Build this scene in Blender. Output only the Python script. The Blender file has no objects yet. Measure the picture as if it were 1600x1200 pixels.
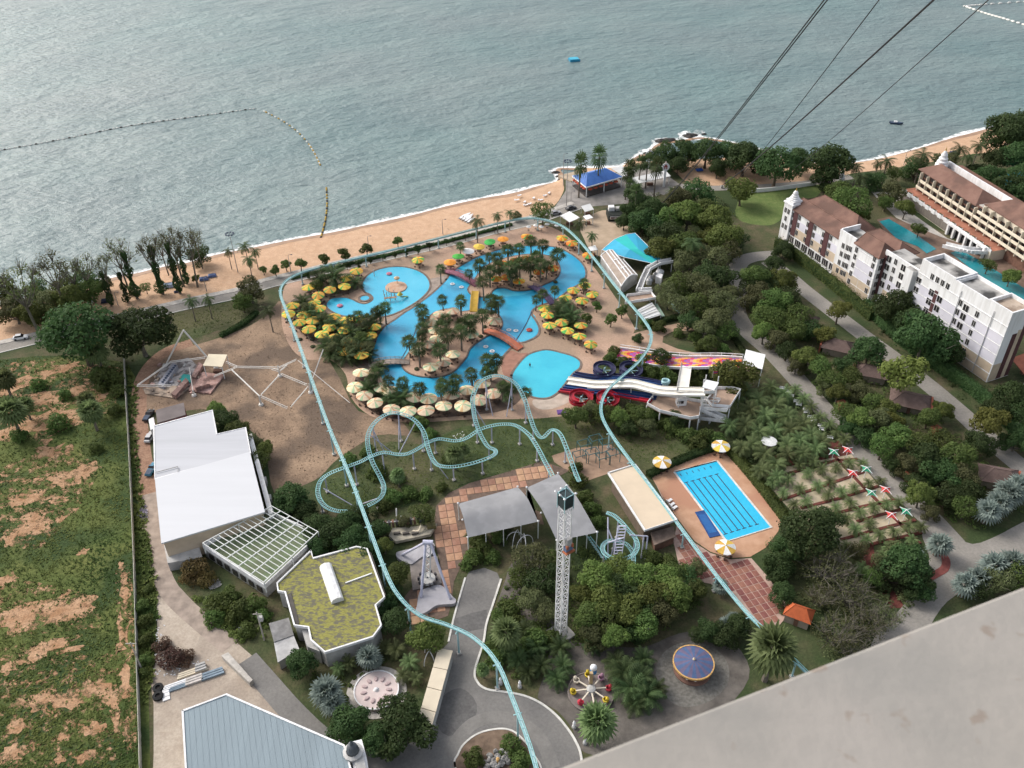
import bpy, math, random
from mathutils import Vector, Matrix
from mathutils.geometry import tessellate_polygon
rnd = random.Random(7)
scene = bpy.context.scene
COL = scene.collection
# ------------------------------------------------------------------ camera
CAM_H = 155.0; FPX = 1400.0; PITCH = math.radians(37.0); ROLL = math.radians(-0.7)
FWD = Vector((0, math.cos(PITCH), -math.sin(PITCH)))
_R = Vector((1, 0, 0)); _U = _R.cross(FWD)
RGT = _R*math.cos(ROLL) + _U*math.sin(ROLL)
UPV = -_R*math.sin(ROLL) + _U*math.cos(ROLL)
CAMP = Vector((0, 0, CAM_H))
cd = bpy.data.cameras.new('camera'); cam = bpy.data.objects.new('camera', cd); COL.objects.link(cam)
cam.matrix_world = Matrix((( RGT.x, UPV.x, -FWD.x, 0), (RGT.y, UPV.y, -FWD.y, 0), (RGT.z, UPV.z, -FWD.z, CAM_H), (0, 0, 0, 1)))
cd.sensor_width = 36.0; cd.sensor_fit = 'HORIZONTAL'; cd.lens = FPX/1600*36.0
cd.clip_start = 0.1; cd.clip_end = 20000
cd.dof.use_dof = True; cd.dof.focus_distance = 240.0; cd.dof.aperture_fstop = 7.0
scene.camera = cam
# ------------------------------------------------------------------ sky and sun (veiled late-afternoon light from the sea side)
SUN_EL = math.radians(40); SUN_AZ = math.radians(-58)       # azimuth from +Y towards +X
w = bpy.data.worlds.new('World'); scene.world = w; w.use_nodes = True
nt = w.node_tree; bg = nt.nodes['Background']
sky = nt.nodes.new('ShaderNodeTexSky'); sky.sky_type = 'NISHITA'; sky.sun_disc = False
sky.sun_elevation = SUN_EL; sky.sun_rotation = SUN_AZ
sky.air_density = 1.0; sky.dust_density = 4.0; sky.ozone_density = 1.0
hs = nt.nodes.new('ShaderNodeHueSaturation'); hs.inputs['Saturation'].default_value = 0.47
nt.links.new(sky.outputs[0], hs.inputs['Color']); nt.links.new(hs.outputs[0], bg.inputs['Color'])
bg.inputs['Strength'].default_value = 0.15
sl = bpy.data.lights.new('sun', 'SUN'); sun = bpy.data.objects.new('sun', sl); COL.objects.link(sun)
sl.energy = 1.25; sl.angle = math.radians(22); sl.color = (1.0, 0.97, 0.93)
sdir = Vector((math.sin(SUN_AZ)*math.cos(SUN_EL), math.cos(SUN_AZ)*math.cos(SUN_EL), math.sin(SUN_EL)))
sun.rotation_euler = sdir.to_track_quat('Z', 'Y').to_euler(); sun.location = sdir*300
vs = scene.view_settings
vs.view_transform = 'Standard'; vs.look = 'None'; vs.gamma = 1.0; vs.use_curve_mapping = False; vs.exposure = 0.58
scene.cycles.max_bounces = 5; scene.cycles.diffuse_bounces = 2; scene.cycles.glossy_bounces = 2
scene.cycles.transparent_max_bounces = 6
# ------------------------------------------------------------------ helpers
def G(px, py, z=0.0):
    """survey point: where the sight line of photo pixel (px,py) meets the level z"""
    d = FWD*FPX + RGT*(px-800) + UPV*(600-py)
    t = (z-CAM_H)/d.z
    return Vector((d.x*t, d.y*t, z))
def mpp(px, py, z=0.0):
    return (G(px, py, z)-CAMP).length/FPX
def XY(pts, z=0.0): return [G(x, y, z).to_2d() for x, y in pts]
def crom(pts, n=5, closed=False):
    """Catmull-Rom through points (any dimension)"""
    P = [Vector(p) for p in pts]; N = len(P); out = []
    for i in range(N if closed else N-1):
        if closed: a, b, c, d = P[i-1], P[i], P[(i+1) % N], P[(i+2) % N]
        else: a, b, c, d = P[max(i-1, 0)], P[i], P[i+1], P[min(i+2, N-1)]
        for k in range(n):
            t = k/n
            out.append(0.5*((2*b)+(c-a)*t+(2*a-5*b+4*c-d)*t*t+(3*b-a-3*c+d)*t*t*t))
    if not closed: out.append(P[-1])
    return out
class MB:
    def __init__(s): s.v = []; s.f = []; s.m = []
    def add(s, vs, fs, m=0):
        o = len(s.v); s.v += [tuple(p) for p in vs]
        for i, f in enumerate(fs): s.f.append([o+k for k in f]); s.m.append(m if not isinstance(m, (list, tuple)) else m[i])
        return s
    def box(s, c, size, rz=0.0, m=0, ax=None):
        hx, hy, hz = size[0]/2, size[1]/2, size[2]/2
        ca, sa = math.cos(rz), math.sin(rz)
        X = Vector((ca, sa, 0)); Y = Vector((-sa, ca, 0)); Z = Vector((0, 0, 1))
        if ax: X, Y, Z = ax
        c = Vector(c)
        vs = [c+X*(hx*i)+Y*(hy*j)+Z*(hz*k) for k in (-1, 1) for j in (-1, 1) for i in (-1, 1)]
        return s.add(vs, [(0, 2, 3, 1), (4, 5, 7, 6), (0, 1, 5, 4), (2, 6, 7, 3), (0, 4, 6, 2), (1, 3, 7, 5)], m)
    def bar(s, a, b, wd, ht=None, m=0):
        a, b = Vector(a), Vector(b); d = b-a; L = d.length
        if L < 1e-6: return s
        X = d/L; Y = Vector((0, 0, 1)).cross(X)
        if Y.length < 1e-3: Y = Vector((0, 1, 0))
        Y.normalize(); Z = X.cross(Y)
        return s.box((a+b)/2, (L, wd, ht or wd), m=m, ax=(X, Y, Z))
    def prism(s, poly, z0, z1, m=0, mt=None, bottom=False):
        n = len(poly); area = sum(poly[i-1][0]*poly[i][1]-poly[i][0]*poly[i-1][1] for i in range(n))
        P = list(poly) if area > 0 else list(poly)[::-1]
        vs = [(p[0], p[1], z0) for p in P]+[(p[0], p[1], z1) for p in P]
        fs = [(i, (i+1) % n, n+(i+1) % n, n+i) for i in range(n)]; ms = [m]*n
        tri = tessellate_polygon([[Vector((p[0], p[1], 0)) for p in P]])
        for t in tri:
            a, b, c = t
            cr = (P[b][0]-P[a][0])*(P[c][1]-P[a][1])-(P[b][1]-P[a][1])*(P[c][0]-P[a][0])
            if cr < 0: b, c = c, b
            fs.append((n+a, n+b, n+c)); ms.append(m if mt is None else mt)
            if bottom: fs.append((c, b, a)); ms.append(m)
        return s.add(vs, fs, ms)
    def sheet(s, poly, z, m=0):
        P = [Vector((p[0], p[1], 0)) for p in poly]
        fs = []
        for a, b, c in tessellate_polygon([P]):
            cr = (P[b]-P[a]).cross(P[c]-P[a]).z
            fs.append((a, b, c) if cr > 0 else (a, c, b))
        return s.add([(p.x, p.y, z) for p in P], fs, m)
    def tube(s, pts, r, n=6, m=0, caps=True):
        P = [Vector(p) for p in pts]; N = len(P); R = r if isinstance(r, (list, tuple)) else [r]*N
        vs = []; fs = []
        for i, p in enumerate(P):
            d = (P[min(i+1, N-1)]-P[max(i-1, 0)]); d = d.normalized() if d.length > 1e-9 else Vector((0, 0, 1))
            up = Vector((0, 0, 1)) if abs(d.z) < 0.95 else Vector((0, 1, 0))
            a = d.cross(up).normalized(); b = d.cross(a)
            for k in range(n):
                t = 2*math.pi*k/n; vs.append(p+a*(R[i]*math.cos(t))+b*(R[i]*math.sin(t)))
        for i in range(N-1):
            for k in range(n):
                fs.append((i*n+k, (i+1)*n+k, (i+1)*n+(k+1) % n, i*n+(k+1) % n))
        if caps: fs.append(tuple(range(n))); fs.append(tuple((N-1)*n+k for k in range(n))[::-1])
        return s.add(vs, fs, m)
    def lathe(s, c, prof, n=16, m=0, mseg=None):
        """prof: list of (r,z); mseg: material per segment around"""
        c = Vector(c); vs = []; fs = []; ms = []
        for r, z in prof:
            for k in range(n):
                t = 2*math.pi*k/n; vs.append((c.x+r*math.cos(t), c.y+r*math.sin(t), c.z+z))
        for i in range(len(prof)-1):
            for k in range(n):
                fs.append((i*n+k, i*n+(k+1) % n, (i+1)*n+(k+1) % n, (i+1)*n+k))
                ms.append(mseg[k % len(mseg)] if mseg else m)
        return s.add(vs, fs, ms)
    def ribbon(s, path, wl, wr, z0, z1=None, m=0):
        """strip along a 2D path, wl metres to the left and wr to the right; thick when z1 is given"""
        P = [Vector((p[0], p[1])) for p in path]; N = len(P); L = []; R = []
        for i in range(N):
            d = (P[min(i+1, N-1)]-P[max(i-1, 0)]).normalized(); nrm = Vector((-d.y, d.x))
            L.append(P[i]+nrm*wl); R.append(P[i]-nrm*wr)
        if z1 is None:
            vs = [(p.x, p.y, z0) for p in L]+[(p.x, p.y, z0) for p in R]
            return s.add(vs, [(i, N+i, N+i+1, i+1) for i in range(N-1)], m)
        vs = [(p.x, p.y, z) for z in (z0, z1) for p in L]+[(p.x, p.y, z) for z in (z0, z1) for p in R]
        fs = []
        for i in range(N-1):
            fs += [(N+i, 3*N+i, 3*N+i+1, N+i+1), (i, N+i, N+i+1, i+1), (2*N+i, 2*N+i+1, 3*N+i+1, 3*N+i)]
        fs += [(0, 2*N, 3*N, N), (N-1, 2*N-1, 4*N-1, 3*N-1)]
        return s.add(vs, fs, m)
    def mesh(s, name, mats, smooth=False, off=None):
        me = bpy.data.meshes.new(name)
        v = s.v if off is None else [(a-off[0], b-off[1], c-off[2]) for a, b, c in s.v]
        me.from_pydata(v, [], s.f)
        for mm in (mats if isinstance(mats, (list, tuple)) else [mats]): me.materials.append(mm)
        if any(s.m): me.polygons.foreach_set('material_index', s.m)
        if smooth: me.polygons.foreach_set('use_smooth', [True]*len(me.polygons))
        me.update(); return me
    def build(s, name, mats, parent=None, smooth=False, local=False, **k):
        off = None if (parent is None or local) else WLOC[parent.name]
        o = bpy.data.objects.new(name, s.mesh(name, mats, smooth, off)); COL.objects.link(o)
        if parent is not None:
            o.parent = parent; WLOC[o.name] = WLOC[parent.name]
        else: WLOC[o.name] = Vector((0, 0, 0))
        tag(o, **k); return o
WLOC = {}
def tag(o, label=None, cat=None, group=None, kind=None):
    if label: o['label'] = label
    if cat: o['category'] = cat
    if group: o['group'] = group
    if kind: o['kind'] = kind
    return o
def thing(name, label, cat, loc=(0, 0, 0), rz=0.0, group=None):
    o = bpy.data.objects.new(name, None); COL.objects.link(o)
    o.location = loc; o.rotation_euler = (0, 0, rz); o.empty_display_size = 0.3
    WLOC[o.name] = Vector(loc)
    return tag(o, label, cat, group)
def part(name, me, parent, loc=(0, 0, 0), rz=0.0, scale=None, kind=None):
    o = bpy.data.objects.new(name, me); COL.objects.link(o); o.parent = parent
    o.location = loc; o.rotation_euler = (0, 0, rz)
    if scale is not None: o.scale = scale
    if kind: o['kind'] = kind
    return o
def copy_tree(o, parent=None):
    c = o.copy(); COL.objects.link(c); c.parent = parent
    for ch in KIDS.get(o.name, ()): copy_tree(ch, c)
    return c
KIDS = {}
def reg(root):
    allo = [x for x in COL.objects if x.parent is root]
    KIDS[root.name] = allo
    for a in allo: KIDS[a.name] = [x for x in COL.objects if x.parent is a]
ORD = ['leftmost', 'second', 'third', 'fourth', 'fifth', 'sixth', 'seventh', 'eighth', 'ninth', 'tenth', 'eleventh', 'twelfth', 'thirteenth', 'fourteenth', 'fifteenth', 'sixteenth', 'seventeenth', 'eighteenth', 'nineteenth', 'twentieth']
def ordl(i, n):
    if n == 1: return ''
    if i == 0: return ', leftmost'
    if i == n-1: return ', rightmost'
    if i < 20: return ', %s from left' % ORD[i]
    k = n-1-i
    return ', %s from right' % ORD[k] if k < 20 else ', one of the middle ones'
# ------------------------------------------------------------------ materials
MATS = {}
def M(name, col, rough=0.8, var=0.18, scale=0.6, col2=None, bump=0.0, bscale=None, spec=0.3, metal=0.0, rand=0.0, lo=0.35, hi=0.65, detail=5.0, stretch=None, col3=None, scale3=0.05, emit=None, fine=0.0):
    if name in MATS: return MATS[name]
    m = bpy.data.materials.new(name); m.use_nodes = True; MATS[name] = m
    t = m.node_tree; N = t.nodes; L = t.links; b = N['Principled BSDF']
    b.inputs['Roughness'].default_value = rough; b.inputs['Specular IOR Level'].default_value = spec; b.inputs['Metallic'].default_value = metal
    tc = N.new('ShaderNodeTexCoord'); src = tc.outputs['Object']
    if stretch:
        mp = N.new('ShaderNodeMapping'); L.new(src, mp.inputs['Vector']); mp.inputs['Scale'].default_value = stretch[:3]
        mp.inputs['Rotation'].default_value = (0, 0, stretch[3] if len(stretch) > 3 else 0); src = mp.outputs[0]
    nz = N.new('ShaderNodeTexNoise'); nz.inputs['Scale'].default_value = scale; nz.inputs['Detail'].default_value = detail; nz.inputs['Roughness'].default_value = 0.6
    L.new(src, nz.inputs['Vector'])
    rp = N.new('ShaderNodeValToRGB'); L.new(nz.outputs['Fac'], rp.inputs['Fac'])
    e = rp.color_ramp.elements; e[0].position = lo; e[1].position = hi
    c2 = col2 or [min(1, c*(1+var)) for c in col]; c1 = col if col2 else [c*(1-var) for c in col]
    e[0].color = (*c1, 1); e[1].color = (*c2, 1)
    out = rp.outputs['Color']
    if col3:
        n3 = N.new('ShaderNodeTexNoise'); n3.inputs['Scale'].default_value = scale3; n3.inputs['Detail'].default_value = 6; L.new(src, n3.inputs['Vector'])
        r3 = N.new('ShaderNodeValToRGB'); r3.color_ramp.elements[0].position = 0.46; r3.color_ramp.elements[1].position = 0.58; L.new(n3.outputs['Fac'], r3.inputs['Fac'])
        mx = N.new('ShaderNodeMixRGB'); L.new(r3.outputs['Color'], mx.inputs['Fac']); L.new(out, mx.inputs['Color1']); mx.inputs['Color2'].default_value = (*col3, 1); out = mx.outputs[0]
    if fine:
        fn = N.new('ShaderNodeTexNoise'); fn.inputs['Scale'].default_value = 1.6; fn.inputs['Detail'].default_value = 8; fn.inputs['Roughness'].default_value = 0.75; L.new(src, fn.inputs['Vector'])
        fm_ = N.new('ShaderNodeMapRange'); fm_.inputs['From Min'].default_value = 0.3; fm_.inputs['From Max'].default_value = 0.7; fm_.inputs['To Min'].default_value = 1-fine; fm_.inputs['To Max'].default_value = 1+fine; L.new(fn.outputs['Fac'], fm_.inputs['Value'])
        mf_ = N.new('ShaderNodeMixRGB'); mf_.blend_type = 'MULTIPLY'; mf_.inputs['Fac'].default_value = 1; L.new(out, mf_.inputs['Color1']); L.new(fm_.outputs[0], mf_.inputs['Color2']); out = mf_.outputs[0]
    if rand:
        oi = N.new('ShaderNodeObjectInfo'); hv = N.new('ShaderNodeHueSaturation')
        mr = N.new('ShaderNodeMapRange'); mr.inputs['To Min'].default_value = 1-rand; mr.inputs['To Max'].default_value = 1+rand; L.new(oi.outputs['Random'], mr.inputs['Value'])
        mh = N.new('ShaderNodeMapRange'); mh.inputs['To Min'].default_value = 0.5-rand*0.09; mh.inputs['To Max'].default_value = 0.5+rand*0.06; L.new(oi.outputs['Random'], mh.inputs['Value'])
        L.new(mr.outputs[0], hv.inputs['Value']); L.new(mh.outputs[0], hv.inputs['Hue']); L.new(out, hv.inputs['Color']); out = hv.outputs[0]
    L.new(out, b.inputs['Base Color'])
    if bump:
        bn = N.new('ShaderNodeTexNoise'); bn.inputs['Scale'].default_value = bscale or scale*4; bn.inputs['Detail'].default_value = 4; L.new(src, bn.inputs['Vector'])
        bp = N.new('ShaderNodeBump'); bp.inputs['Strength'].default_value = bump; bp.inputs['Distance'].default_value = 0.3; L.new(bn.outputs['Fac'], bp.inputs['Height']); L.new(bp.outputs[0], b.inputs['Normal'])
    if emit:
        b.inputs['Emission Color'].default_value = (*emit[0], 1); b.inputs['Emission Strength'].default_value = emit[1]
    return m
def sheet(name, pts, z, mat, smooth=0, px=True, kind='structure', **k):
    P = XY(pts, z) if px else [Vector(p) for p in pts]
    if smooth: P = crom(P, smooth, True)
    return MB().sheet(P, z, 0).build(name, mat, kind=kind, **k)
def road(name, pts, wd, z, mat, px=True, n=5, kind='structure', thick=None, **k):
    P = crom(XY(pts, z) if px else pts, n)
    return MB().ribbon(P, wd/2, wd/2, z if thick is None else z-thick, None if thick is None else z).build(name, mat, kind=kind, **k)
# ------------------------------------------------------------------ ground, beach, sea
mGround = M('soil_and_weeds', (0.065, 0.075, 0.03), 0.95, scale=0.25, col2=(0.14, 0.105, 0.065), bump=0.6, bscale=1.5, col3=(0.04, 0.06, 0.02), scale3=0.04, lo=0.4, hi=0.75, fine=0.35)
mLawn = M('lawn_grass', (0.04, 0.062, 0.02), 0.95, scale=0.5, col2=(0.075, 0.095, 0.035), bump=0.5, bscale=4, col3=(0.10, 0.095, 0.045), scale3=0.03, fine=0.35)
mLawn2 = M('light_lawn', (0.10, 0.15, 0.04), 0.95, scale=0.35, col2=(0.15, 0.19, 0.06), bump=0.4, bscale=4, fine=0.25)
mField = M('field_grass', (0.06, 0.092, 0.02), 0.95, scale=0.11, col2=(0.135, 0.145, 0.04), bump=1.0, bscale=1.4, lo=0.3, hi=0.75, col3=(0.035, 0.06, 0.016), scale3=0.07, fine=0.35)
mDirt = M('bare_dirt', (0.17, 0.115, 0.078), 0.95, scale=0.10, col2=(0.36, 0.25, 0.165), bump=0.4, bscale=2, col3=(0.14, 0.10, 0.072), scale3=0.07, lo=0.32, hi=0.68, detail=7, fine=0.20)
mRedDirt = M('red_track', (0.26, 0.15, 0.10), 0.95, scale=0.4, col2=(0.34, 0.21, 0.14), bump=0.3, bscale=3, fine=0.30)
mSand = M('beach_sand', (0.47, 0.295, 0.18), 0.95, scale=0.35, col2=(0.57, 0.38, 0.25), detail=9, bump=0.6, bscale=2.2, lo=0.3, hi=0.7, fine=0.16)
mPale = M('pale_yard', (0.37, 0.305, 0.24), 0.95, scale=0.25, col2=(0.47, 0.40, 0.325), bump=0.3, bscale=2, col3=(0.31, 0.255, 0.205), scale3=0.06, fine=0.20)
mAsph = M('asphalt', (0.155, 0.148, 0.14), 0.9, scale=0.12, col2=(0.21, 0.20, 0.185), bump=0.15, bscale=6, lo=0.3, hi=0.7, fine=0.20)
mAsph2 = M('pale_asphalt', (0.22, 0.205, 0.18), 0.9, scale=0.12, col2=(0.30, 0.275, 0.245), bump=0.15, bscale=6, lo=0.3, hi=0.7, fine=0.20)
mConc = M('concrete', (0.42, 0.39, 0.35), 0.9, var=0.2, scale=0.5, bump=0.2, bscale=5, fine=0.20)
mKerb = M('kerb_white', (0.62, 0.60, 0.55), 0.85, var=0.15, scale=0.8)
mDeck = M('pool_deck', (0.40, 0.265, 0.185), 0.9, scale=0.10, col2=(0.50, 0.335, 0.245), bump=0.25, bscale=4, lo=0.35, hi=0.7, col3=(0.33, 0.235, 0.165), scale3=0.035, fine=0.20)
mRock = M('wet_rock', (0.05, 0.044, 0.04), 0.8, var=0.4, scale=0.8, bump=0.8, bscale=2)
shore = [(-420, 560), (-200, 515), (-60, 487), (25, 470), (85, 455), (155, 438), (180, 432), (210, 427), (252, 417), (295, 409), (340, 397), (400, 385), (450, 375), (505, 365), (550, 356), (600, 345), (650, 334), (700, 321), (750, 310), (800, 301), (837, 291), (872, 281), (867, 264), (900, 262), (960, 261), (980, 254), (995, 243), (1012, 237), (1030, 222), (1065, 218), (1085, 214), (1110, 216), (1160, 226), (1230, 246), (1290, 256), (1347, 252), (1395, 242), (1440, 230), (1487, 215), (1525, 205), (1560, 195), (1650, 165), (1800, 118), (2100, 40)]
inner = [(-420, 640), (-200, 578), (0, 532), (75, 514), (170, 495), (235, 481), (300, 468), (375, 450), (415, 438), (480, 421), (550, 404), (625, 388), (700, 371), (775, 351), (830, 338), (865, 322), (880, 300), (881, 286), (882, 275), (905, 271), (960, 269), (985, 262), (1000, 257), (1020, 254), (1050, 265), (1075, 285), (1115, 290), (1150, 288), (1200, 289), (1270, 281), (1340, 270), (1400, 262), (1450, 254), (1520, 241), (1560, 236), (1600, 222), (1700, 190), (1850, 150), (2100, 90)]
def resample(P, n):
    D = [0]
    for i in range(1, len(P)): D.append(D[-1]+(P[i]-P[i-1]).length)
    out = []; j = 0
    for k in range(n):
        t = D[-1]*k/(n-1)
        while j < len(P)-2 and D[j+1] < t: j += 1
        f = (t-D[j])/max(1e-9, D[j+1]-D[j]); out.append(P[j].lerp(P[j+1], min(1, f)))
    return out
SEA = -1.0
shW = crom(XY(shore, SEA), 5); inW = crom(XY(inner, 0.0), 5)
land = [p for p in inW]+[Vector((900, 300)), Vector((900, -500)), Vector((-900, -500)), Vector((-900, 100))]
MB().sheet(land, 0.0).build('ground', mGround, kind='structure')
NB = 260; A_ = resample(inW, NB); B_ = []
# the waterline point facing each inner point
def nearest_on(P, q):
    best = None
    for i in range(len(P)-1):
        a, b = P[i], P[i+1]; ab = b-a; t = max(0, min(1, (q-a).dot(ab)/max(1e-9, ab.length_squared))); c = a+ab*t
        d = (c-q).length
        if best is None or d < best[0]: best = (d, c)
    return best[1]
B_ = [nearest_on(shW, a) for a in A_]
bm = MB(); vs_ = []
for a, b in zip(A_, B_):
    o = (b-a); o = o.normalized() if o.length > 0.01 else Vector((0, 1)); 
    vs_ += [(a.x-o.x*0.6, a.y-o.y*0.6, -0.02), (a.x*.6+b.x*.4, a.y*.6+b.y*.4, -0.25), (b.x, b.y, SEA), (b.x+o.x*25, b.y+o.y*25, SEA-3)]
bm.add(vs_, [(4*i+k, 4*i+k+1, 4*i+k+5, 4*i+k+4) for i in range(NB-1) for k in range(3)])
bm.build('beach', mSand, smooth=True, kind='structure')
# sea
ms = bpy.data.materials.new('sea_water'); ms.use_nodes = True; t_ = ms.node_tree; N_ = t_.nodes; L_ = t_.links; b_ = N_['Principled BSDF']
tc_ = N_.new('ShaderNodeTexCoord')
def nnode(scale, sx, sy, rot, detail=4, rough=0.55):
    mp = N_.new('ShaderNodeMapping'); mp.vector_type = 'POINT'
    vr = N_.new('ShaderNodeVectorRotate'); vr.rotation_type = 'Z_AXIS'; vr.inputs['Angle'].default_value = rot
    L_.new(tc_.outputs['Object'], vr.inputs['Vector']); L_.new(vr.outputs[0], mp.inputs['Vector']); mp.inputs['Scale'].default_value = (sx, sy, 1)
    n = N_.new('ShaderNodeTexNoise'); n.inputs['Scale'].default_value = scale; n.inputs['Detail'].default_value = detail; n.inputs['Roughness'].default_value = rough
    L_.new(mp.outputs[0], n.inputs['Vector']); return n
WROT = -0.10
na = nnode(0.40, 0.5, 1.0, WROT, 5, 0.58); nb = nnode(0.07, 0.5, 1.0, WROT-0.25, 2); nc = nnode(0.008, 1, 1, 0, 3); ng = nnode(0.02, 0.5, 1.0, WROT, 4)
ad = N_.new('ShaderNodeMath'); ad.operation = 'MULTIPLY_ADD'; L_.new(nb.outputs['Fac'], ad.inputs[0]); ad.inputs[1].default_value = 1.6; L_.new(na.outputs['Fac'], ad.inputs[2])
bp_ = N_.new('ShaderNodeBump'); bp_.inputs['Strength'].default_value = 1.0; bp_.inputs['Distance'].default_value = 1.9; L_.new(ad.outputs[0], bp_.inputs['Height']); L_.new(bp_.outputs[0], b_.inputs['Normal'])
r1 = N_.new('ShaderNodeValToRGB'); L_.new(nc.outputs['Fac'], r1.inputs['Fac'])
e = r1.color_ramp.elements; e[0].position = 0.36; e[0].color = (0.132, 0.215, 0.215, 1); e[1].position = 0.64; e[1].color = (0.172, 0.226, 0.226, 1)
mxs = N_.new('ShaderNodeMixRGB'); mxs.blend_type = 'MULTIPLY'; mxs.inputs['Fac'].default_value = 1
r2 = N_.new('ShaderNodeValToRGB'); L_.new(ng.outputs['Fac'], r2.inputs['Fac']); r2.color_ramp.elements[0].position = 0.3; r2.color_ramp.elements[1].position = 0.7
r2.color_ramp.elements[0].color = (0.80, 0.84, 0.85, 1); r2.color_ramp.elements[1].color = (1.12, 1.08, 1.05, 1)
L_.new(r1.outputs[0], mxs.inputs['Color1']); L_.new(r2.outputs[0], mxs.inputs['Color2']); L_.new(mxs.outputs[0], b_.inputs['Base Color'])
b_.inputs['Roughness'].default_value = 0.30; b_.inputs['IOR'].default_value = 1.33; b_.inputs['Specular IOR Level'].default_value = 0.9
MB().add([(-9000, -400, SEA), (9000, -400, SEA), (9000, 16000, SEA), (-9000, 16000, SEA)], [(0, 1, 2, 3)]).build('sea', ms, kind='structure')
# surf: thin broken foam along the waterline
mf = bpy.data.materials.new('surf_foam'); mf.use_nodes = True; t2 = mf.node_tree; b2 = t2.nodes['Principled BSDF']; b2.inputs['Base Color'].default_value = (0.85, 0.86, 0.84, 1); b2.inputs['Roughness'].default_value = 0.9
tc2 = t2.nodes.new('ShaderNodeTexCoord'); n2 = t2.nodes.new('ShaderNodeTexNoise'); n2.inputs['Scale'].default_value = 0.45; n2.inputs['Detail'].default_value = 6; n2.inputs['Roughness'].default_value = 0.7; t2.links.new(tc2.outputs['Object'], n2.inputs['Vector'])
rr2 = t2.nodes.new('ShaderNodeValToRGB'); rr2.color_ramp.elements[0].position = 0.42; rr2.color_ramp.elements[1].position = 0.58; t2.links.new(n2.outputs['Fac'], rr2.inputs['Fac']); t2.links.new(rr2.outputs['Color'], b2.inputs['Alpha'])
mf2 = mf.copy(); mf2.name = 'thick_foam'
for nd in mf2.node_tree.nodes:
    if nd.type == 'VALTORGB': nd.color_ramp.elements[0].position = 0.22; nd.color_ramp.elements[1].position = 0.5
rs = random.Random(3)
Q = resample(shW, 420); fm = MB()
wob = [0.9+0.9*abs(math.sin(i*0.13)+0.6*math.sin(i*0.37+1))+0.4*rs.random() for i in range(420)]
for nm, o0, o1, z, mt in (('surf_foam', -0.25, 0.5, SEA+0.03, mf2), ('surf_wash', 0.4, 1.0, SEA+0.02, mf)):
    fm = MB(); vv = []
    for i, p in enumerate(Q):
        d = (Q[min(i+1, 419)]-Q[max(i-1, 0)]).normalized(); nr = Vector((-d.y, d.x))
        a = p+nr*(o0*wob[i]); b = p+nr*(o1*wob[i]); vv += [(a.x, a.y, z+0.05), (b.x, b.y, z)]
    fm.add(vv, [(2*i, 2*i+2, 2*i+3, 2*i+1) for i in range(419)]).build(nm, mt, kind='stuff')
wv = []
for i, p in enumerate(Q):
    d = (Q[min(i+1, 419)]-Q[max(i-1, 0)]).normalized(); nr = Vector((-d.y, d.x)); k = 1.2+0.9*wob[i]
    a = p-nr*k; b = p+nr*0.3; wv += [(a.x, a.y, SEA+0.05*k+0.05), (b.x, b.y, SEA+0.02)]
mWet = M('wet_sand', (0.34, 0.21, 0.13), 0.5, var=0.15, scale=0.3)
MB().add(wv, [(2*i, 2*i+2, 2*i+3, 2*i+1) for i in range(419)]).build('wet_sand', mWet, kind='structure')
for cx, cy, rx in ((866, 268, 9), (1035, 222, 16), (1078, 213, 18), (1008, 238, 10), (1092, 207, 8)):
    c = G(cx, cy, SEA); P = [(c.x+rx*0.30*(0.8+0.4*rs.random())*math.cos(a*0.524), c.y+rx*0.34*(0.8+0.4*rs.random())*math.sin(a*0.524)) for a in range(12)]
    MB().sheet(crom(P, 3, True), SEA+0.08).build('breaking_foam', mf, kind='stuff')
# coastal rocks
def rock(c, sx, sy, sz, mb, seed):
    r = random.Random(seed); vs = []; n = 9
    for k, (rr, z) in enumerate(((1, -0.3), (0.95, 0.3), (0.6, 0.75), (0.2, 1.0))):
        for i in range(n):
            a = 2*math.pi*i/n; q = rr*(0.75+0.5*r.random()); vs.append((c[0]+sx*q*math.cos(a), c[1]+sy*q*math.sin(a), c[2]+sz*z*(0.8+0.4*r.random())))
    fs = [(k*n+i, k*n+(i+1) % n, (k+1)*n+(i+1) % n, (k+1)*n+i) for k in range(3) for i in range(n)]+[tuple(3*n+i for i in range(n))]
    mb.add(vs, fs)
rk = [(868, 270, 2.2), (872, 276, 1.6), (874, 282, 1.4), (1032, 221, 3.2), (1042, 220, 3.4), (1050, 219, 2.5), (1076, 213, 3.6), (1083, 212, 2.8), (1010, 240, 2.0), (1100, 210, 1.6)]
for i, (x, y, s) in enumerate(rk):
    mb = MB(); c = G(x, y, SEA); rock(c, s*0.8, s*0.6, s*0.35, mb, i)
    mb.build('shore_rock', mRock, label='dark wet rock in the surf off the point'+ordl(i if i < 3 else i, len(rk)), cat='rock', group='rocks at the point')
# land zones
sheet('lawn', [(258, 497), (330, 478), (402, 461), (402, 485), (375, 503), (330, 520), (272, 540), (258, 525)], 0.02, mLawn)
sheet('dirt_field', [(262, 548), (300, 540), (345, 527), (392, 508), (420, 488), (440, 470), (446, 520), (470, 556), (506, 556), (530, 590), (560, 642), (620, 655), (640, 680), (590, 680), (530, 715), (500, 745), (470, 760), (430, 775), (414, 700), (400, 680), (340, 640), (245, 645), (222, 622), (232, 578)], 0.02, mDirt, smooth=3)
sheet('coaster_lawn', [(515, 735), (560, 712), (610, 690), (660, 694), (720, 668), (800, 660), (870, 690), (890, 705), (860, 722), (735, 752), (700, 770), (640, 790), (560, 803), (505, 790)], 0.03, mLawn, smooth=3)
sheet('slide_lawn', [(800, 655), (860, 652), (925, 650), (960, 670), (1080, 672), (1100, 698), (1040, 728), (1020, 738), (985, 722), (960, 690), (900, 690), (860, 680)], 0.03, mLawn, smooth=3)
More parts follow.
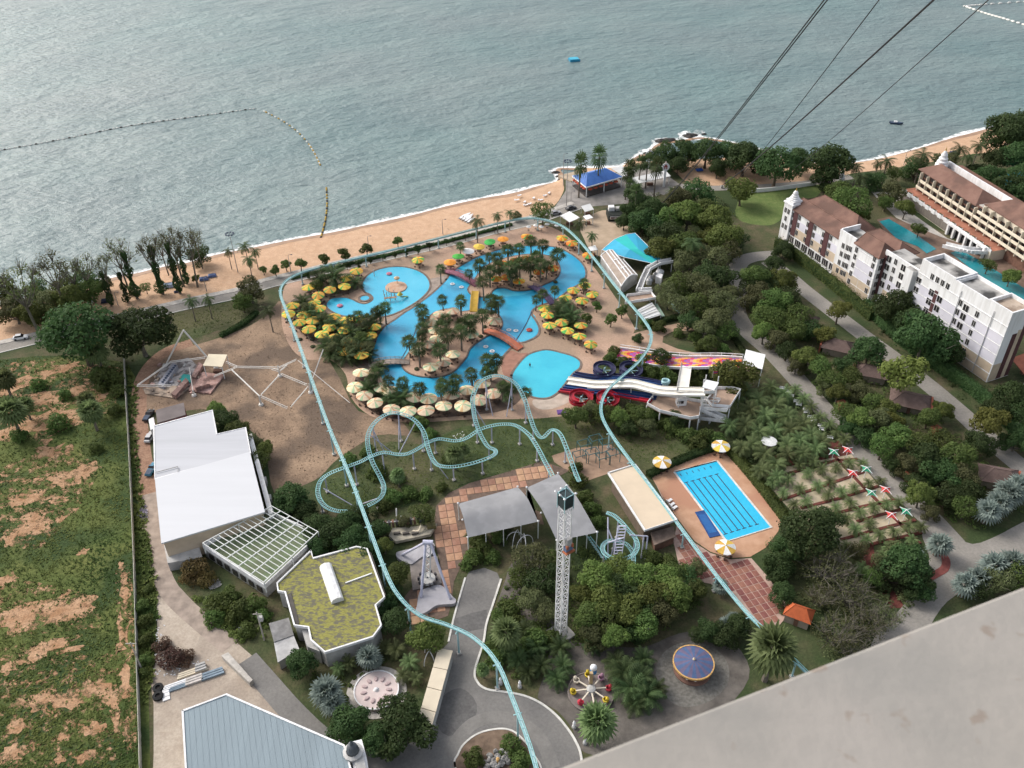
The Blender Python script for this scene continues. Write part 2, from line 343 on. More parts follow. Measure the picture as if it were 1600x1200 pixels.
sheet('hotel_lawn', [(1150, 340), (1160, 305), (1195, 297), (1278, 288), (1275, 308), (1240, 312), (1218, 345), (1190, 352)], 0.03, mLawn2, smooth=3)
sheet('garden_lawn', [(1300, 330), (1345, 318), (1380, 318), (1402, 338), (1375, 350), (1340, 345)], 0.03, mLawn)
fieldP = [(-400, 640), (-250, 622), (0, 562), (60, 556), (120, 556), (196, 566), (198, 620), (203, 700), (207, 780), (212, 880), (214, 960), (218, 1100), (222, 1260), (-400, 1260)]
sheet('grass_field', fieldP, 0.03, mField)
sheet('weed_strip', [(200, 570), (212, 590), (212, 650), (216, 720), (224, 790), (232, 850), (242, 900), (245, 960), (240, 1010), (232, 1075), (236, 1260), (224, 1260), (219, 1100), (215, 960), (213, 880), (208, 780), (204, 700), (199, 620)], 0.02, mField)
# soil patches worn into the field, each its own irregular sheet
mSoil = M('orange_soil', (0.32, 0.175, 0.09), 0.95, scale=0.3, col2=(0.44, 0.275, 0.165), bump=0.8, bscale=2, fine=0.30)
fr = random.Random(11)
soil = [(80, 620, 55, 12), (60, 660, 70, 16), (30, 640, 40, 10), (150, 622, 22, 6), (78, 706, 26, 11), (110, 745, 32, 12), (135, 735, 18, 11), (42, 780, 34, 10), (92, 782, 16, 6), (40, 818, 30, 16), (62, 822, 22, 9), (20, 842, 16, 10), (95, 812, 8, 5), (130, 862, 8, 5), (60, 962, 66, 20), (110, 952, 34, 14), (20, 960, 20, 12), (75, 1010, 40, 9), (50, 1028, 22, 9), (12, 1045, 12, 10), (110, 1015, 18, 5), (115, 1090, 40, 16), (65, 1098, 22, 16), (150, 1075, 22, 14), (30, 1098, 14, 7), (180, 1090, 22, 14), (145, 1140, 18, 11), (25, 1175, 24, 15), (98, 1150, 9, 10), (92, 1185, 9, 9), (135, 1182, 18, 9), (25, 1135, 16, 10), (10, 905, 22, 8), (196, 930, 4, 26), (188, 990, 5, 30), (200, 1010, 5, 44), (196, 1060, 9, 26), (183, 1130, 7, 22), (197, 1140, 5, 20), (195, 900, 5, 10), (190, 885, 4, 8), (45, 592, 60, 8), (100, 575, 28, 6), (15, 606, 30, 8), (70, 690, 9, 5), (60, 752, 8, 5), (108, 700, 6, 5)]
def fray(m, sc, lo, hi):
    t = m.node_tree; b = t.nodes['Principled BSDF']; tc = t.nodes.new('ShaderNodeTexCoord'); n = t.nodes.new('ShaderNodeTexNoise'); n.inputs['Scale'].default_value = sc; n.inputs['Detail'].default_value = 7; n.inputs['Roughness'].default_value = 0.65
    rp = t.nodes.new('ShaderNodeValToRGB'); rp.color_ramp.elements[0].position = lo; rp.color_ramp.elements[1].position = hi; t.links.new(tc.outputs['Object'], n.inputs['Vector']); t.links.new(n.outputs['Fac'], rp.inputs['Fac']); t.links.new(rp.outputs['Color'], b.inputs['Alpha'])
fray(mSoil, 0.28, 0.40, 0.50)
mbS = MB()
for (x, y, a, b) in soil:
    n = 16; P = []
    for k in range(n):
        t = 2*math.pi*k/n; q = 0.6+0.85*fr.random(); P.append((x+a*q*math.cos(t)+0.25*b*fr.uniform(-1, 1), y+b*q*math.sin(t)-0.25*a*q*math.cos(t)))
    mbS.sheet(crom(XY(P, 0.05), 2, True), 0.05+0.0015*soil.index((x, y, a, b)))
mbS.build('soil_patches', mSoil, kind='stuff')
mSoil2 = mSoil.copy(); mSoil2.name = 'thin_soil'
for nd in mSoil2.node_tree.nodes:
    if nd.type == 'VALTORGB' and nd.outputs[0].links and nd.outputs[0].links[0].to_socket.name == 'Alpha': nd.color_ramp.elements[0].position = 0.50; nd.color_ramp.elements[1].position = 0.62
    if nd.type == 'TEX_NOISE' and abs(nd.inputs['Scale'].default_value-0.28) < 1e-3: nd.inputs['Scale'].default_value = 0.45
mb2 = MB()
for k, P in enumerate(([(-30, 1020), (60, 1000), (150, 1030), (210, 1000), (214, 1180), (120, 1200), (-30, 1200)], [(-30, 900), (60, 910), (150, 930), (160, 980), (-30, 1000)], [(-30, 570), (100, 560), (190, 575), (180, 640), (60, 690), (-30, 690)], [(-20, 730), (110, 700), (160, 730), (120, 800), (60, 860), (-20, 850)], [(180, 890), (206, 880), (210, 1010), (184, 1010)])): mb2.sheet(XY(P, 0.04), 0.040+0.001*k)
mb2.build('thin_soil', mSoil2, kind='stuff')
# low weeds and tufts standing in the field (uncountable)
mTuft = M('weed_leaves', (0.045, 0.08, 0.016), 0.9, scale=0.06, col2=(0.125, 0.145, 0.035), lo=0.35, hi=0.65)
def inpoly(x, y, P):
    c = False; n = len(P)
    for i in range(n):
        x1, y1 = P[i]; x2, y2 = P[i-1]
        if (y1 > y) != (y2 > y) and x < (x2-x1)*(y-y1)/(y2-y1)+x1: c = not c
    return c
def tufts(name, polypx, n, smin, smax, mat, avoid=(), seed=1):
    r = random.Random(seed); mb = MB(); xs = [p[0] for p in polypx]; ys = [p[1] for p in polypx]; k = 0
    x0, x1, y0, y1 = max(-40, min(xs)), min(1640, max(xs)), min(ys), min(1230, max(ys))
    while k < n:
        x = r.uniform(x0, x1); y = r.uniform(y0, y1); k += 1
        if not inpoly(x, y, polypx): continue
        if any(((x-a)/c)**2+((y-b+0.25*(x-a))/d)**2 < 0.8 and r.random() < 0.86 for a, b, c, d in avoid): continue
        g = G(x, y, 0.03); s = r.uniform(smin, smax)
        for j in range(4):
            a = r.uniform(0, 6.28); l = s*r.uniform(0.6, 1.2); h = s*r.uniform(0.25, 0.8); wv = s*0.35
            ca, sa = math.cos(a), math.sin(a)
            mb.add([(g.x-sa*wv, g.y+ca*wv, 0.02), (g.x+sa*wv, g.y-ca*wv, 0.02), (g.x+ca*l+sa*wv*.5, g.y+sa*l-ca*wv*.5, h), (g.x+ca*l*.8-sa*wv*.6, g.y+sa*l*.8+ca*wv*.6, h)], [(0, 1, 2, 3)])
    return mb.build(name, mat, kind='stuff')
tufts('field_weeds', fieldP, 13000, 0.2, 0.5, mTuft, soil, 5)
mDry = M('dry_scrub', (0.15, 0.105, 0.07), 0.95, scale=0.2, col2=(0.27, 0.19, 0.12))
DIRTP = [(262, 548), (345, 527), (420, 488), (440, 470), (446, 520), (470, 556), (506, 556), (530, 590), (560, 642), (620, 655), (590, 680), (530, 715), (500, 745), (430, 775), (414, 700), (400, 680), (340, 640), (245, 645), (222, 622), (232, 578)]
tufts('dry_scrub', DIRTP, 5000, 0.08, 0.28, mDry, (), 21)
tufts('lawn_tufts', [(515, 735), (560, 712), (610, 690), (660, 694), (720, 668), (800, 660), (870, 690), (860, 722), (735, 752), (700, 770), (640, 790), (560, 803), (505, 790)], 4200, 0.12, 0.34, mTuft, (), 22)
tufts('lawn_tufts', [(800, 655), (925, 650), (960, 670), (1080, 672), (1100, 698), (1040, 728), (985, 722), (960, 690), (860, 680)], 2400, 0.12, 0.34, mTuft, (), 23)
tufts('lawn_tufts', [(258, 497), (402, 461), (402, 485), (330, 520), (272, 540)], 1500, 0.12, 0.34, mTuft, (), 24)
tufts('seaweed_litter', [(180, 455), (400, 400), (600, 358), (800, 310), (860, 296), (865, 315), (775, 345), (600, 388), (400, 436), (200, 480)], 420, 0.08, 0.3, M('sea_litter', (0.12, 0.085, 0.06), 0.9, col2=(0.4, 0.36, 0.3), scale=2), (), 25)
tufts('white_flecks', [(705, 680), (722, 672), (728, 684), (712, 690)], 40, 0.15, 0.3, M('fleck_white', (0.7, 0.7, 0.66), 0.8), (), 26)  # white flecks stand in for small white chairs on the lawn
tufts('strip_weeds', [(198, 565), (214, 600), (214, 700), (226, 800), (240, 880), (246, 960), (238, 1060), (224, 1100), (216, 960), (212, 880), (204, 700)], 2600, 0.4, 1.0, mTuft, (), 6)
# tracks, roads, yards
road('red_track', [(300, 535), (262, 548), (236, 570), (220, 600), (217, 640), (222, 700), (228, 740), (230, 780)], 4.2, 0.045, mRedDirt)
road('concrete_track', [(230, 772), (238, 830), (250, 890), (270, 930), (310, 968), (360, 1010)], 4.2, 0.05, M('track_concrete', (0.31, 0.25, 0.205), 0.9, var=0.25, scale=0.4))
sheet('pale_yard', [(243, 905), (262, 897), (300, 938), (345, 982), (400, 1030), (440, 1075), (520, 1160), (545, 1200), (545, 1280), (236, 1280), (240, 1180), (240, 1100), (236, 1075), (247, 1010), (245, 960)], 0.03, mPale)
road('service_road', [(385, 1030), (420, 1070), (460, 1115), (510, 1160), (580, 1195), (680, 1210)], 4.6, 0.06, mAsph)
plaza = [(728, 903), (733, 893), (757, 887), (777, 895), (782, 907), (770, 945), (760, 975), (755, 1005), (742, 1050), (746, 1065), (760, 1076), (791, 1081), (817, 1086), (843, 1097), (868, 1116), (886, 1137), (899, 1157), (908, 1182), (912, 1290), (540, 1290), (560, 1215), (600, 1180), (664, 1150), (686, 1020), (700, 1005), (710, 962)]
sheet('asphalt_plaza', plaza, 0.05, mAsph)
mPatch = M('asphalt_patch', (0.125, 0.12, 0.115), 0.9, var=0.12, scale=0.4, fine=0.2); mWorn = M('worn_asphalt', (0.20, 0.19, 0.175), 0.9, var=0.1, scale=0.3, fine=0.15)
sheet('asphalt_patch', [(712, 966), (736, 958), (762, 952), (758, 982), (740, 985), (706, 992)], 0.056, mPatch)
sheet('asphalt_patch', [(690, 1090), (720, 1075), (745, 1100), (735, 1135), (700, 1150), (680, 1125)], 0.056, mPatch, smooth=3)
road('worn_lane', [(702, 1195), (712, 1160), (740, 1130), (778, 1120), (815, 1130), (845, 1155), (865, 1200)], 2.6, 0.06, mWorn)
mk = MB(); mk.ribbon(crom(XY([(783, 905), (770, 945), (760, 975), (755, 1005), (742, 1048), (746, 1066), (760, 1077), (791, 1082), (817, 1087), (843, 1098), (868, 1117), (886, 1138), (899, 1158), (908, 1183), (911, 1240)]), 5), 0.22, 0.22, 0.0, 0.18)
mk.build('kerb', mKerb, kind='structure')
mk = MB(); mk.ribbon(crom(XY([(727, 903), (710, 962), (701, 1003)]), 4), 0.2, 0.2, 0.0, 0.18); mk.build('kerb', mKerb, kind='structure')
road('garden_road', [(1215, 398), (1175, 402), (1153, 415), (1154, 450), (1150, 485), (1168, 517), (1205, 550), (1252, 600), (1300, 655), (1350, 710), (1400, 760), (1450, 807), (1490, 850)], 6.2, 0.05, mAsph2)
road('hotel_road', [(1200, 408), (1230, 430), (1262, 457), (1340, 517), (1390, 554), (1445, 597), (1475, 622), (1512, 654), (1562, 701), (1640, 765)], 6.0, 0.046, mAsph2)
sheet('road_junction', [(1470, 822), (1490, 835), (1520, 850), (1560, 836), (1600, 815), (1720, 760), (1760, 800), (1640, 850), (1570, 885), (1520, 915), (1480, 940), (1455, 975), (1440, 1010), (1360, 1010), (1408, 950), (1440, 905), (1452, 870), (1440, 830)], 0.058, mAsph2, smooth=3)
# seaside promenade
prom = [(-300, 620), (-100, 568), (0, 545), (75, 527), (160, 508), (235, 491), (300, 476), (375, 460), (415, 446), (480, 430), (550, 413), (625, 397), (700, 380), (775, 360), (830, 347), (870, 334), (905, 322)]
pw = crom(XY(prom), 5)
MB().ribbon(pw, 2.4, 2.2, 0.05).build('promenade_road', mAsph2, kind='structure')
MB().ribbon(pw, 4.8, -2.4, 0.0, 0.16).build('promenade_pavement', mConc, kind='structure')
MB().ribbon(pw, -2.2, 2.5, 0.0, 0.15).build('kerb', mKerb, kind='structure')
road('coast_road', [(1030, 302), (1060, 291), (1100, 294), (1150, 293), (1200, 291), (1270, 285), (1330, 276)], 4.5, 0.05, mAsph2)
MB().ribbon(crom(XY([(1150, 303), (1200, 299), (1240, 294), (1274, 289)]), 4), 0.2, 0.2, 0, 1.6).build('garden_wall', M('white_wall', (0.72, 0.72, 0.70), 0.8, var=0.06, scale=0.5), label='long low white wall between the coast road and the hotel lawn', cat='wall')
sheet('restaurant_plaza', [(866, 325), (884, 298), (884, 275), (960, 271), (1005, 262), (1040, 272), (1062, 288), (1030, 305), (980, 318), (930, 322), (900, 326)], 0.04, M('plaza_paving', (0.26, 0.24, 0.22), 0.9, var=0.2, scale=0.3))
sheet('sand_lot', [(905, 350), (925, 335), (950, 328), (980, 342), (990, 365), (965, 385), (945, 400), (925, 395), (912, 372)], 0.035, M('sandy_lot', (0.38, 0.29, 0.20), 0.95, scale=0.3, col2=(0.46, 0.35, 0.25), bump=0.3, bscale=2), smooth=3)
sheet('sand_path', [(940, 545), (985, 522), (1060, 505), (1110, 500), (1095, 515), (1050, 518), (1035, 535), (1090, 552), (1135, 548), (1150, 560), (1060, 552), (1000, 545), (960, 555)], 0.035, M('sand_path', (0.40, 0.27, 0.19), 0.95, var=0.2, scale=0.3), smooth=2)
# ------------------------------------------------------------------ pools
def watermat(name, c1, c2, sc=0.05):
    m = M(name, c1, 0.12, col2=c2, scale=sc, lo=0.35, hi=0.68, spec=0.5, bump=0.30, bscale=1.6, detail=4)
    return m
mWat = watermat('pool_water', (0.025, 0.29, 0.50), (0.055, 0.41, 0.61))
mWat2 = watermat('shallow_water', (0.05, 0.40, 0.58), (0.09, 0.47, 0.63))
mWat3 = watermat('landing_water', (0.035, 0.42, 0.56), (0.055, 0.50, 0.62), 0.08)
mLap = watermat('lap_water', (0.02, 0.42, 0.66), (0.04, 0.47, 0.70), 0.15)
mHotW = watermat('teal_water', (0.01, 0.17, 0.20), (0.03, 0.27, 0.31), 0.06)
mRim = M('pool_rim', (0.17, 0.135, 0.11), 0.9, var=0.25, scale=0.6, bump=0.3, bscale=4)
mPath = M('pool_path', (0.30, 0.245, 0.205), 0.9, var=0.2, scale=0.5, bump=0.25, bscale=4)
deckP = [(452, 441), (520, 421), (600, 402), (700, 379), (790, 353), (850, 352), (890, 372), (930, 420), (955, 455), (985, 500), (990, 520), (960, 535), (945, 560), (930, 580), (905, 640), (860, 652), (800, 655), (740, 655), (640, 660), (580, 650), (548, 620), (540, 585), (515, 562), (480, 562), (456, 545), (441, 510), (441, 470)]
sheet('pool_deck', deckP, 0.04, mDeck, smooth=4)
sheet('painted_deck_shade', [(455, 470), (500, 455), (540, 440), (560, 452), (505, 475), (520, 500), (570, 500), (600, 510), (588, 545), (575, 580), (560, 575), (530, 555), (490, 535), (460, 505)], 0.05, M('deck_shade_tone', (0.15, 0.12, 0.09), 0.95, var=0.25, scale=0.4), smooth=4)  # darker deck colour paints in the shade under palms and parasols
sheet('bed_soil', [(560, 585), (600, 590), (640, 622), (700, 622), (750, 606), (780, 590), (795, 600), (815, 620), (790, 640), (740, 648), (640, 655), (590, 648), (556, 615)], 0.05, M('bed_soil', (0.12, 0.085, 0.065), 0.95, var=0.3, scale=0.4), smooth=4)
kids = [(566, 447), (569, 437), (579, 427), (595, 420), (614, 417), (632, 417.5), (650, 422), (664, 430), (671, 441), (670, 452), (660, 464), (645, 475), (627, 485), (610, 492), (592, 495), (560, 496), (540, 494), (524, 489), (513, 482), (510, 475), (517, 467), (530, 465), (542, 465.5), (552, 469), (560, 473), (570, 475), (580, 471), (583, 466), (579, 460), (571, 456)]
mainp = [(697, 438), (704, 428), (715, 419), (730, 410), (745, 402), (765, 395), (785, 389), (810, 385), (840, 384), (870, 387), (890, 396), (905, 407), (914, 420), (914, 433), (905, 443), (890, 452), (875, 463), (862, 471), (842, 477), (831, 485), (830, 492), (837, 502), (842, 514), (839, 524), (825, 532), (810, 536), (800, 541), (793, 548), (785, 557), (780, 567), (772, 580), (757, 591), (745, 601), (710, 614), (690, 620), (670, 622), (647, 621), (625, 615), (607, 605), (597, 592), (592, 580), (584, 570), (580, 561), (582, 551), (586, 537), (592, 522), (602, 510), (617, 500), (632, 489), (647, 480), (665, 467), (680, 455)]
nisl = [(730, 453), (733, 446), (740, 437), (747, 427), (760, 414), (775, 407), (795, 401), (820, 397), (845, 397), (865, 402), (875, 415), (875, 427), (867, 437), (852, 444), (835, 451), (820, 454), (802, 454), (790, 450), (777, 450), (770, 455), (765, 462), (752, 464), (737, 461)]
cisl = [(737, 484), (750, 482), (767, 485), (780, 492), (786, 504), (782, 515), (772, 521), (760, 526), (745, 536), (735, 545), (730, 557), (720, 570), (707, 582), (687, 589), (660, 589), (640, 584), (628, 574), (630, 562), (640, 548), (650, 535), (652, 520), (659, 509), (668, 496), (680, 487), (700, 482), (720, 486)]
landp = [(800, 588), (806, 575), (822, 557), (837, 550), (855, 547), (875, 551), (895, 557), (906, 565), (905, 575), (895, 583), (882, 600), (872, 612), (857, 621), (837, 621), (817, 612), (804, 600)]
def pool(name, pts, mat, z=0.10, rim=0.55, rimz=0.16, m2=mRim):
    W = crom(XY(pts, z), 5, True)
    MB().sheet(W, z).build(name, mat, kind='structure')
    R = W+[W[0], W[1]]
    MB().ribbon(R, rim, rim*0.25, 0.0, rimz).build(name.replace('water', 'rim'), m2, kind='structure')
def area2(P): return sum(P[i-1].x*P[i].y-P[i].x*P[i-1].y for i in range(len(P)))
def ringed(pts): 
    W = XY(pts)
    return pts if area2(W) < 0 else pts[::-1]
kids, mainp, landp = ringed(kids), ringed(mainp), ringed(landp)
# grey path between the two pools
sheet('pool_causeway', [(706, 424), (690, 432), (672, 436), (674, 446), (668, 458), (650, 474), (630, 487), (606, 497), (596, 508), (588, 524), (582, 540), (577, 556), (575, 570), (581, 574), (584, 556), (590, 536), (598, 516), (620, 502), (650, 483), (680, 459), (698, 442)], 0.06, mPath, smooth=3)
pool('main_pool_water', mainp, mWat)
pool('kids_pool_water', kids, mWat2)
pool('landing_pool_water', landp, mWat3)
for nm, P, z in (('north_island', nisl, 0.3), ('central_island', cisl, 0.3)):
    W = crom(XY(P, z), 5, True)
    MB().prism(W, 0.0, z).build(nm, mDeck, kind='structure')
    Wc = W if area2(W) < 0 else W[::-1]
    MB().ribbon(Wc+[Wc[0], Wc[1]], -0.0, 0.45, 0.0, z+0.05).build('island_kerb', mRim, kind='structure')
sheet('shallow_bay_water', [(768, 457), (780, 452), (792, 453), (804, 457), (822, 457), (834, 454), (820, 460), (800, 463), (780, 463)], 0.125, mWat2, smooth=4)
sheet('shallow_corner_water', [(832, 490), (838, 503), (841, 514), (838, 523), (825, 531), (808, 535), (812, 525)], 0.125, mWat2, smooth=2)
sheet('shallow_west_water', [(634, 545), (644, 536), (648, 524), (652, 530), (640, 550), (630, 560), (628, 562)], 0.125, mWat2)
mLine = M('dark_tile_line', (0.03, 0.05, 0.09), 0.5, var=0.1, scale=1)
for a, b in (((831, 487), (806, 532)), ((652, 510), (627, 561))):
    MB().ribbon([p for p in crom(XY([a, ((a[0]+b[0])/2+2, (a[1]+b[1])/2), b], 0.1), 4)], 0.14, 0.14, 0.06, 0.2).build('pool_divider', mLine, kind='structure')
c = G(570, 466, 0.1); MB().lathe((c.x, c.y, 0), [(2.3, 0.02), (2.3, 0.22), (1.5, 0.22), (1.45, 0.12)], 20).build('spa_rim', mRim, kind='structure')
MB().sheet([(c.x+1.5*math.cos(k*0.314), c.y+1.5*math.sin(k*0.314)) for k in range(20)], 0.14).build('spa_pool_water', mWat2, kind='structure')
# planter dots on the deck
mBed = M('planter_shrub', (0.05, 0.045, 0.03), 0.95, col2=(0.06, 0.075, 0.03), scale=3)
for grp, pl in (('on the tan apron inside the monorail curve', [(469, 531), (488, 531), (489, 542)]), ('on the central pool island', [(647, 551), (651, 577), (751, 526), (757, 511), (770, 503)]), ('on the north pool island', [(800, 446), (830, 432), (868, 441)])):
    for i, (x, y) in enumerate(pl):
        c = G(x, y, 0.05 if x < 500 else 0.3); r = random.Random(int(x)); mb = MB(); mb.lathe(c, [(0.75, 0), (0.8, 0.25), (0.5, 0.5), (0.1, 0.6)], 9)
        mb.v = [(a+r.uniform(-.1, .1), b+r.uniform(-.1, .1), cc) for a, b, cc in mb.v]
        mb.build('planter_bed', mBed, label='small round dark planter bed %s%s' % (grp, ordl(i, len(pl))), cat='planter', group='round planter beds '+grp)
sheet('landing_apron', [(834, 624), (858, 624), (876, 613), (888, 601), (906, 604), (898, 622), (872, 636), (848, 640), (834, 634)], 0.055, M('pale_apron', (0.46, 0.38, 0.31), 0.9, var=0.15, scale=0.5), smooth=3)
sheet('beach_ramp', [(784, 562), (796, 548), (812, 552), (826, 552), (812, 566), (803, 580), (798, 592), (786, 584)], 0.055, M('rose_ramp', (0.33, 0.17, 0.12), 0.9, var=0.15, scale=0.5), smooth=3)
# lap pool
mLapDeck = M('terracotta_deck', (0.42, 0.235, 0.14), 0.9, scale=0.35, col2=(0.52, 0.315, 0.205), bump=0.2, bscale=4, col3=(0.42, 0.22, 0.14), scale3=0.08)
sheet('lap_pool_deck', [(1016, 742), (1040, 732), (1080, 715), (1112, 702), (1142, 703), (1180, 750), (1222, 806), (1216, 830), (1196, 856), (1172, 870), (1140, 872), (1110, 862), (1085, 845), (1060, 812), (1036, 776)], 0.045, mLapDeck)
lp = XY([(1055, 738), (1120, 721), (1204, 824), (1136, 845)], 0.1)
MB().sheet(lp, 0.10).build('lap_pool_water', mLap, kind='structure')
lpc = lp if area2(lp) < 0 else lp[::-1]
MB().ribbon(lpc+[lpc[0], lpc[1]], 0.5, 0.02, 0, 0.17).build('lap_pool_coping', mKerb, kind='structure')
dy = [(lp[0].lerp(lp[1], t), lp[3].lerp(lp[2], t)) for t in (0.07, 0.215, 0.36, 0.50, 0.64, 0.79)]
for i, (a, b) in enumerate(dy):
    d = (b-a).normalized(); nrm = Vector((-d.y, d.x)); mb = MB(); a2 = a.lerp(b, 0.17); b2 = a.lerp(b, 0.92)
    mb.ribbon([a2, b2], 0.13, 0.13, 0.104)
    for q in (a2, b2): mb.ribbon([q-nrm*0.55, q+nrm*0.55], 0.13, 0.13, 0.108)
    q = a.lerp(b, 0.035); mb.ribbon([q, q+d*0.9], 0.1, 0.1, 0.104)
    mb.build('lane_marking', mLine, kind='structure')
mBlueT = M('blue_tile', (0.02, 0.07, 0.22), 0.5, var=0.15, scale=1)
w2 = XY([(1086, 800), (1100, 797), (1126, 836), (1109, 840)], 0.18)
MB().prism(w2, 0, 0.20).build('paddling_pool_rim', mBlueT, kind='structure')
w3 = [p.lerp((w2[0]+w2[1]+w2[2]+w2[3])/4, 0.28) for p in w2]
MB().sheet(w3, 0.215).build('paddling_pool_water', watermat('deep_blue_water', (0.02, 0.10, 0.30), (0.03, 0.14, 0.36), 0.2), kind='structure')
# hotel lagoon
sheet('hotel_lagoon_water', [(1374, 346), (1389, 342), (1410, 354), (1440, 372), (1463, 389), (1448, 396), (1434, 385), (1400, 372)], 0.3, mHotW)
sheet('hotel_canal_water', [(1485, 395), (1500, 390), (1522, 402), (1560, 425), (1640, 475), (1640, 510), (1590, 472), (1545, 440), (1515, 418)], 0.3, mHotW)
sheet('hotel_terrace', [(1370, 343), (1392, 338), (1470, 370), (1500, 380), (1560, 400), (1600, 420), (1660, 460), (1660, 520), (1500, 440), (1400, 390)], 0.2, M('brown_terrace', (0.17, 0.115, 0.085), 0.9, var=0.25, scale=0.3))
sheet('far_pool_water', [(1560, 274), (1600, 268), (1680, 262), (1680, 300), (1600, 296), (1575, 290)], 0.3, mLap, smooth=3)
sheet('hotel_court', [(1362, 300), (1400, 300), (1420, 330), (1480, 372), (1500, 380), (1545, 395), (1610, 430), (1600, 445), (1545, 415), (1500, 392), (1440, 360), (1400, 340), (1375, 315)], 0.06, mConc)
# paved slabs: terracotta plaza by the rides and red tiles by the lap pool
def slabs(name, poly, z, org, ang, sx, sy, gap, matbase, matslab, h=0.05):
    W = XY(poly, z); base = MB().sheet(W, z).build(name, matbase, kind='structure')
    o = G(*org).to_2d(); e = Vector((math.cos(ang), math.sin(ang))); f = Vector((-e.y, e.x))
    me = MB().box((0, 0, 0), (sx-gap, sy-gap, h)).mesh('paving_slab', matslab)
    PW = [(p.x, p.y) for p in W]; n = 0
    us = [(Vector(p)-o).dot(e) for p in PW]; vs2 = [(Vector(p)-o).dot(f) for p in PW]
    for i in range(int(min(us)/sx)-1, int(max(us)/sx)+2):
        for j in range(int(min(vs2)/sy)-1, int(max(vs2)/sy)+2):
            cs = [o+e*((i+a)*sx)+f*((j+b)*sy) for a in (0.05, 0.95) for b in (0.05, 0.95)]
            if all(inpoly(c.x, c.y, PW) for c in cs) and n < 300:
                cc = (cs[0]+cs[3])/2; part('paving_slab', me, base, (cc.x, cc.y, z+0.03+0.006*rnd.random()), ang); n += 1
    return base
mTerra = M('terracotta_slab', (0.36, 0.205, 0.125), 0.9, scale=0.5, col2=(0.47, 0.28, 0.18), rand=0.16, bump=0.2, bscale=4)
mJoint = M('dark_joint', (0.15, 0.105, 0.08), 0.95, var=0.2, scale=1)
a = G(684, 790).to_2d(); b = G(706, 925).to_2d(); ang1 = math.atan2((b-a).y, (b-a).x)
slabs('terracotta_plaza', [(733, 755), (790, 738), (848, 720), (890, 735), (872, 745), (826, 762), (815, 790), (845, 800), (850, 820), (842, 818), (810, 762), (716, 787), (722, 802), (733, 846), (729, 865), (709, 909), (706, 940), (700, 962), (662, 976), (636, 976), (630, 935), (650, 910), (688, 880), (680, 851), (676, 830), (682, 790), (702, 770)], 0.05, (684, 790), ang1, 2.3, 1.9, 0.16, mJoint, mTerra)
mRedT = M('red_tile', (0.21, 0.085, 0.065), 0.85, scale=0.8, col2=(0.28, 0.125, 0.095), rand=0.18)
mPink = M('pale_joint', (0.46, 0.32, 0.26), 0.9, var=0.15, scale=1)
a = lp[0]; b = lp[3]; ang2 = math.atan2((b-a).y, (b-a).x)
slabs('red_tile_walk', [(1018, 742), (1034, 776), (1058, 812), (1084, 847), (1110, 864), (1142, 874), (1174, 872), (1225, 930), (1232, 960), (1205, 992), (1170, 962), (1145, 930), (1110, 912), (1078, 906), (1060, 880), (1052, 845), (1058, 820)], 0.05, (1055, 738), ang2, 1.75, 1.5, 0.18, mPink, mRedT)
# sandy queue court behind the coaster station
sheet('queue_court', [(862, 712), (900, 700), (955, 695), (990, 726), (950, 740), (915, 752), (890, 738), (866, 722)], 0.045, M('queue_sand', (0.33, 0.22, 0.15), 0.95, var=0.2, scale=0.4))
sheet('ride_gravel', [(790, 905), (800, 880), (830, 868), (850, 880), (835, 905), (860, 960), (890, 1000), (960, 1010), (1010, 1010), (1060, 990), (1120, 985), (1160, 1020), (1170, 1060), (1130, 1110), (1060, 1150), (950, 1180), (905, 1170), (895, 1140), (870, 1110), (840, 1090), (850, 1040), (800, 1000), (775, 960)], 0.02, M('grey_earth', (0.13, 0.115, 0.10), 0.95, var=0.3, scale=0.3, bump=0.4, bscale=3), smooth=3)
sheet('carousel_ground', [(1030, 1030), (1050, 1010), (1085, 1002), (1120, 1015), (1138, 1040), (1136, 1070), (1110, 1095), (1070, 1105), (1040, 1090), (1025, 1060)], 0.04, M('grey_gravel', (0.17, 0.16, 0.14), 0.95, var=0.25, scale=1.5, bump=0.5, bscale=6), smooth=4)
# palm garden beds
mBedS = M('sand_bed', (0.42, 0.345, 0.235), 0.95, scale=0.4, col2=(0.52, 0.44, 0.32), bump=0.3, bscale=3)
Zp = lambda L, z=0.0: XY([(1200+x/4, 600+y/4) for x, y in L], z)
MB().sheet(Zp([(20, 530), (110, 490), (410, 430), (520, 440), (590, 510), (680, 620), (810, 770), (945, 930), (700, 985), (500, 1045), (440, 1000), (330, 900), (160, 810), (95, 740), (20, 650)]), 0.03).build('palm_garden_sand', mBedS, kind='structure')
mRedS = M('red_bed', (0.14, 0.045, 0.035), 0.95, var=0.3, scale=1, bump=0.4, bscale=5)
for L in ([(110, 566), (420, 480), (560, 470)], [(75, 728), (300, 655), (600, 550)], [(205, 778), (450, 715), (690, 640)], [(350, 828), (600, 765), (790, 725)], [(555, 862), (700, 820), (850, 780)], [(455, 975), (650, 920), (920, 850)], [(480, 1050), (700, 990), (960, 930)], [(390, 425), (600, 650), (950, 1000)]):
    MB().ribbon(Zp(L), 0.4, 0.4, 0.0, 0.22).build('red_planting_strip', mRedS, kind='structure')
MB().sheet(Zp([(520, 1050), (660, 1010), (670, 1140), (600, 1160)]), 0.05).build('red_court', mRedS, kind='structure')
MB().sheet(Zp([(0, 460), (440, 350), (520, 440), (100, 520)]), 0.045).build('red_mulch', mRedS, kind='structure')
road('curved_red_path', [(1468, 862), (1478, 874), (1476, 888), (1462, 897), (1442, 908)], 1.8, 0.12, M('red_path', (0.22, 0.07, 0.06), 0.9, var=0.2, scale=1), thick=0.12)
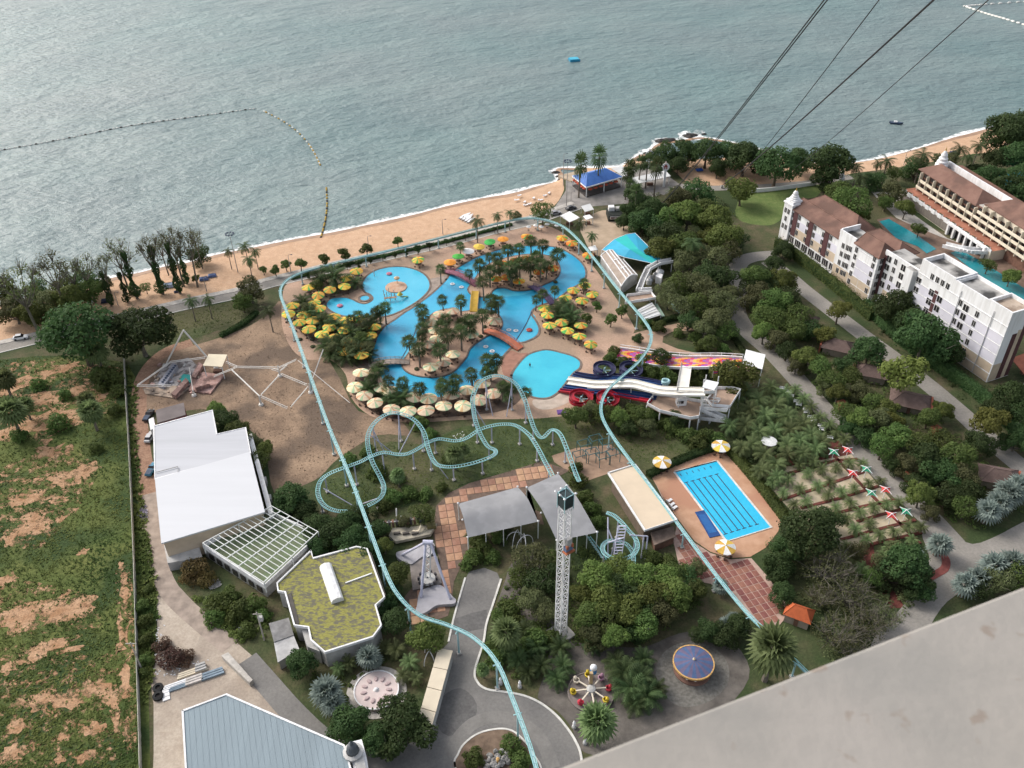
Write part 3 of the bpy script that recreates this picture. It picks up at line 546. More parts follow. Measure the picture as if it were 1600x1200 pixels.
road('brick_path', [(1380, 920), (1395, 935), (1402, 950)], 3.0, 0.05, mRedS)
# round traffic island
isl = [(712, 1200), (716, 1180), (726, 1163), (748, 1147), (778, 1140), (800, 1143), (818, 1158), (832, 1178), (845, 1215), (800, 1290), (740, 1280)]
W = crom(XY(isl), 4, True); MB().prism(W, 0, 0.16).build('traffic_island', M('island_earth', (0.17, 0.12, 0.085), 0.95, var=0.3, scale=0.6), kind='structure')
Wc = W if area2(W) < 0 else W[::-1]
MB().ribbon(Wc+[Wc[0], Wc[1]], 0.25, 0.1, 0, 0.22).build('kerb', mKerb, kind='structure')
# ------------------------------------------------------------------ plants
def leafmat(name, a, b, rand=0.36):
    m = M(name, a, 0.65, col2=b, scale=0.35, rand=rand, spec=0.2, lo=0.3, hi=0.7, detail=4)
    t = m.node_tree; b = t.nodes['Principled BSDF']; o = [n for n in t.nodes if n.type == 'OUTPUT_MATERIAL'][0]; src = b.inputs['Base Color'].links[0].from_socket
    tl = t.nodes.new('ShaderNodeBsdfTranslucent'); mx = t.nodes.new('ShaderNodeMixShader'); mx.inputs[0].default_value = 0.45; t.links.new(src, tl.inputs['Color']); t.links.new(b.outputs[0], mx.inputs[1]); t.links.new(tl.outputs[0], mx.inputs[2]); t.links.new(mx.outputs[0], o.inputs['Surface'])
    return m
mL = {'dark': leafmat('dark_leaves', (0.034, 0.068, 0.022), (0.085, 0.135, 0.046)),
      'mid': leafmat('green_leaves', (0.068, 0.112, 0.030), (0.144, 0.201, 0.056)),
      'olive': leafmat('olive_leaves', (0.092, 0.106, 0.045), (0.167, 0.184, 0.079)),
      'bright': leafmat('bright_leaves', (0.098, 0.146, 0.036), (0.189, 0.237, 0.065)),
      'yellow': leafmat('yellow_leaves', (0.13, 0.16, 0.035), (0.22, 0.25, 0.07)),
      'silver': leafmat('silver_leaves', (0.189, 0.239, 0.210), (0.348, 0.406, 0.362), 0.12),
      'palm': leafmat('palm_leaves', (0.046, 0.079, 0.031), (0.110, 0.154, 0.057)),
      'date': leafmat('date_palm_leaves', (0.103, 0.146, 0.059), (0.218, 0.282, 0.115)),
      'rust': leafmat('rust_leaves', (0.07, 0.038, 0.03), (0.13, 0.075, 0.055)),
      'brown': leafmat('dry_leaves', (0.145, 0.109, 0.043), (0.203, 0.174, 0.058))}
mBark = M('bark', (0.11, 0.085, 0.065), 0.95, var=0.35, scale=1.2)
mBarkG = M('palm_bark', (0.17, 0.145, 0.115), 0.95, var=0.3, scale=1.5)
mBarkP = M('pale_bark', (0.16, 0.145, 0.115), 0.95, var=0.3, scale=1.5)
def leaf(mb, p, nrm, s, r, asp=0.6):
    nrm = nrm.normalized(); t = nrm.cross(Vector((r.uniform(-1, 1), r.uniform(-1, 1), r.uniform(-1, 1))))
    if t.length < 1e-3: t = Vector((1, 0, 0))
    t.normalize(); b = nrm.cross(t)
    mb.add([p-t*s*.5, p+b*s*asp*.5+nrm*s*.08, p+t*s*.5-nrm*s*.1, p-b*s*asp*.5], [(0, 1, 2, 3)])
def broad(seed, R, H, nleaf, ls, blobs=9, flat=0.62, sparse=0.0, name='tree', mat='mid', bare=0):
    """crown radius R, total height H; origin at the base"""
    r = random.Random(seed); root = thing(name, 'x', 'tree')
    zc = H-R*flat*1.05; B = [(Vector((0, 0, zc+R*flat*0.35)), R*0.55)]
    for i in range(blobs):
        a = 2*math.pi*(i+r.uniform(-.3, .3))/blobs; q = R*r.uniform(0.38, 0.72); z = zc+R*flat*r.uniform(-0.45, 0.55)
        B.append((Vector((q*math.cos(a), q*math.sin(a), z)), R*r.uniform(0.26, 0.46)))
    tr = MB(); th = max(0.12, R*0.055); fork = Vector((r.uniform(-.1, .1)*R, r.uniform(-.1, .1)*R, max(0.6, zc-R*flat*0.75)))
    tr.tube([(0, 0, -0.1), fork*0.5, fork], [th*1.5, th*1.1, th], 6)
    for c, br in B[1:]:
        mid = fork.lerp(c, 0.5)+Vector((0, 0, -0.08*R)); tr.tube([fork, mid, c], [th*0.7, th*0.45, th*0.12], 5)
        for k in range(bare):
            e = c+Vector((r.uniform(-1, 1), r.uniform(-1, 1), r.uniform(0.1, 1.2)))*br*1.25
            m2 = c.lerp(e, 0.5)+Vector((r.uniform(-.1, .1), r.uniform(-.1, .1), 0))*br; tr.tube([mid.lerp(c, 0.7), m2, e], [th*0.3, th*0.18, th*0.06], 4)
    tr.build('trunk', mBarkP if bare else mBark, root, local=True)
    cr = MB(); k = 0; tot = sum(b[1]**2 for b in B)
    for c, br in B:
        for _ in range(int(nleaf*br*br/tot)):
            d = Vector((r.gauss(0, 1), r.gauss(0, 1), r.gauss(0.25, 0.9))).normalized()
            rad = br*(0.55+0.5*r.random()**0.6)*(1.0 if r.random() < 0.93 else r.uniform(1.0, 1.35)); p = c+Vector((d.x*rad, d.y*rad, d.z*rad*0.85))
            if any((p-c2).length < b2*0.6 for c2, b2 in B if c2 is not c): continue
            if p.z < 0.25: continue
            leaf(cr, p, d+Vector((r.uniform(-.8, .8), r.uniform(-.8, .8), r.uniform(-.2, .9))), ls*r.uniform(0.6, 1.35), r, 0.7)
    cr.build('crown', mL[mat], root, local=True); return root, R, H, zc
def fanpalm(seed, H, nf, R, mat='palm', th=0.16, droop=0.5):
    r = random.Random(seed); root = thing('fan_palm', 'x', 'palm'); tr = MB(); lean = Vector((r.uniform(-.25, .25), r.uniform(-.25, .25), 0))
    tr.tube([(0, 0, -0.1), lean*0.4+Vector((0, 0, H*0.5)), lean+Vector((0, 0, H))], [th*1.4, th, th*0.9], 6); tr.build('trunk', mBarkG, root, local=True)
    cr = MB(); top = lean+Vector((0, 0, H))
    for i in range(nf):
        a = i*2.399+r.uniform(-.2, .2); el = 1.5-1.9*(i+0.5)/nf*(0.8+droop)+r.uniform(-.12, .12)
        d = Vector((math.cos(a)*math.cos(el), math.sin(a)*math.cos(el), math.sin(el))); pet = R*0.26*r.uniform(0.85, 1.1)
        c = top+d*pet; side = d.cross(Vector((0, 0, 1)))
        if side.length < 0.05: side = Vector((1, 0, 0))
        side.normalize(); upn = side.cross(d).normalized()
        cr.add([top-side*0.03, top+side*0.03, c+side*0.03, c-side*0.03], [(0, 1, 2, 3)])
        n = 8 if nf < 20 else 9; WSEG = 0.075 if nf < 20 else 0.10; L = R*0.78*r.uniform(0.85, 1.1)
        for k in range(n):
            t = -1.25+2.5*k/(n-1); dd = d*math.cos(t)+side*math.sin(t); w2 = side*math.cos(t)-d*math.sin(t)
            tip = c+dd*L*(1-0.18*abs(t))-Vector((0, 0, 1))*L*0.14-upn*0.12*L*abs(t); mid = c+dd*L*0.55+upn*0.02
            cr.add([c, mid+w2*L*WSEG, tip, mid-w2*L*WSEG], [(0, 1, 2, 3)])
    cr.build('crown', mL[mat], root, local=True); return root, R, H+R*0.3, H+R*0.1
def featherpalm(seed, H, nf, R, mat='date', th=0.22, droop=0.9, dens=11, name='feather_palm', el0=1.25, el1=-0.35):
    r = random.Random(seed); root = thing(name, 'x', 'palm'); tr = MB(); lean = Vector((r.uniform(-.4, .4), r.uniform(-.4, .4), 0))*(H*0.08)
    if H > 0.4: tr.tube([(0, 0, -0.1), lean*0.35+Vector((0, 0, H*0.5)), lean+Vector((0, 0, H))], [th*1.4, th, th*0.9], 6)
    else: tr.tube([(0, 0, -0.1), (0, 0, H)], [th*1.5, th], 6)
    tr.build('trunk', mBarkG, root, local=True); cr = MB(); top = lean+Vector((0, 0, H))
    for i in range(nf):
        a = i*2.399+r.uniform(-.25, .25); el = el0+(el1-el0)*(i+0.5)/nf+r.uniform(-.12, .12); L = R*r.uniform(0.85, 1.12)
        hd = Vector((math.cos(a), math.sin(a), 0)); side = Vector((-hd.y, hd.x, 0)); pts = []; p = top.copy(); e = el
        for k in range(dens+1):
            pts.append(p.copy()); p = p+(hd*math.cos(e)+Vector((0, 0, math.sin(e))))*(L/dens); e -= droop*1.5/dens
        for k in range(1, dens):
            q = pts[k]; d = (pts[k+1]-pts[k-1]).normalized(); u = side.cross(d).normalized(); ll = L*0.30*math.sin(math.pi*(0.12+0.8*k/dens)); wv = d*(L/dens*0.42)
            for sg in (-1, 1):
                tip = q+side*sg*ll*0.8+d*ll*0.45-Vector((0, 0, 1))*ll*0.32
                cr.add([q-wv, q+wv, tip+wv*0.3], [(0, 1, 2)])
        cr.add([pts[0]-side*0.04, pts[0]+side*0.04, pts[dens//2]+side*0.03, pts[dens//2]-side*0.03], [(0, 1, 2, 3)])
    cr.build('crown', mL[mat], root, local=True); return root, R*0.85, H+R*0.4, H+R*0.05
def ivycol(seed):
    r = random.Random(seed); root = thing('ivy_clad_tree', 'x', 'tree'); tr = MB(); tr.tube([(0, 0, -0.1), (0.15, 0.1, 4), (0, 0.2, 9)], [0.3, 0.22, 0.1], 6)
    for k in range(7):
        a = r.uniform(0, 6.28); z = r.uniform(5, 8.5); e = Vector((math.cos(a)*1.8, math.sin(a)*1.8, z+r.uniform(2, 4))); tr.tube([(0.05, 0.1, z), e*0.5+Vector((0, 0, z*0.5)), e], [0.1, 0.07, 0.03], 4)
    tr.build('trunk', mBarkP, root, local=True); cr = MB()
    for _ in range(1700):
        z = 0.4+8.4*r.random(); a = r.uniform(0, 6.28); q = (0.75+0.45*math.sin(z*1.9+seed)+0.3*math.sin(a*2+z))*(1.15-0.08*z)*r.uniform(0.75, 1.1)
        d = Vector((math.cos(a), math.sin(a), 0.3)); leaf(cr, Vector((q*d.x+0.1, q*d.y+0.1, z)), d+Vector((r.uniform(-.6, .6), r.uniform(-.6, .6), r.uniform(-.2, .6))), r.uniform(0.25, 0.5), r, 0.7)
    cr.build('crown', mL['dark'], root, local=True); return root, 1.2, 9, 4.6
PROTO = {}; USED = {}
def proto(key, made):
    root = made[0]; reg(root); cr = [c for c in KIDS[root.name] if c.name.startswith('crown')][0]
    rr = sorted(math.hypot(v.co.x, v.co.y) for v in cr.data.vertices); zz = sorted(v.co.z for v in cr.data.vertices)
    PROTO.setdefault(key, []).append((root, rr[int(len(rr)*{'fan': 0.80, 'areca': 0.78, 'coco': 0.8}.get(key, 0.94))], made[2], zz[len(zz)//2]))
for i in range(5):
    fl_, nb_ = (0.62, 0.85, 0.5, 0.72, 1.0)[i], (11, 8, 14, 7, 10)[i]
    proto('dark', broad(10+i, 6, 10, 5200-500*(i % 3), 0.6, nb_, fl_, name='broadleaf_tree', mat='dark', bare=i % 2))
    proto('mid', broad(20+i, 4.5, 8, 3700-500*(i % 3), 0.5, nb_, fl_, name='broadleaf_tree', mat=('mid', 'olive', 'mid', 'bright', 'dark')[i], bare=i % 2))
    proto('olive', broad(30+i, 4.5, 8, 2900-350*(i % 3), 0.48, nb_, fl_, name='broadleaf_tree', mat=('olive', 'mid', 'olive', 'olive', 'dark')[i], bare=1+i % 2))
for i in range(3):
    proto('bush', broad(40+i, 2.6, 3.0, 1500, 0.42, 8, 0.75, name='shrub', mat='mid'))
    proto('darkbush', broad(45+i, 2.6, 3.0, 1500, 0.42, 8, 0.75, name='shrub', mat='dark'))
    proto('fan', fanpalm(50+i, (4.4, 5.2, 4.0)[i], 15, 2.1))
    proto('date', featherpalm(60+i, 2.0, 26, 2.4, 'date', 0.24, 0.85))
    proto('coco', featherpalm(70+i, 8.0, 20, 3.2, 'palm', 0.15, 1.15, 12, 'coconut_palm', 1.1, -0.6))
    proto('areca', featherpalm(80+i, 1.2, 30, 3.0, 'palm', 0.3, 0.8, 11, 'clump_palm', 1.45, 0.0))
for i in range(2):
    proto('bright', broad(90+i, 4.5, 7.5, 3600, 0.5, 10, 0.7, name='broadleaf_tree', mat='bright'))
    proto('yellow', broad(95+i, 4.0, 8, 1900, 0.55, 9, name='broadleaf_tree', mat='yellow'))
    proto('ball', broad(100+i, 1.7, 4.0, 1100, 0.36, 6, 0.85, name='clipped_tree', mat='mid'))
    proto('darkball', broad(104+i, 1.7, 4.0, 1100, 0.36, 6, 0.85, name='clipped_tree', mat='dark'))
    proto('silver', fanpalm(110+i, 3.2, 26, 3.0, 'silver', 0.3, 0.3))
    proto('bigfan', fanpalm(115+i, 6.0, 34, 3.4, 'date', 0.28, 0.5))
    proto('sparse', broad(120+i, 4.2, 15, 520, 0.4, 9, 1.15, name='thin_tree', mat='olive', bare=9))
    proto('barebush', broad(125+i, 5.5, 8, 1500, 0.36, 12, 0.7, name='bare_twiggy_tree', mat='olive', bare=12))
    proto('ivy', ivycol(130+i))
    proto('rustbush', broad(138+i, 3.4, 2.4, 1700, 0.45, 9, 0.5, name='shrub', mat='rust', bare=3))
    proto('brownbush', broad(135+i, 3.4, 3.6, 1700, 0.45, 9, 0.7, name='shrub', mat='brown'))
pcount = [0]
def plants(key, desc, cat, group, items, zbase=0.0, name=None):
    """items (x, y, w): crown centre and crown width in photo pixels"""
    items = sorted(items)
    for i, it in enumerate(items):
        x, y, wpx = it[:3]; hs = it[3] if len(it) > 3 else 1.0
        pr = PROTO[key][pcount[0] % len(PROTO[key])]; pcount[0] += 1; root, R, H, zc = pr
        s = wpx*mpp(x, y, zbase+zc*0.8)/(2*R); hs2 = hs*s**-0.35 if key in ('fan', 'coco') else hs
        z = zbase+zc*s*hs2; g = G(x, y, z)
        o = root if not USED.get(root.name) else copy_tree(root)
        if o is root: USED[root.name] = True
        o.location = (g.x, g.y, zbase); o.rotation_euler = (0, 0, rnd.uniform(0, 6.28)); o.scale = (s, s, s*hs2)
        tag(o, '%s%s' % (desc, ordl(i, len(items))), cat, group)
P4 = lambda ox, oy, k, L: [(ox+a[0]/k, oy+a[1]/k)+tuple(a[2:]) for a in L]
# --- pool area fan palms
plants('fan', 'dark fan palm on the central pool island', 'palm', 'palms on the central island', P4(560, 360, 4, [(527, 430, 17), (638, 445, 20), (395, 490, 19), (400, 545, 21), (395, 612, 20), (315, 690, 22), (390, 660, 18), (375, 735, 22), (830, 430, 22), (875, 438, 20), (835, 490, 20), (775, 530, 20), (700, 560, 22), (690, 605, 20), (640, 630, 22), (555, 650, 24), (510, 600, 20), (545, 555, 18), (510, 740, 24), (640, 585, 20)]), 0.3)
plants('fan', 'fan palm on the north pool island', 'palm', 'palms on the north island', P4(560, 360, 4, [(755, 215, 20), (815, 165, 16), (870, 165, 18), (935, 120, 20), (1005, 110, 18), (1240, 150, 22), (820, 255, 20), (885, 225, 22), (950, 225, 22), (1010, 205, 20), (1075, 215, 24), (1140, 205, 20), (1175, 225, 18), (1110, 160, 18), (780, 320, 20), (960, 270, 20), (695, 268, 14)]), 0.3)
plants('fan', 'fan palm at the north rim of the pool', 'palm', 'palms north of the pool', P4(560, 360, 4, [(1080, 65, 18), (1150, 85, 18), (635, 95, 14), (510, 238, 15)]))
plants('fan', 'fan palm along the southern channel', 'palm', 'palms along the southern channel', P4(560, 360, 4, [(805, 810, 21), (862, 808, 19), (825, 860, 20), (795, 885, 18), (708, 892, 22), (610, 930, 21), (590, 975, 20), (530, 955, 22), (515, 990, 18), (383, 985, 21), (285, 948, 21), (190, 940, 19), (112, 888, 20), (92, 930, 18), (1050, 1010, 18), (960, 990, 18), (900, 970, 18), (930, 1040, 16)]), 0, )
plants('fan', 'fan palm beside the dark bridge', 'palm', 'palms by the dark bridge', P4(560, 360, 4, [(1410, 325, 16), (1230, 372, 14), (1108, 430, 16), (1150, 395, 15)]))
plants('areca', 'dense dark clump palm in the west parasol grove', 'palm', 'clump palms in the west grove', P4(420, 380, 4, [(410, 205, 39), (320, 225, 29), (540, 245, 22), (215, 365, 26), (250, 440, 29), (340, 485, 29), (415, 515, 29), (520, 560, 30), (590, 545, 29), (440, 640, 33), (365, 640, 30), (480, 705, 30), (590, 620, 30), (555, 690, 29), (620, 690, 24), (395, 690, 26), (650, 500, 26)]))
plants('olive', 'small bushy tree in the west parasol grove', 'tree', 'bushy trees in the west grove', P4(420, 380, 4, [(250, 400, 22), (340, 460, 22), (450, 600, 26), (520, 640, 28), (580, 590, 26), (620, 640, 24), (400, 650, 26), (300, 260, 22), (600, 520, 22)]))
plants('fan', 'fan palm at the rim of the kids pool', 'palm', 'palms south of the kids pool', P4(420, 380, 4, [(560, 450, 16), (610, 470, 18), (665, 430, 18), (722, 398, 18), (690, 420, 16), (520, 475, 16)]))
plants('areca', 'bushy clump palm in the southern parasol rows', 'palm', 'clump palms by the southern parasols', P4(560, 360, 4, [(65, 990, 30), (195, 1035, 28), (265, 1050, 36), (300, 1030, 26), (140, 850, 22), (235, 1075, 26)]))
plants('areca', 'bushy clump palm among the eastern parasols', 'palm', 'clump palms by the eastern parasols', P4(560, 360, 4, [(1250, 500, 30), (1330, 530, 32), (1290, 470, 26), (1345, 580, 22), (1300, 540, 24)]))
plants('ball', 'round clipped tree on the sand east of the pool', 'tree', 'clipped trees east of the pool', P4(560, 360, 4, [(1490, 468, 16), (1430, 545, 18), (1578, 550, 20), (1650, 500, 18)]))
# --- promenade
plants('ball', 'small round tree on the beach side of the promenade', 'tree', 'promenade trees on the beach side', P4(400, 300, 4, [(45, 482, 12), (120, 485, 14), (185, 450, 15), (275, 445, 18), (425, 415, 18), (550, 383, 19), (688, 350, 19), (885, 305, 16)]))
plants('darkball', 'small clipped tree under the monorail beside the promenade', 'tree', 'clipped trees under the monorail', P4(400, 300, 4, [(330, 508, 12), (568, 450, 11), (640, 445, 11), (712, 420, 9), (790, 402, 9), (868, 388, 8), (938, 372, 9), (1010, 350, 12), (1085, 330, 12), (1190, 305, 9), (1232, 292, 7), (1308, 275, 9), (1490, 228, 8)]))
plants('coco', 'coconut palm beside the promenade', 'palm', 'palms along the promenade', [(745, 346, 20), (777, 337, 14), (796, 333, 14), (297, 470, 18), (324, 467, 18), (356, 393, 14), (383, 385, 18), (388, 406, 18), (398, 393, 14), (420, 485, 20)])
plants('mid', 'leafy green tree on the sand by the white canopy', 'tree', 'trees north of the monorail', [(848, 328, 36), (808, 336, 16)])
# --- north-west beach
plants('sparse', 'tall thin half-bare tree on the western beach', 'tree', 'half-bare beach trees', [(183, 392, 36, 1.35), (232, 388, 34, 1.4), (250, 380, 26, 1.4), (268, 374, 34, 1.45), (291, 378, 36, 1.4), (305, 372, 24, 1.4), (158, 412, 28, 1.3), (78, 420, 50, 1.1), (30, 440, 54, 1.1), (130, 415, 34, 1.2), (105, 418, 34, 1.2)])
plants('ivy', 'ivy-wrapped trunk on the western beach', 'tree', 'ivy-wrapped trunks', [(203, 428, 15, 1.3), (244, 420, 15, 1.4), (271, 418, 15, 1.4), (192, 448, 12, 1.1), (285, 415, 12, 1.3), (165, 450, 12, 1.2)])
plants('mid', 'leafy beach tree west of the lamp mast', 'tree', 'leafy beach trees', [(132, 441, 44), (310, 398, 34), (166, 440, 20), (227, 448, 17), (305, 434, 13), (95, 448, 40), (66, 490, 34), (58, 450, 30), (20, 480, 44), (40, 465, 44), (5, 455, 46), (75, 470, 44), (110, 462, 44), (135, 455, 40), (48, 485, 40), (390, 450, 44), (378, 470, 30)])
plants('dark', 'large dense dark tree beside the promenade', 'tree', 'large dark trees by the west lawn', [(120, 510, 96), (214, 512, 88)])
plants('bigfan', 'pale fan palm at the corner of the grass field', 'palm', 'field palms', [(150, 548, 32)])
plants('bigfan', 'fan palm standing in the western grass field', 'palm', 'palms in the grass field', [(15, 640, 40), (38, 632, 24), (140, 640, 34), (133, 625, 26), (5, 590, 30)])
plants('bush', 'low shrub in the western grass field', 'shrub', 'shrubs in the grass field', [(90, 660, 34), (30, 680, 24), (150, 700, 20), (165, 590, 40), (185, 610, 26), (155, 585, 30), (60, 600, 22), (100, 615, 20), (180, 640, 24)])
plants('bush', 'shrub along the fence of the grass field', 'shrub', 'shrubs along the fence', [(222, 945, 22), (226, 970, 24), (228, 1000, 22), (226, 1030, 20), (232, 920, 18), (225, 1050, 18)])
plants('rustbush', 'rusty brown dry brush heap by the pale yard', 'shrub', 'dry brush', [(270, 1024, 44), (254, 1008, 28), (288, 1028, 30)])
# --- west buildings
plants('mid', 'bushy tree beside the white hall', 'tree', 'trees beside the white hall', [(350, 655, 40), (372, 668, 34), (390, 690, 34), (405, 715, 34), (335, 640, 30), (412, 700, 28)])
plants('dark', 'dense tree between the coaster and the pergola court', 'tree', 'trees below the coaster', [(455, 775, 56), (438, 795, 40), (475, 800, 46), (497, 820, 46), (520, 835, 56), (548, 845, 54), (572, 860, 44), (540, 815, 44), (590, 830, 40), (560, 800, 36), (500, 850, 40)])
plants('bush', 'shrub on the coaster lawn', 'shrub', 'shrubs on the coaster lawn', [(590, 735, 34), (545, 720, 30), (575, 705, 26), (655, 660, 30), (672, 678, 26), (700, 715, 22), (640, 770, 30), (665, 772, 26), (615, 775, 30), (600, 790, 28), (622, 745, 24), (690, 760, 20)])
plants('bigfan', 'feathery palm on the coaster lawn', 'palm', 'palms on the coaster lawn', [(622, 742, 24), (710, 708, 30), (722, 700, 22)])
plants('brownbush', 'yellowish shrub against the pergola wall', 'shrub', 'shrubs below the pergola wall', [(300, 890, 48), (322, 905, 30)])
plants('bush', 'green weedy shrub in the plot below the pergola', 'shrub', 'weeds below the pergola', [(345, 940, 40), (370, 955, 40), (335, 965, 30), (395, 945, 36), (385, 985, 28), (360, 930, 30), (410, 960, 26)])
plants('bright', 'round bright green tree by the monorail bend', 'tree', None, [(668, 990, 58)])
plants('dark', 'dark green tree beside the mossy-roofed building', 'tree', 'trees beside the mossy-roofed building', [(470, 1032, 46), (618, 970, 46), (600, 945, 36)])
plants('mid', 'green tree in front of the pendulum ride', 'tree', 'trees by the pendulum ride', [(620, 895, 44), (612, 925, 36), (600, 850, 30), (660, 800, 40), (630, 815, 26)])
plants('silver', 'silvery blue fan palm south of the mossy-roofed building', 'palm', 'silver palms by the mossy building', [(508, 1080, 46), (520, 1096, 38), (573, 1024, 36), (585, 1030, 26)])
plants('date', 'small palm near the pink round platform', 'palm', 'palms near the pink platform', [(545, 1035, 26), (620, 1015, 30), (640, 1035, 30), (630, 1055, 26), (528, 1045, 22), (602, 1010, 24), (650, 1060, 22)])
plants('dark', 'big dark round tree beside the cream booth', 'tree', 'big trees by the cream booth', [(630, 1132, 92), (548, 1135, 66), (590, 1150, 50)])
# --- centre south
plants('bush', 'shrub in front of the grey canopy', 'shrub', 'shrubs by the grey canopy', [(740, 870, 34), (755, 858, 34), (730, 880, 24), (770, 870, 28), (780, 840, 26), (745, 845, 26)])
plants('areca', 'small palm in front of the grey canopy', 'palm', 'palms by the grey canopy', [(737, 836, 18), (752, 838, 18), (790, 830, 22)])
plants('olive', 'olive green tree around the drop tower', 'tree', 'olive trees around the drop tower', [(830, 870, 60), (815, 900, 40), (845, 905, 54), (860, 880, 46), (835, 935, 46), (850, 955, 40)])
plants('bright', 'bright green tree beside the drop tower', 'tree', 'bright trees around the drop tower', [(935, 905, 64), (965, 885, 52), (945, 935, 60), (1000, 900, 56), (915, 925, 44), (985, 955, 56), (1020, 930, 56), (1045, 905, 50)])
plants('mid', 'green tree in the wood right of the drop tower', 'tree', 'wood right of the drop tower', [(970, 925, 60), (1060, 925, 50), (1075, 905, 44), (920, 960, 50), (945, 970, 50), (1005, 975, 48), (960, 990, 44), (925, 990, 46), (1035, 955, 46), (1085, 920, 36), (1060, 895, 40), (1090, 885, 30)])
plants('dark', 'dark tree deep in the wood beside the drop tower', 'tree', 'dark trees by the drop tower', [(985, 935, 44), (950, 955, 40), (1015, 955, 40), (990, 985, 40)])
plants('bigfan', 'large light fan palm', 'palm', 'large fan palms', [(791, 988, 44), (930, 1125, 56), (1208, 1012, 66), (755, 1045, 20)])
plants('areca', 'yellow green clump palm left of the plane ride', 'palm', 'clump palms left of the plane ride', [(875, 1010, 30), (880, 1040, 30), (870, 1060, 28), (845, 1040, 30), (825, 1050, 26), (838, 1010, 30), (810, 1030, 28), (790, 1020, 24), (925, 1010, 24), (820, 985, 30)])
plants('bush', 'shrub in the bed left of the drop tower', 'shrub', 'shrubs left of the drop tower', [(795, 950, 36), (780, 960, 26), (790, 1000, 28), (838, 995, 40), (815, 1010, 30), (860, 995, 30), (775, 1030, 30), (765, 1010, 24), (805, 970, 30)])
plants('areca', 'green clump palm between plane ride and carousel', 'palm', 'clump palms by the carousel', [(975, 1050, 44), (985, 1075, 44), (1000, 1060, 40), (1010, 1085, 40), (965, 1035, 34), (995, 1100, 30), (1025, 1075, 28), (1005, 1030, 30)])
plants('dark', 'dark tree by the red tile walk', 'tree', 'trees by the red tile walk', [(1135, 990, 44), (1110, 985, 40), (1090, 990, 30), (1155, 975, 40)])
plants('silver', 'silvery palm beside the red tile walk', 'palm', 'silver palms by the red tile walk', [(1135, 975, 24), (1148, 965, 22), (1125, 915, 24)])
plants('bush', 'shrub on the traffic island', 'shrub', 'shrubs on the traffic island', [(740, 1185, 32), (800, 1165, 36), (815, 1185, 30), (810, 1200, 30)])
plants('bush', 'shrub along the beige pavilion', 'shrub', 'shrubs by the beige pavilion', [(905, 750, 30), (915, 775, 28), (925, 795, 30), (935, 815, 26), (900, 730, 22), (1020, 870, 30), (1045, 880, 30)])
# --- slides
plants('mid', 'dark green tree below the red spiral slide', 'tree', 'trees below the red slides', [(900, 648, 40), (922, 640, 34), (945, 645, 36), (965, 650, 34), (980, 668, 34), (1000, 648, 36), (1010, 665, 32)])
plants('bush', 'yellow green shrub below the slide platform', 'shrub', 'shrubs below the slide platform', [(990, 640, 26), (1025, 648, 30), (1040, 660, 28), (1052, 665, 32), (1062, 650, 32), (1075, 680, 34), (1100, 680, 30), (1090, 690, 30), (1120, 685, 30)])
plants('dark', 'round dark tree in front of the slide platform', 'tree', 'dark trees by the slides', [(1056, 652, 34), (1033, 555, 32), (996, 528, 18)])
plants('bright', 'big round yellow-green tree behind the slide tower', 'tree', None, [(1143, 584, 68)])
plants('bush', 'shrub behind the water slides', 'shrub', 'shrubs behind the water slides', [(960, 548, 22), (955, 560, 26), (975, 565, 24), (1000, 575, 30), (1015, 580, 28), (1040, 585, 30), (1050, 590, 24), (1090, 585, 30), (1100, 570, 26), (1005, 560, 24), (1085, 600, 26)])
plants('date', 'date palm behind the lap pool hedge', 'palm', 'dense palms behind the lap pool', [(1145, 620, 34), (1165, 612, 32), (1185, 625, 34), (1150, 645, 34), (1172, 640, 34), (1195, 650, 34), (1212, 632, 34), (1230, 650, 34), (1165, 665, 34), (1185, 675, 34), (1210, 672, 30), (1235, 672, 34), (1255, 662, 32), (1175, 695, 34), (1195, 710, 34), (1230, 695, 32), (1250, 688, 32), (1268, 680, 32), (1285, 690, 30), (1275, 700, 30), (1255, 708, 30), (1230, 710, 30), (1212, 725, 32), (1190, 735, 32), (1160, 700, 30), (1140, 665, 30), (1205, 605, 30), (1225, 615, 28), (1215, 745, 28)])
plants('date', 'date palm in the row along the garden road', 'palm', 'palms along the garden road', P4(1200, 600, 4, [(225, 85, 22), (270, 140, 22), (325, 205, 22), (385, 245, 22), (440, 295, 22), (480, 345, 22), (175, 30, 20)]))
_dp = sorted(P4(1200, 600, 4, [(75, 505, 22), (200, 500, 20), (285, 482, 20), (250, 560, 20), (335, 530, 20), (428, 520, 20), (510, 490, 20), (592, 492, 18), (30, 620, 20), (128, 595, 20), (200, 652, 21), (98, 682, 20), (312, 632, 21), (392, 610, 21), (540, 650, 19), (632, 622, 18), (705, 603, 18), (240, 730, 21), (165, 752, 20), (380, 692, 20), (462, 670, 21), (517, 740, 21), (425, 772, 20), (295, 800, 20), (662, 770, 21), (747, 752, 20), (820, 737, 20), (577, 802, 21), (492, 835, 21), (640, 872, 21), (547, 902, 22), (790, 922, 21), (880, 888, 22), (962, 892, 20), (702, 942, 21), (617, 972, 20), (490, 1012, 20), (905, 975, 20), (760, 1025, 20), (540, 1100, 22), (590, 1150, 22), (720, 1070, 20)]), key=lambda q: q[1])
plants('date', 'date palm in the upper sandy garden rows', 'palm', 'date palms in upper sandy rows', _dp[:20])
plants('date', 'date palm in the lower sandy garden rows', 'palm', 'date palms in lower sandy rows', _dp[20:])
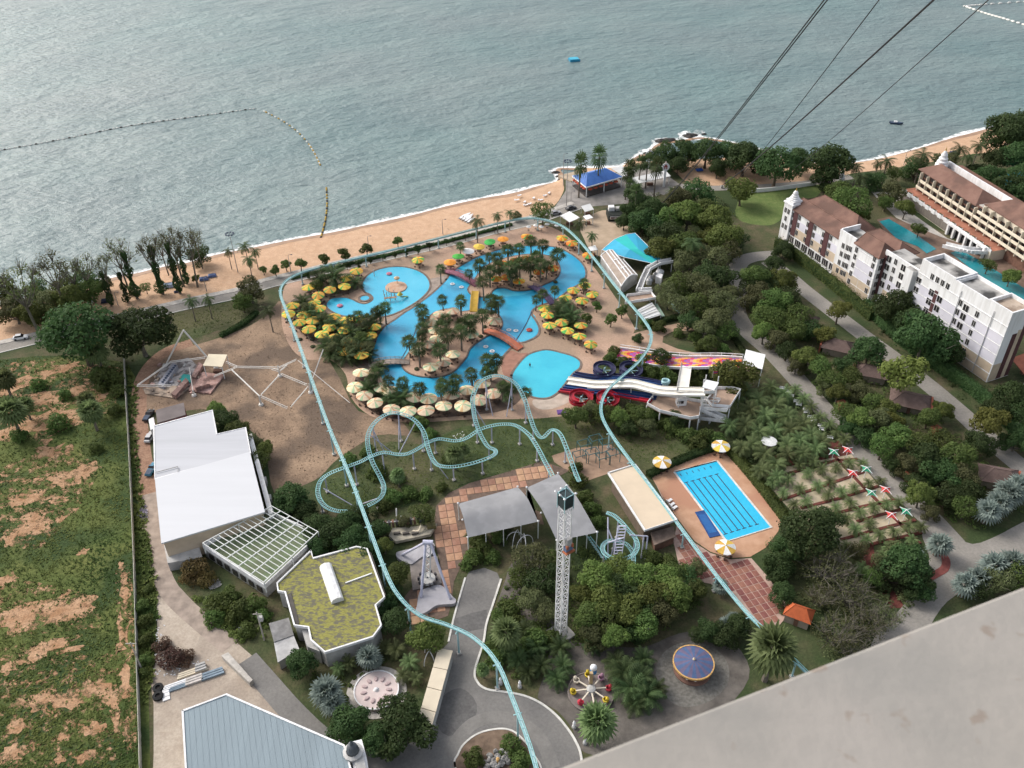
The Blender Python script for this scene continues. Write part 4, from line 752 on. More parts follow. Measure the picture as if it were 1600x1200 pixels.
# --- north-east park
plants('dark', 'dense dark tree on the wooded point by the sea', 'tree', 'trees on the wooded point', [(1042, 240, 44), (1072, 236, 44), (1105, 232, 46), (1135, 238, 46), (1165, 240, 54), (1190, 250, 44), (1122, 260, 34), (1060, 255, 30), (1215, 252, 64), (1250, 247, 42), (1299, 247, 60), (1290, 276, 38)])
plants('fan', 'fan palm beside the blue-roofed restaurant', 'palm', 'palms beside the restaurant', [(906, 257, 21, 2.2), (936, 244, 21, 1.9), (986, 262, 18, 1.8), (1000, 255, 18, 1.8), (1012, 252, 17, 1.8), (1026, 260, 18, 1.9), (980, 270, 16, 1.6), (985, 288, 18, 1.5), (995, 298, 18, 1.5)])
plants('dark', 'dark tree south of the white beach shed', 'tree', 'dark trees by the beach shed', [(1000, 315, 40), (1020, 325, 44), (985, 330, 34), (1005, 345, 46), (1025, 350, 40), (990, 300, 30), (975, 345, 26), (1040, 262, 20)])
plants('mid', 'grey-green tree in the park north of the blue sail', 'tree', 'park trees north of the blue sail', [(1060, 310, 48), (1090, 300, 50), (1075, 330, 50), (1050, 340, 44), (1040, 368, 56), (1065, 375, 44), (1030, 385, 44), (1098, 325, 40)])
plants('bright', 'domed light green tree in the park', 'tree', 'light green park trees', [(1118, 338, 54), (1130, 368, 56), (1110, 370, 40), (1160, 293, 46)])
plants('olive', 'olive tree in the park along the garden road', 'tree', 'olive park trees', [(1095, 395, 44), (1120, 400, 46), (1140, 390, 40), (1150, 375, 36), (1070, 405, 40), (1105, 425, 44), (1130, 430, 44), (1085, 440, 44), (1060, 445, 46), (1045, 460, 40), (1110, 455, 46), (1130, 470, 46), (1090, 475, 44), (1120, 495, 46), (1065, 475, 40), (1145, 455, 30), (1100, 510, 36), (1135, 515, 36), (1075, 500, 34), (1110, 535, 30)])
plants('coco', 'coconut palm rising from the park trees', 'palm', 'park palms', [(1082, 380, 26), (1050, 300, 18)])
plants('coco', 'small coconut palm on the sand lot by the monorail', 'palm', 'sand lot palms', [(907, 350, 18), (926, 368, 16)])
plants('bush', 'shrub at the edge of the sand path', 'shrub', 'shrubs by the sand path', [(1030, 510, 24), (1010, 505, 22), (1095, 540, 22), (1060, 520, 20), (1085, 525, 20), (1130, 545, 24)])
plants('mid', 'tree in the grove between the two roads', 'tree', 'grove between the roads', [(1180, 430, 44), (1200, 440, 44), (1225, 435, 40), (1185, 460, 46), (1210, 470, 46), (1235, 465, 40), (1195, 490, 46), (1220, 500, 44), (1250, 490, 40), (1240, 515, 40), (1215, 530, 40), (1195, 515, 36), (1270, 515, 36), (1262, 555, 40), (1285, 575, 40), (1300, 590, 40), (1245, 570, 30), (1320, 570, 34), (1335, 590, 36), (1310, 610, 34), (1345, 610, 36), (1290, 600, 34)])
plants('dark', 'dark tree in the grove west of the hotel', 'tree', 'dark grove trees', [(1175, 445, 36), (1190, 475, 36), (1200, 460, 36), (1225, 390, 34), (1230, 545, 34), (1210, 410, 30)])
plants('yellow', 'yellow-green tree along the hotel road', 'tree', 'yellow-green trees', [(1312, 482, 34), (1414, 578, 60), (1548, 655, 48), (1238, 505, 24), (1290, 520, 30), (1395, 655, 30), (1410, 680, 28)])
plants('dark', 'big dark round tree against the white hotel', 'tree', 'dark trees against the hotel', [(1400, 478, 66), (1447, 520, 80), (1425, 500, 50), (1475, 545, 50), (1360, 545, 52)])
plants('mid', 'garden tree north of the hotel', 'tree', 'garden trees north of the hotel', [(1310, 297, 38), (1335, 312, 56), (1320, 325, 34), (1367, 281, 32), (1395, 298, 38), (1398, 268, 24), (1432, 262, 38), (1480, 252, 36), (1350, 335, 20), (1416, 322, 28), (1437, 357, 22), (1385, 315, 22), (1545, 412, 24), (1580, 430, 26)])
plants('dark', 'dark tree at the upper right beach', 'tree', 'trees at the upper right beach', [(1575, 205, 62), (1595, 195, 50), (1590, 240, 46), (1560, 245, 36), (1545, 275, 40), (1525, 268, 30), (1575, 292, 46), (1600, 300, 40), (1530, 285, 30), (1600, 270, 40)])
plants('coco', 'coconut palm behind the upper right beach', 'palm', 'palms behind the upper right beach', [(1372, 256, 14), (1387, 252, 20), (1441, 243, 26), (1340, 262, 18), (1346, 277, 20), (1500, 233, 20), (1529, 228, 20), (1515, 245, 18)])
# --- bungalow grove
plants('mid', 'green tree among the bungalows', 'tree', 'trees among the bungalows', [(1320, 640, 40), (1345, 650, 40), (1372, 655, 44), (1385, 635, 34), (1400, 680, 44), (1440, 690, 46), (1452, 650, 34), (1470, 690, 46), (1495, 715, 50), (1450, 730, 50), (1505, 745, 44), (1480, 775, 44), (1380, 695, 40), (1420, 725, 40), (1475, 640, 30), (1350, 680, 34), (1440, 770, 40), (1510, 790, 36), (1395, 725, 30), (1365, 630, 34), (1455, 800, 30)])
plants('dark', 'dark tree among the bungalows', 'tree', 'dark trees among the bungalows', [(1450, 710, 50), (1480, 740, 50), (1560, 640, 44), (1582, 615, 50), (1590, 685, 46), (1530, 690, 44), (1515, 765, 40), (1430, 755, 36), (1330, 665, 34), (1600, 640, 40)])
plants('silver', 'silvery fan palm near the road junction', 'palm', 'silver palms by the junction', [(1545, 795, 36), (1580, 768, 40), (1562, 782, 36), (1468, 848, 36), (1435, 870, 26), (1595, 760, 36), (1555, 880, 40), (1585, 880, 40), (1510, 912, 36), (1530, 900, 34)])
plants('dark', 'dense dark tree south-east of the lap pool', 'tree', 'dark trees south-east of the lap pool', [(1262, 828, 84), (1290, 815, 50), (1235, 850, 54), (1215, 880, 50), (1420, 878, 66), (1395, 895, 54), (1430, 905, 56), (1225, 925, 40), (1445, 920, 34), (1210, 900, 30)])
plants('barebush', 'grey bare twiggy tree by the orange kiosk', 'tree', 'bare twiggy trees', [(1300, 885, 76), (1330, 930, 64), (1310, 985, 66), (1350, 975, 60), (1385, 965, 46), (1285, 930, 50), (1330, 1010, 50)])
plants('olive', 'olive tree behind the concrete ledge', 'tree', 'olive trees behind the ledge', [(1560, 905, 40), (1590, 900, 44), (1530, 920, 36), (1380, 880, 34), (1340, 860, 30), (1400, 855, 30), (1365, 900, 30)])
# --- hedges: one continuous leafy body each
def hedge(name, pts, wd, h, n, mat, label, cone=False, seed=0):
    r = random.Random(seed); P = resample(crom(XY(pts), 4), 60); root = thing(name, label, 'hedge', (P[0].x, P[0].y, 0)); mb = MB(); core = MB()
    core.ribbon(P, wd*0.36, wd*0.36, 0, h*0.72); core.build('branches', mL['dark'], root)
    for _ in range(n):
        t = r.uniform(0, 58.99); i = int(t); p = P[i].lerp(P[i+1], t-i); d = (P[i+1]-P[i]).normalized(); nr = Vector((-d.y, d.x))
        o = r.uniform(-1, 1); hz = r.random()
        if cone: ph = abs(((t*1.7) % 1)-0.5)*2; hh = h*(0.55+0.45*(1-ph))
        else: hh = h
        if r.random() < 0.55: z = hh*(0.92+0.12*r.random()); q = p+nr*(o*wd/2)
        else: z = hh*hz; q = p+nr*(wd/2*(1 if o > 0 else -1)*(1 if not cone else 1.05-0.6*hz))
        leaf(mb, Vector((q.x, q.y, z)), Vector((nr.x*o*1.2+r.uniform(-.6, .6), nr.y*o*1.2+r.uniform(-.6, .6), 0.8)), r.uniform(0.35, 0.65), r, 0.7)
    mb.build('foliage', mat, root)
hedge('hedge', [(1140, 706), (1180, 752), (1222, 806), (1236, 824)], 2.4, 1.6, 4200, mL['mid'], 'clipped green hedge along the right side of the lap pool deck', seed=1)
hedge('hedge', [(1012, 745), (1040, 731), (1080, 714), (1120, 700)], 1.8, 1.4, 2600, mL['dark'], 'dark hedge along the top side of the lap pool deck', seed=2)
hedge('hedge', [(1010, 512), (1050, 500), (1085, 492)], 1.6, 1.4, 1600, mL['dark'], 'short hedge north of the sand path', seed=3)
hedge('hedge', [(1140, 520), (1160, 550), (1185, 580)], 1.5, 1.3, 1500, mL['dark'], 'low dark hedge along the garden road', seed=4)
hedge('conifer_hedge', [(1212, 385), (1240, 402), (1290, 440), (1340, 482), (1362, 500)], 3.0, 4.2, 7000, mL['mid'], 'row of pointed green hedge trees in front of the left hotel wing', True, 5)
hedge('conifer_hedge', [(1350, 480), (1390, 520), (1440, 560), (1500, 600), (1545, 635), (1600, 690)], 3.2, 4.0, 8000, mL['dark'], 'row of pointed dark hedge trees in front of the right hotel wing', True, 6)
hedge('hedge', [(345, 527), (380, 508), (402, 490)], 1.6, 1.3, 1400, mL['dark'], 'dark low hedge at the lower edge of the west lawn', seed=7)
hedge('hedge', [(440, 462), (520, 437), (600, 417), (700, 393), (800, 365)][:0] or [(455, 437), (520, 420), (600, 401), (700, 378), (800, 352)], 1.2, 0.9, 2600, mL['dark'], 'low dark hedge under the monorail along the promenade', seed=8)
# --- undergrowth filling the groves (nobody could count it)
def undergrowth(name, poly, nb, mat, seed, smin=0.5, smax=1.3, lv=26):
    r = random.Random(seed); mb = MB(); xs = [p[0] for p in poly]; ys = [p[1] for p in poly]; k = 0
    while k < nb:
        x, y = r.uniform(min(xs), max(xs)), r.uniform(min(ys), max(ys)); k += 1
        if not inpoly(x, y, poly): continue
        g = G(x, y, 0.4); s = r.uniform(smin, smax)
        for _ in range(lv):
            d = Vector((r.gauss(0, 1), r.gauss(0, 1), abs(r.gauss(0.2, 0.8)))).normalized()
            leaf(mb, g+Vector((d.x*s, d.y*s, d.z*s*0.9-0.2)), d+Vector((0, 0, 0.4)), r.uniform(0.3, 0.6), r, 0.7)
    mb.build(name, mat, kind='stuff')
undergrowth('undergrowth', [(1172, 425), (1200, 425), (1245, 475), (1315, 532), (1425, 615), (1542, 718), (1600, 765), (1600, 800), (1540, 825), (1500, 830), (1432, 762), (1325, 655), (1232, 555), (1182, 505)], 1100, mL['mid'], 1)
undergrowth('undergrowth', [(985, 305), (1060, 300), (1130, 305), (1150, 340), (1160, 390), (1148, 410), (1150, 480), (1140, 520), (1080, 490), (1040, 470), (1030, 420), (1000, 370)], 700, mL['olive'], 2)
undergrowth('undergrowth', [(800, 870), (850, 860), (905, 850), (1000, 880), (1095, 880), (1095, 950), (1010, 1000), (905, 1010), (800, 1060), (770, 1000)], 650, mL['mid'], 3)
undergrowth('undergrowth', [(1200, 845), (1290, 800), (1310, 850), (1440, 880), (1430, 940), (1380, 1000), (1300, 1040), (1270, 980), (1215, 960)], 500, mL['olive'], 4)
undergrowth('undergrowth', [(430, 775), (500, 800), (600, 800), (610, 860), (560, 850), (500, 840), (430, 800)], 220, mL['dark'], 5)
undergrowth('undergrowth', [(1130, 620), (1210, 600), (1330, 690), (1290, 730), (1200, 750), (1150, 700)], 500, mL['date'], 6, 0.4, 0.9)
undergrowth('undergrowth', [(1360, 470), (1450, 535), (1540, 600), (1600, 640), (1600, 680), (1520, 632), (1412, 550), (1348, 495)], 350, mL['dark'], 7)
undergrowth('undergrowth', [(1020, 245), (1110, 235), (1240, 250), (1330, 262), (1330, 275), (1240, 272), (1130, 262), (1060, 268)], 300, mL['dark'], 8, 0.8, 1.6)
undergrowth('undergrowth', [(880, 640), (1000, 640), (1130, 690), (1110, 700), (1000, 670), (890, 660)], 260, mL['mid'], 9)
undergrowth('undergrowth', [(300, 930), (410, 950), (420, 990), (380, 1005), (330, 970)], 220, mL['bright'], 10, 0.4, 0.9)
undergrowth('undergrowth', [(480, 1040), (520, 1060), (650, 1010), (690, 985), (640, 1000), (560, 1100), (520, 1120)], 160, mL['mid'], 11, 0.3, 0.8)
# ------------------------------------------------------------------ parasols
cY, cG, cO, cC = (0.60, 0.40, 0.075), (0.11, 0.34, 0.075), (0.60, 0.20, 0.03), (0.66, 0.54, 0.36)
def canv(name, c): return M(name, c, 0.75, var=0.14, scale=1.5, rand=0.2, spec=0.2)
mY, mG, mO, mC, mWh, mOr = canv('yellow_canvas', cY), canv('green_canvas', cG), canv('orange_canvas', cO), canv('cream_canvas', cC), M('white_canvas', (0.78, 0.76, 0.73), 0.75, var=0.06, scale=1.5, spec=0.2), canv('peach_canvas', (0.60, 0.36, 0.20))
mSage = canv('sage_canvas', (0.33, 0.46, 0.27)); mGold = canv('gold_canvas', (0.62, 0.32, 0.05)); mBrG = canv('bright_green_canvas', (0.07, 0.42, 0.09)); mBrO = canv('bright_orange_canvas', (0.66, 0.22, 0.045)); mGrW = canv('silver_canvas', (0.55, 0.55, 0.53))
mPole = M('grey_pole', (0.30, 0.28, 0.26), 0.5, var=0.1, scale=2); mTable = M('dark_table', (0.12, 0.075, 0.055), 0.7, var=0.2, scale=2)
def umbrella_proto(mats, seq, n=16, R=2.15, sag=0.66):
    root = thing('parasol', 'x', 'parasol')
    b = MB(); prof = [(R, -0.16), (R*0.995, 0), (R*0.66, sag*0.40), (R*0.33, sag*0.72), (0.06, sag)]
    b.lathe((0, 0, 2.45), prof, n, mseg=seq)
    for i, z in enumerate((2.45+sag,)): b.lathe((0, 0, z), [(0.14, -0.04), (0.10, 0.12), (0.02, 0.2)], 8, m=0)
    b.build('canopy', mats, root, local=True)
    MB().tube([(0, 0, 0), (0, 0, 2.45+sag)], 0.06, 6).build('pole', mPole, root, local=True)
    t = MB(); t.lathe((0, 0, 0), [(0.02, 0.78), (1.0, 0.78), (1.0, 0.72), (0.02, 0.72)], 12); t.build('table', mTable, root, local=True)
    s = MB()
    for k in range(5):
        a = k*1.2566; s.box((1.5*math.cos(a), 1.5*math.sin(a), 0.22), (0.42, 0.42, 0.44), a)
    s.build('stool_ring', mTable, root, local=True)
    reg(root); return root
UP = {'yel': [umbrella_proto([mY, mG, mO], q) for q in ((0, 0, 1, 0, 2, 0, 1, 1, 0, 0, 2, 0, 1, 0, 0, 1), (1, 0, 0, 2, 0, 1, 1, 0, 0, 2, 0, 1, 0, 1, 0, 0))],
      'gold': [umbrella_proto([mY, mG, mGold], q) for q in ((0, 2, 0, 1, 2, 0, 0, 1, 0, 2, 1, 0, 2, 0, 1, 0), (0, 1, 2, 0, 0, 1, 0, 0, 2, 0, 2, 1, 0, 1, 0, 2))],
      'ora': [umbrella_proto([mO, mY, mG], q) for q in ((0, 0, 1, 0, 0, 2, 2, 0, 1, 0, 0, 0, 1, 2, 0, 1), (0, 1, 1, 0, 0, 0, 2, 0, 0, 1, 1, 0, 2, 2, 0, 0))],
      'cream': [umbrella_proto([mC, mSage, mOr], q) for q in ((0, 0, 1, 0, 2, 0, 1, 0, 0, 2, 0, 1, 0, 0, 2, 0), (1, 0, 0, 2, 0, 0, 1, 0, 2, 0, 0, 0, 1, 0, 0, 2))],
      'green': [umbrella_proto([mBrG], (0,))], 'orange': [umbrella_proto([mBrO], (0,))], 'white': [umbrella_proto([mWh], (0,))], 'yellow': [umbrella_proto([mY], (0,))]}
uc = [0]
def umbrellas(key, desc, group, L, z=0.05, sc=1.0):
    L = sorted(L)
    for i, (x, y) in enumerate(L):
        pr = UP[key][uc[0] % len(UP[key])]; uc[0] += 1
        o = pr if not USED.get(pr.name) else copy_tree(pr); USED[pr.name] = True
        g = G(x, y, z+2.6); o.location = (g.x, g.y, z); o.rotation_euler = (rnd.uniform(-.07, .07), rnd.uniform(-.07, .07), rnd.uniform(0, 6.28)); o.scale = (sc*rnd.uniform(.93, 1.04), sc*rnd.uniform(.93, 1.04), sc)
        tag(o, desc+ordl(i, len(L)), 'parasol', group)
umbrellas('orange', 'plain orange parasol in the row north of the pool', 'plain orange parasols', [(702.5, 409), (786, 373)])
umbrellas('green', 'plain green parasol in the row north of the pool', 'plain green parasols', [(716, 400), (766, 377)])
umbrellas('white', 'plain white parasol in the row north of the pool', None, [(731, 391.5)])
umbrellas('yellow', 'plain yellow parasol in the row north of the pool', None, [(748, 384.5)])
umbrellas('yel', 'yellow and green striped parasol by the kids pool circle', None, [(653.5, 405)])
umbrellas('ora', 'orange, yellow and green parasol on the north-east deck', 'north-east deck parasols', [(823, 369), (878, 371), (894, 379), (919, 398)])
umbrellas('ora', 'orange and green parasol under the north island palms', 'north island parasols', [(785, 411), (806, 406), (822, 403), (842.5, 424), (864, 418), (775, 435), (792.5, 432), (811, 439)], 0.3)
umbrellas('yel', 'yellow and green striped parasol in the eastern cluster', 'eastern parasols', [(914, 445), (896, 453), (884, 465), (909, 469), (926, 459), (851, 481), (855, 492), (879, 503), (859, 508), (907.5, 508), (886, 516), (905, 525), (922.5, 537)])
umbrellas('cream', 'cream striped parasol on the central pool island', 'central island parasols', [(687.5, 491), (707.5, 486), (675, 503), (679, 516), (682, 529), (670, 538), (651, 548), (737.5, 521), (772.5, 500), (707.5, 553.5), (693, 565), (672.5, 573.5)], 0.3, 1.05)
umbrellas('cream', 'cream striped parasol in the rows south of the channel', 'southern parasols', [(564, 583), (555, 605), (596, 606), (569, 619), (587, 630), (611, 640), (610, 611), (637.5, 643), (646, 621), (670, 623), (666, 642), (692.5, 635), (705, 618), (729.5, 610), (722.5, 634), (747.5, 625), (754, 600), (771, 615)], 0.05, 1.12)
umbrellas('gold', 'golden yellow parasol in the western grove', 'western grove parasols', [(557, 423), (541, 435), (482.5, 449), (515, 452), (537.5, 447), (497.5, 461), (491, 473), (457.5, 477), (451, 490), (474, 492), (500, 482), (467.5, 504), (489, 500), (483, 514), (503, 522), (522.5, 527), (514, 511), (521, 495), (540, 500), (539, 515), (559, 499), (541, 534), (537.5, 549), (559, 542), (584, 511), (577.5, 524), (565, 555)], 0.05, 1.05)
def lap_umbrella(x, y, label, mats=(mY, mWh, mGrW), seq=(0, 1, 0, 2, 0, 1, 0, 2), R=2.4):
    g = G(x, y, 2.7); root = thing('parasol', label, 'parasol', (g.x, g.y, 0.05), 0.4, 'parasols around the lap pool'); n = 8; prof = [(R, -0.18), (R, 0), (R*0.5, 0.38), (0.05, 0.66)]
    hub = MB(); hub.lathe((0, 0, 3.16), [(0.2, -0.06), (0.12, 0.12), (0.02, 0.2)], 8); hub.build('hub', mWh, root, local=True)
    for k in range(n):
        mb = MB(); vs = []
        for (r, z) in prof:
            for t in (0.0, 0.5, 1.0):
                a = 2*math.pi*(k+t)/n; vs.append((r*math.cos(a), r*math.sin(a), 2.5+z-(0.06*r/R if t == 0.5 else 0)))
        mb.add(vs, [(3*i+j, 3*i+j+1, 3*i+j+4, 3*i+j+3) for i in range(3) for j in range(2)])
        mb.build('canopy_panel', mats[seq[k]], root, local=True)
    MB().tube([(0, 0, 0), (0, 0, 3.1)], 0.07, 6).build('pole', mPole, root, local=True)
    t = MB(); t.lathe((0, 0, 0), [(0.02, 0.78), (1.0, 0.78), (1.0, 0.72), (0.02, 0.72)], 12); t.build('table', mTable, root, local=True)
    s = MB()
    for k in range(6): s.box((1.7*math.cos(k*1.047), 1.7*math.sin(k*1.047), 0.25), (0.5, 0.45, 0.5), k*1.047)
    s.build('stool_ring', mTable, root, local=True)
lap_umbrella(1034.5, 721, 'yellow and white parasol at the top left of the lap pool')
lap_umbrella(1126.5, 696, 'yellow and white parasol at the top right of the lap pool')
lap_umbrella(1133.5, 854, 'yellow and white parasol at the near corner of the lap pool')
# flat white disc shelter in the palm garden
g = G(1202, 689, 3.0); root = thing('disc_shelter', 'white round flat shelter roof among the date palms', 'shelter', (g.x, g.y, 0))
MB().lathe((0, 0, 3.0), [(2.05, -0.15), (2.05, 0.0), (1.2, 0.12), (0.03, 0.2)], 24).build('roof', mGrW, root, local=True, smooth=False)
MB().tube([(0, 0, 0), (0, 0, 3.0)], 0.1, 8).build('pole', mPole, root, local=True)
MB().lathe((0, 0, 0), [(1.5, 0), (1.5, 0.5), (0.05, 0.5)], 16).build('bench_ring', mTable, root, local=True)
# small white cafe parasols by the monorail
sp = []
for i, (x, y) in enumerate(((826, 353.6), (837, 351.6), (846, 353.6), (855, 349.6), (864, 347.6), (870, 351.6))):
    g = G(x, y, 2.3); root = thing('cafe_parasol', 'small white cafe parasol under the monorail curve'+ordl(i, 6), 'parasol', (g.x, g.y, 0.05), 0, 'cafe parasols')
    MB().lathe((0, 0, 2.1), [(0.95, 0), (0.05, 0.45)], 10).build('canopy', mWh, root, local=True)
    MB().tube([(0, 0, 0), (0, 0, 2.5)], 0.04, 5).build('pole', mPole, root, local=True)
    MB().lathe((0, 0, 0), [(0.5, 0.7), (0.02, 0.72)], 8).build('table', mTable, root, local=True)
# ------------------------------------------------------------------ buildings
mWall = M('white_render', (0.80, 0.795, 0.79), 0.8, var=0.05, scale=0.6, col3=(0.70, 0.69, 0.675), scale3=0.9, stretch=(1, 1, 0.12))
mLilac = M('lilac_render', (0.66, 0.64, 0.70), 0.8, var=0.06, scale=0.25)
mBeige = M('beige_render', (0.56, 0.45, 0.33), 0.85, var=0.10, scale=0.3)
mMaroon = M('maroon_render', (0.10, 0.045, 0.045), 0.8, var=0.15, scale=0.4)
mGreyW = M('grey_render', (0.42, 0.41, 0.39), 0.9, var=0.25, scale=0.3)
mTile = M('brown_roof_tile', (0.165, 0.090, 0.068), 0.85, scale=0.25, col2=(0.22, 0.125, 0.095), bump=0.3, bscale=5, col3=(0.13, 0.075, 0.058), scale3=0.12)
mGlass = M('dark_glass', (0.03, 0.028, 0.03), 0.15, var=0.3, scale=0.8, spec=0.5)
mFrame = M('window_frame', (0.62, 0.60, 0.57), 0.7, var=0.05, scale=1)
mStain = M('stained_flat_roof', (0.30, 0.29, 0.275), 0.9, scale=0.18, col2=(0.48, 0.46, 0.43), col3=(0.06, 0.058, 0.055), scale3=0.14, detail=7)
mTanRoof = M('dusty_flat_roof', (0.36, 0.28, 0.21), 0.9, scale=0.3, col2=(0.48, 0.39, 0.31), col3=(0.22, 0.16, 0.12), scale3=0.25)
mGold2 = M('gold_leaf', (0.55, 0.36, 0.08), 0.4, var=0.1, scale=1, metal=0.4)
# --- white hotel: local frame u (towards the sea), v (inland), origin at the near corner
HO = G(1541, 597.5).to_2d(); HP = G(1225, 377.5).to_2d(); HU = (HP-HO).normalized(); HV = Vector((HU.y, -HU.x))
if HV.x < 0: HV = -HV
def H(u, v, z): p = HO+HU*u+HV*v; return Vector((p.x, p.y, z))
HA = math.atan2(HU.y, HU.x)
hot = thing('hotel', 'long white hotel with brown tiled roofs and maroon stripes', 'building', (HO.x, HO.y, 0))
def hbox(name, u0, u1, v0, v1, z0, z1, mat, mt=None, parent=hot, mats=None):
    return MB().prism([H(u0, v0, 0).to_2d(), H(u1, v0, 0).to_2d(), H(u1, v1, 0).to_2d(), H(u0, v1, 0).to_2d()], z0, z1, 0, 1 if mt else None).build(name, [mat, mt] if mt else mat, parent)
# wing D (near, tall)
wd = hbox('wing_wall', 0, 33, 0, 8.2, 0, 22.0, mWall, mStain)
def parapet(u0, u1, v0, v1, z0, z1, t=0.45, mat=mWall):
    hbox('parapet', u0, u1, v0-0.003, v0+t, z0, z1, mat); hbox('parapet', u0, u1, v1-t, v1+0.003, z0, z1, mat)
    hbox('parapet', u0-0.003, u0+t, v0+t, v1-t, z0, z1, mat); hbox('parapet', u1-t, u1+0.003, v0+t, v1-t, z0, z1, mat)
parapet(0, 8, 0, 8.2, 22.004, 23.4); parapet(8.05, 20, 0, 8.2, 22.004, 23.0); parapet(20.05, 33, 0, 8.2, 22.004, 23.4)
hbox('roof_slab', 0.46, 7.5, 0.46, 7.7, 22.0, 22.35, mTanRoof)
# beige ground-floor bands and lilac panels as thin proud panels
def panel(u0, u1, z0, z1, mat, v=0.0, name='facade_panel', pr=0.05): return hbox(name, u0, u1, v-pr, v+0.01, z0, z1, mat)
for (u0, u1) in ((0.3, 5.2), (5.3, 10.3), (10.4, 17.0), (17.1, 24.0), (24.1, 32.5)):
    panel(u0, u1, 0.2, 2.9, mBeige); panel(u0, u1, 3.15, 6.0, mBeige)
    for z in (6.4, 9.55, 12.7): panel(u0, u1, z, z+2.8, mLilac)
for z in (3.0, 6.2, 9.35, 12.5, 15.65, 18.8): hbox('string_course', -0.12, 33, -0.14, 0.0, z-0.1, z+0.1, mWall)
for u in (5.25, 17.05): hbox('downpipe', u-0.08, u+0.08, -0.28, -0.12, 0.2, 21, M('pipe_grey', (0.5, 0.5, 0.5), 0.6))
hbox('end_panel', -0.06, 0.01, 3.3, 5.0, 0.2, 15.5, mMaroon); hbox('end_panel', -0.06, 0.01, 5.1, 6.5, 0.2, 16.5, mBeige); hbox('end_panel', -0.06, 0.01, 6.6, 8.1, 0.2, 18, mMaroon)
hbox('end_panel', -0.05, 0.01, 0.2, 3.2, 0.2, 6.0, mBeige)
# windows
def wmesh(w_, h_, pr=0.06, bars=1):
    mb = MB(); mb.box((0, -0.02, 0), (w_, pr, h_), m=0); mb.box((0, -0.05, 0), (w_-0.14, pr, h_-0.14), m=1)
    for k in range(bars): mb.box((-w_/2+w_*(k+1)/(bars+1), -0.075, 0), (0.09, 0.05, h_), m=0)
    return mb.mesh('window', [mFrame, mGlass])
wm_small, wm_big, wm_wide = wmesh(1.25, 1.9), wmesh(1.9, 2.1), wmesh(3.0, 2.5, bars=2)
def win(me, u, z, v=-0.05, parent=hot, rz=None):
    p = H(u, v, z)-WLOC[parent.name]; part('window', me, parent, p, (HA+math.pi) if rz is None else rz)
for z in (4.6, 7.8, 11.0, 14.1, 17.2, 1.6): win(wm_small, 10.0, z, -0.06)
for z in (11.0, 14.1, 17.2): win(wm_small, 16.2, z+0.3, -0.06)
for z in (1.6, 4.6, 7.8, 11.0, 14.1, 17.0): win(wm_big, 14.0, z, -0.06)
for u in (22, 24, 26, 28): win(wm_small, u, 19.9, -0.06)
for z in (7.8, 11.0, 14.1): win(wm_big, 23.2, z+0.6, -0.06); win(wm_big, 26.6, z+1.1, -0.06)
panel(24.4, 25.6, 3, 16.6, mMaroon, name='maroon_stripe', pr=0.12)
# link C
hbox('wing_wall', 33, 47.8, 0.8, 8.4, 0, 17.6, mWall, mStain)
hbox('parapet', 33, 47.8, 0.7, 1.2, 17.604, 18.9, mWall); hbox('parapet', 33.0, 38.0, 7.95, 8.45, 17.604, 18.6, mWall)
hbox('stair_block', 34.2, 37.2, -1.0, 4, 0, 18.6, mWall, mStain)
for z in (7.5, 10.6, 13.7, 16.6): win(wm_big, 39.6, z, 0.74); win(wm_big, 45.8, z, 0.74); win(wm_small, 43.0, z+0.4, 0.74)
for z in (12.5, 15.7): win(wm_big, 32.2, z+0.6, -0.06)
panel(46.7, 47.8, 1, 17.2, mMaroon, 0.8, 'maroon_stripe', 0.15); panel(38.2, 45, 6.3, 10, mLilac, 0.8); panel(38.2, 45, 0.2, 6.1, mBeige, 0.8)
# wing B
hbox('wing_wall', 47.8, 66, -1.5, 6.4, 0, 16.6, mWall, mStain)
hbox('parapet', 58.5, 66.05, -1.6, -1.1, 16.604, 18.0, mWall); hbox('parapet', 65.6, 66.1, -1.1, 6.4, 16.604, 18.2, mWall)
for (u0, u1) in ((48.2, 53.6), (53.8, 58.2), (58.4, 65.8)): panel(u0, u1, 0.2, 5.6, mBeige, -1.5)
for z in (5.9, 9.1): panel(48.6, 56.2, z, z+2.9, mLilac, -1.5)
for z in (2.8, 5.75, 8.95, 12.15, 15.2): hbox('string_course', 47.7, 58.4, -1.62, -1.5, z-0.08, z+0.08, mWall)
for z in (3.8, 6.8, 9.9, 12.9, 15.4): win(wm_small, 49.3, z, -1.56); win(wm_small, 57.4, z-0.8, -1.56)
for z in (4.0, 7.0, 10.2, 13.2): win(wm_small, 60.0, z+0.4, -1.56); win(wm_small, 61.4, z+0.2, -1.56); win(wm_small, 63.4, z, -1.56)
for z in (3.6, 6.6, 9.6, 12.6, 15.0):
    p = H(47.74, 0.0, z)-WLOC[hot.name]; part('window', wm_small, hot, p, HA-math.pi/2)
hbox('maroon_stripe', 47.68, 47.82, 0.9, 3.2, 0.5, 16, mMaroon)
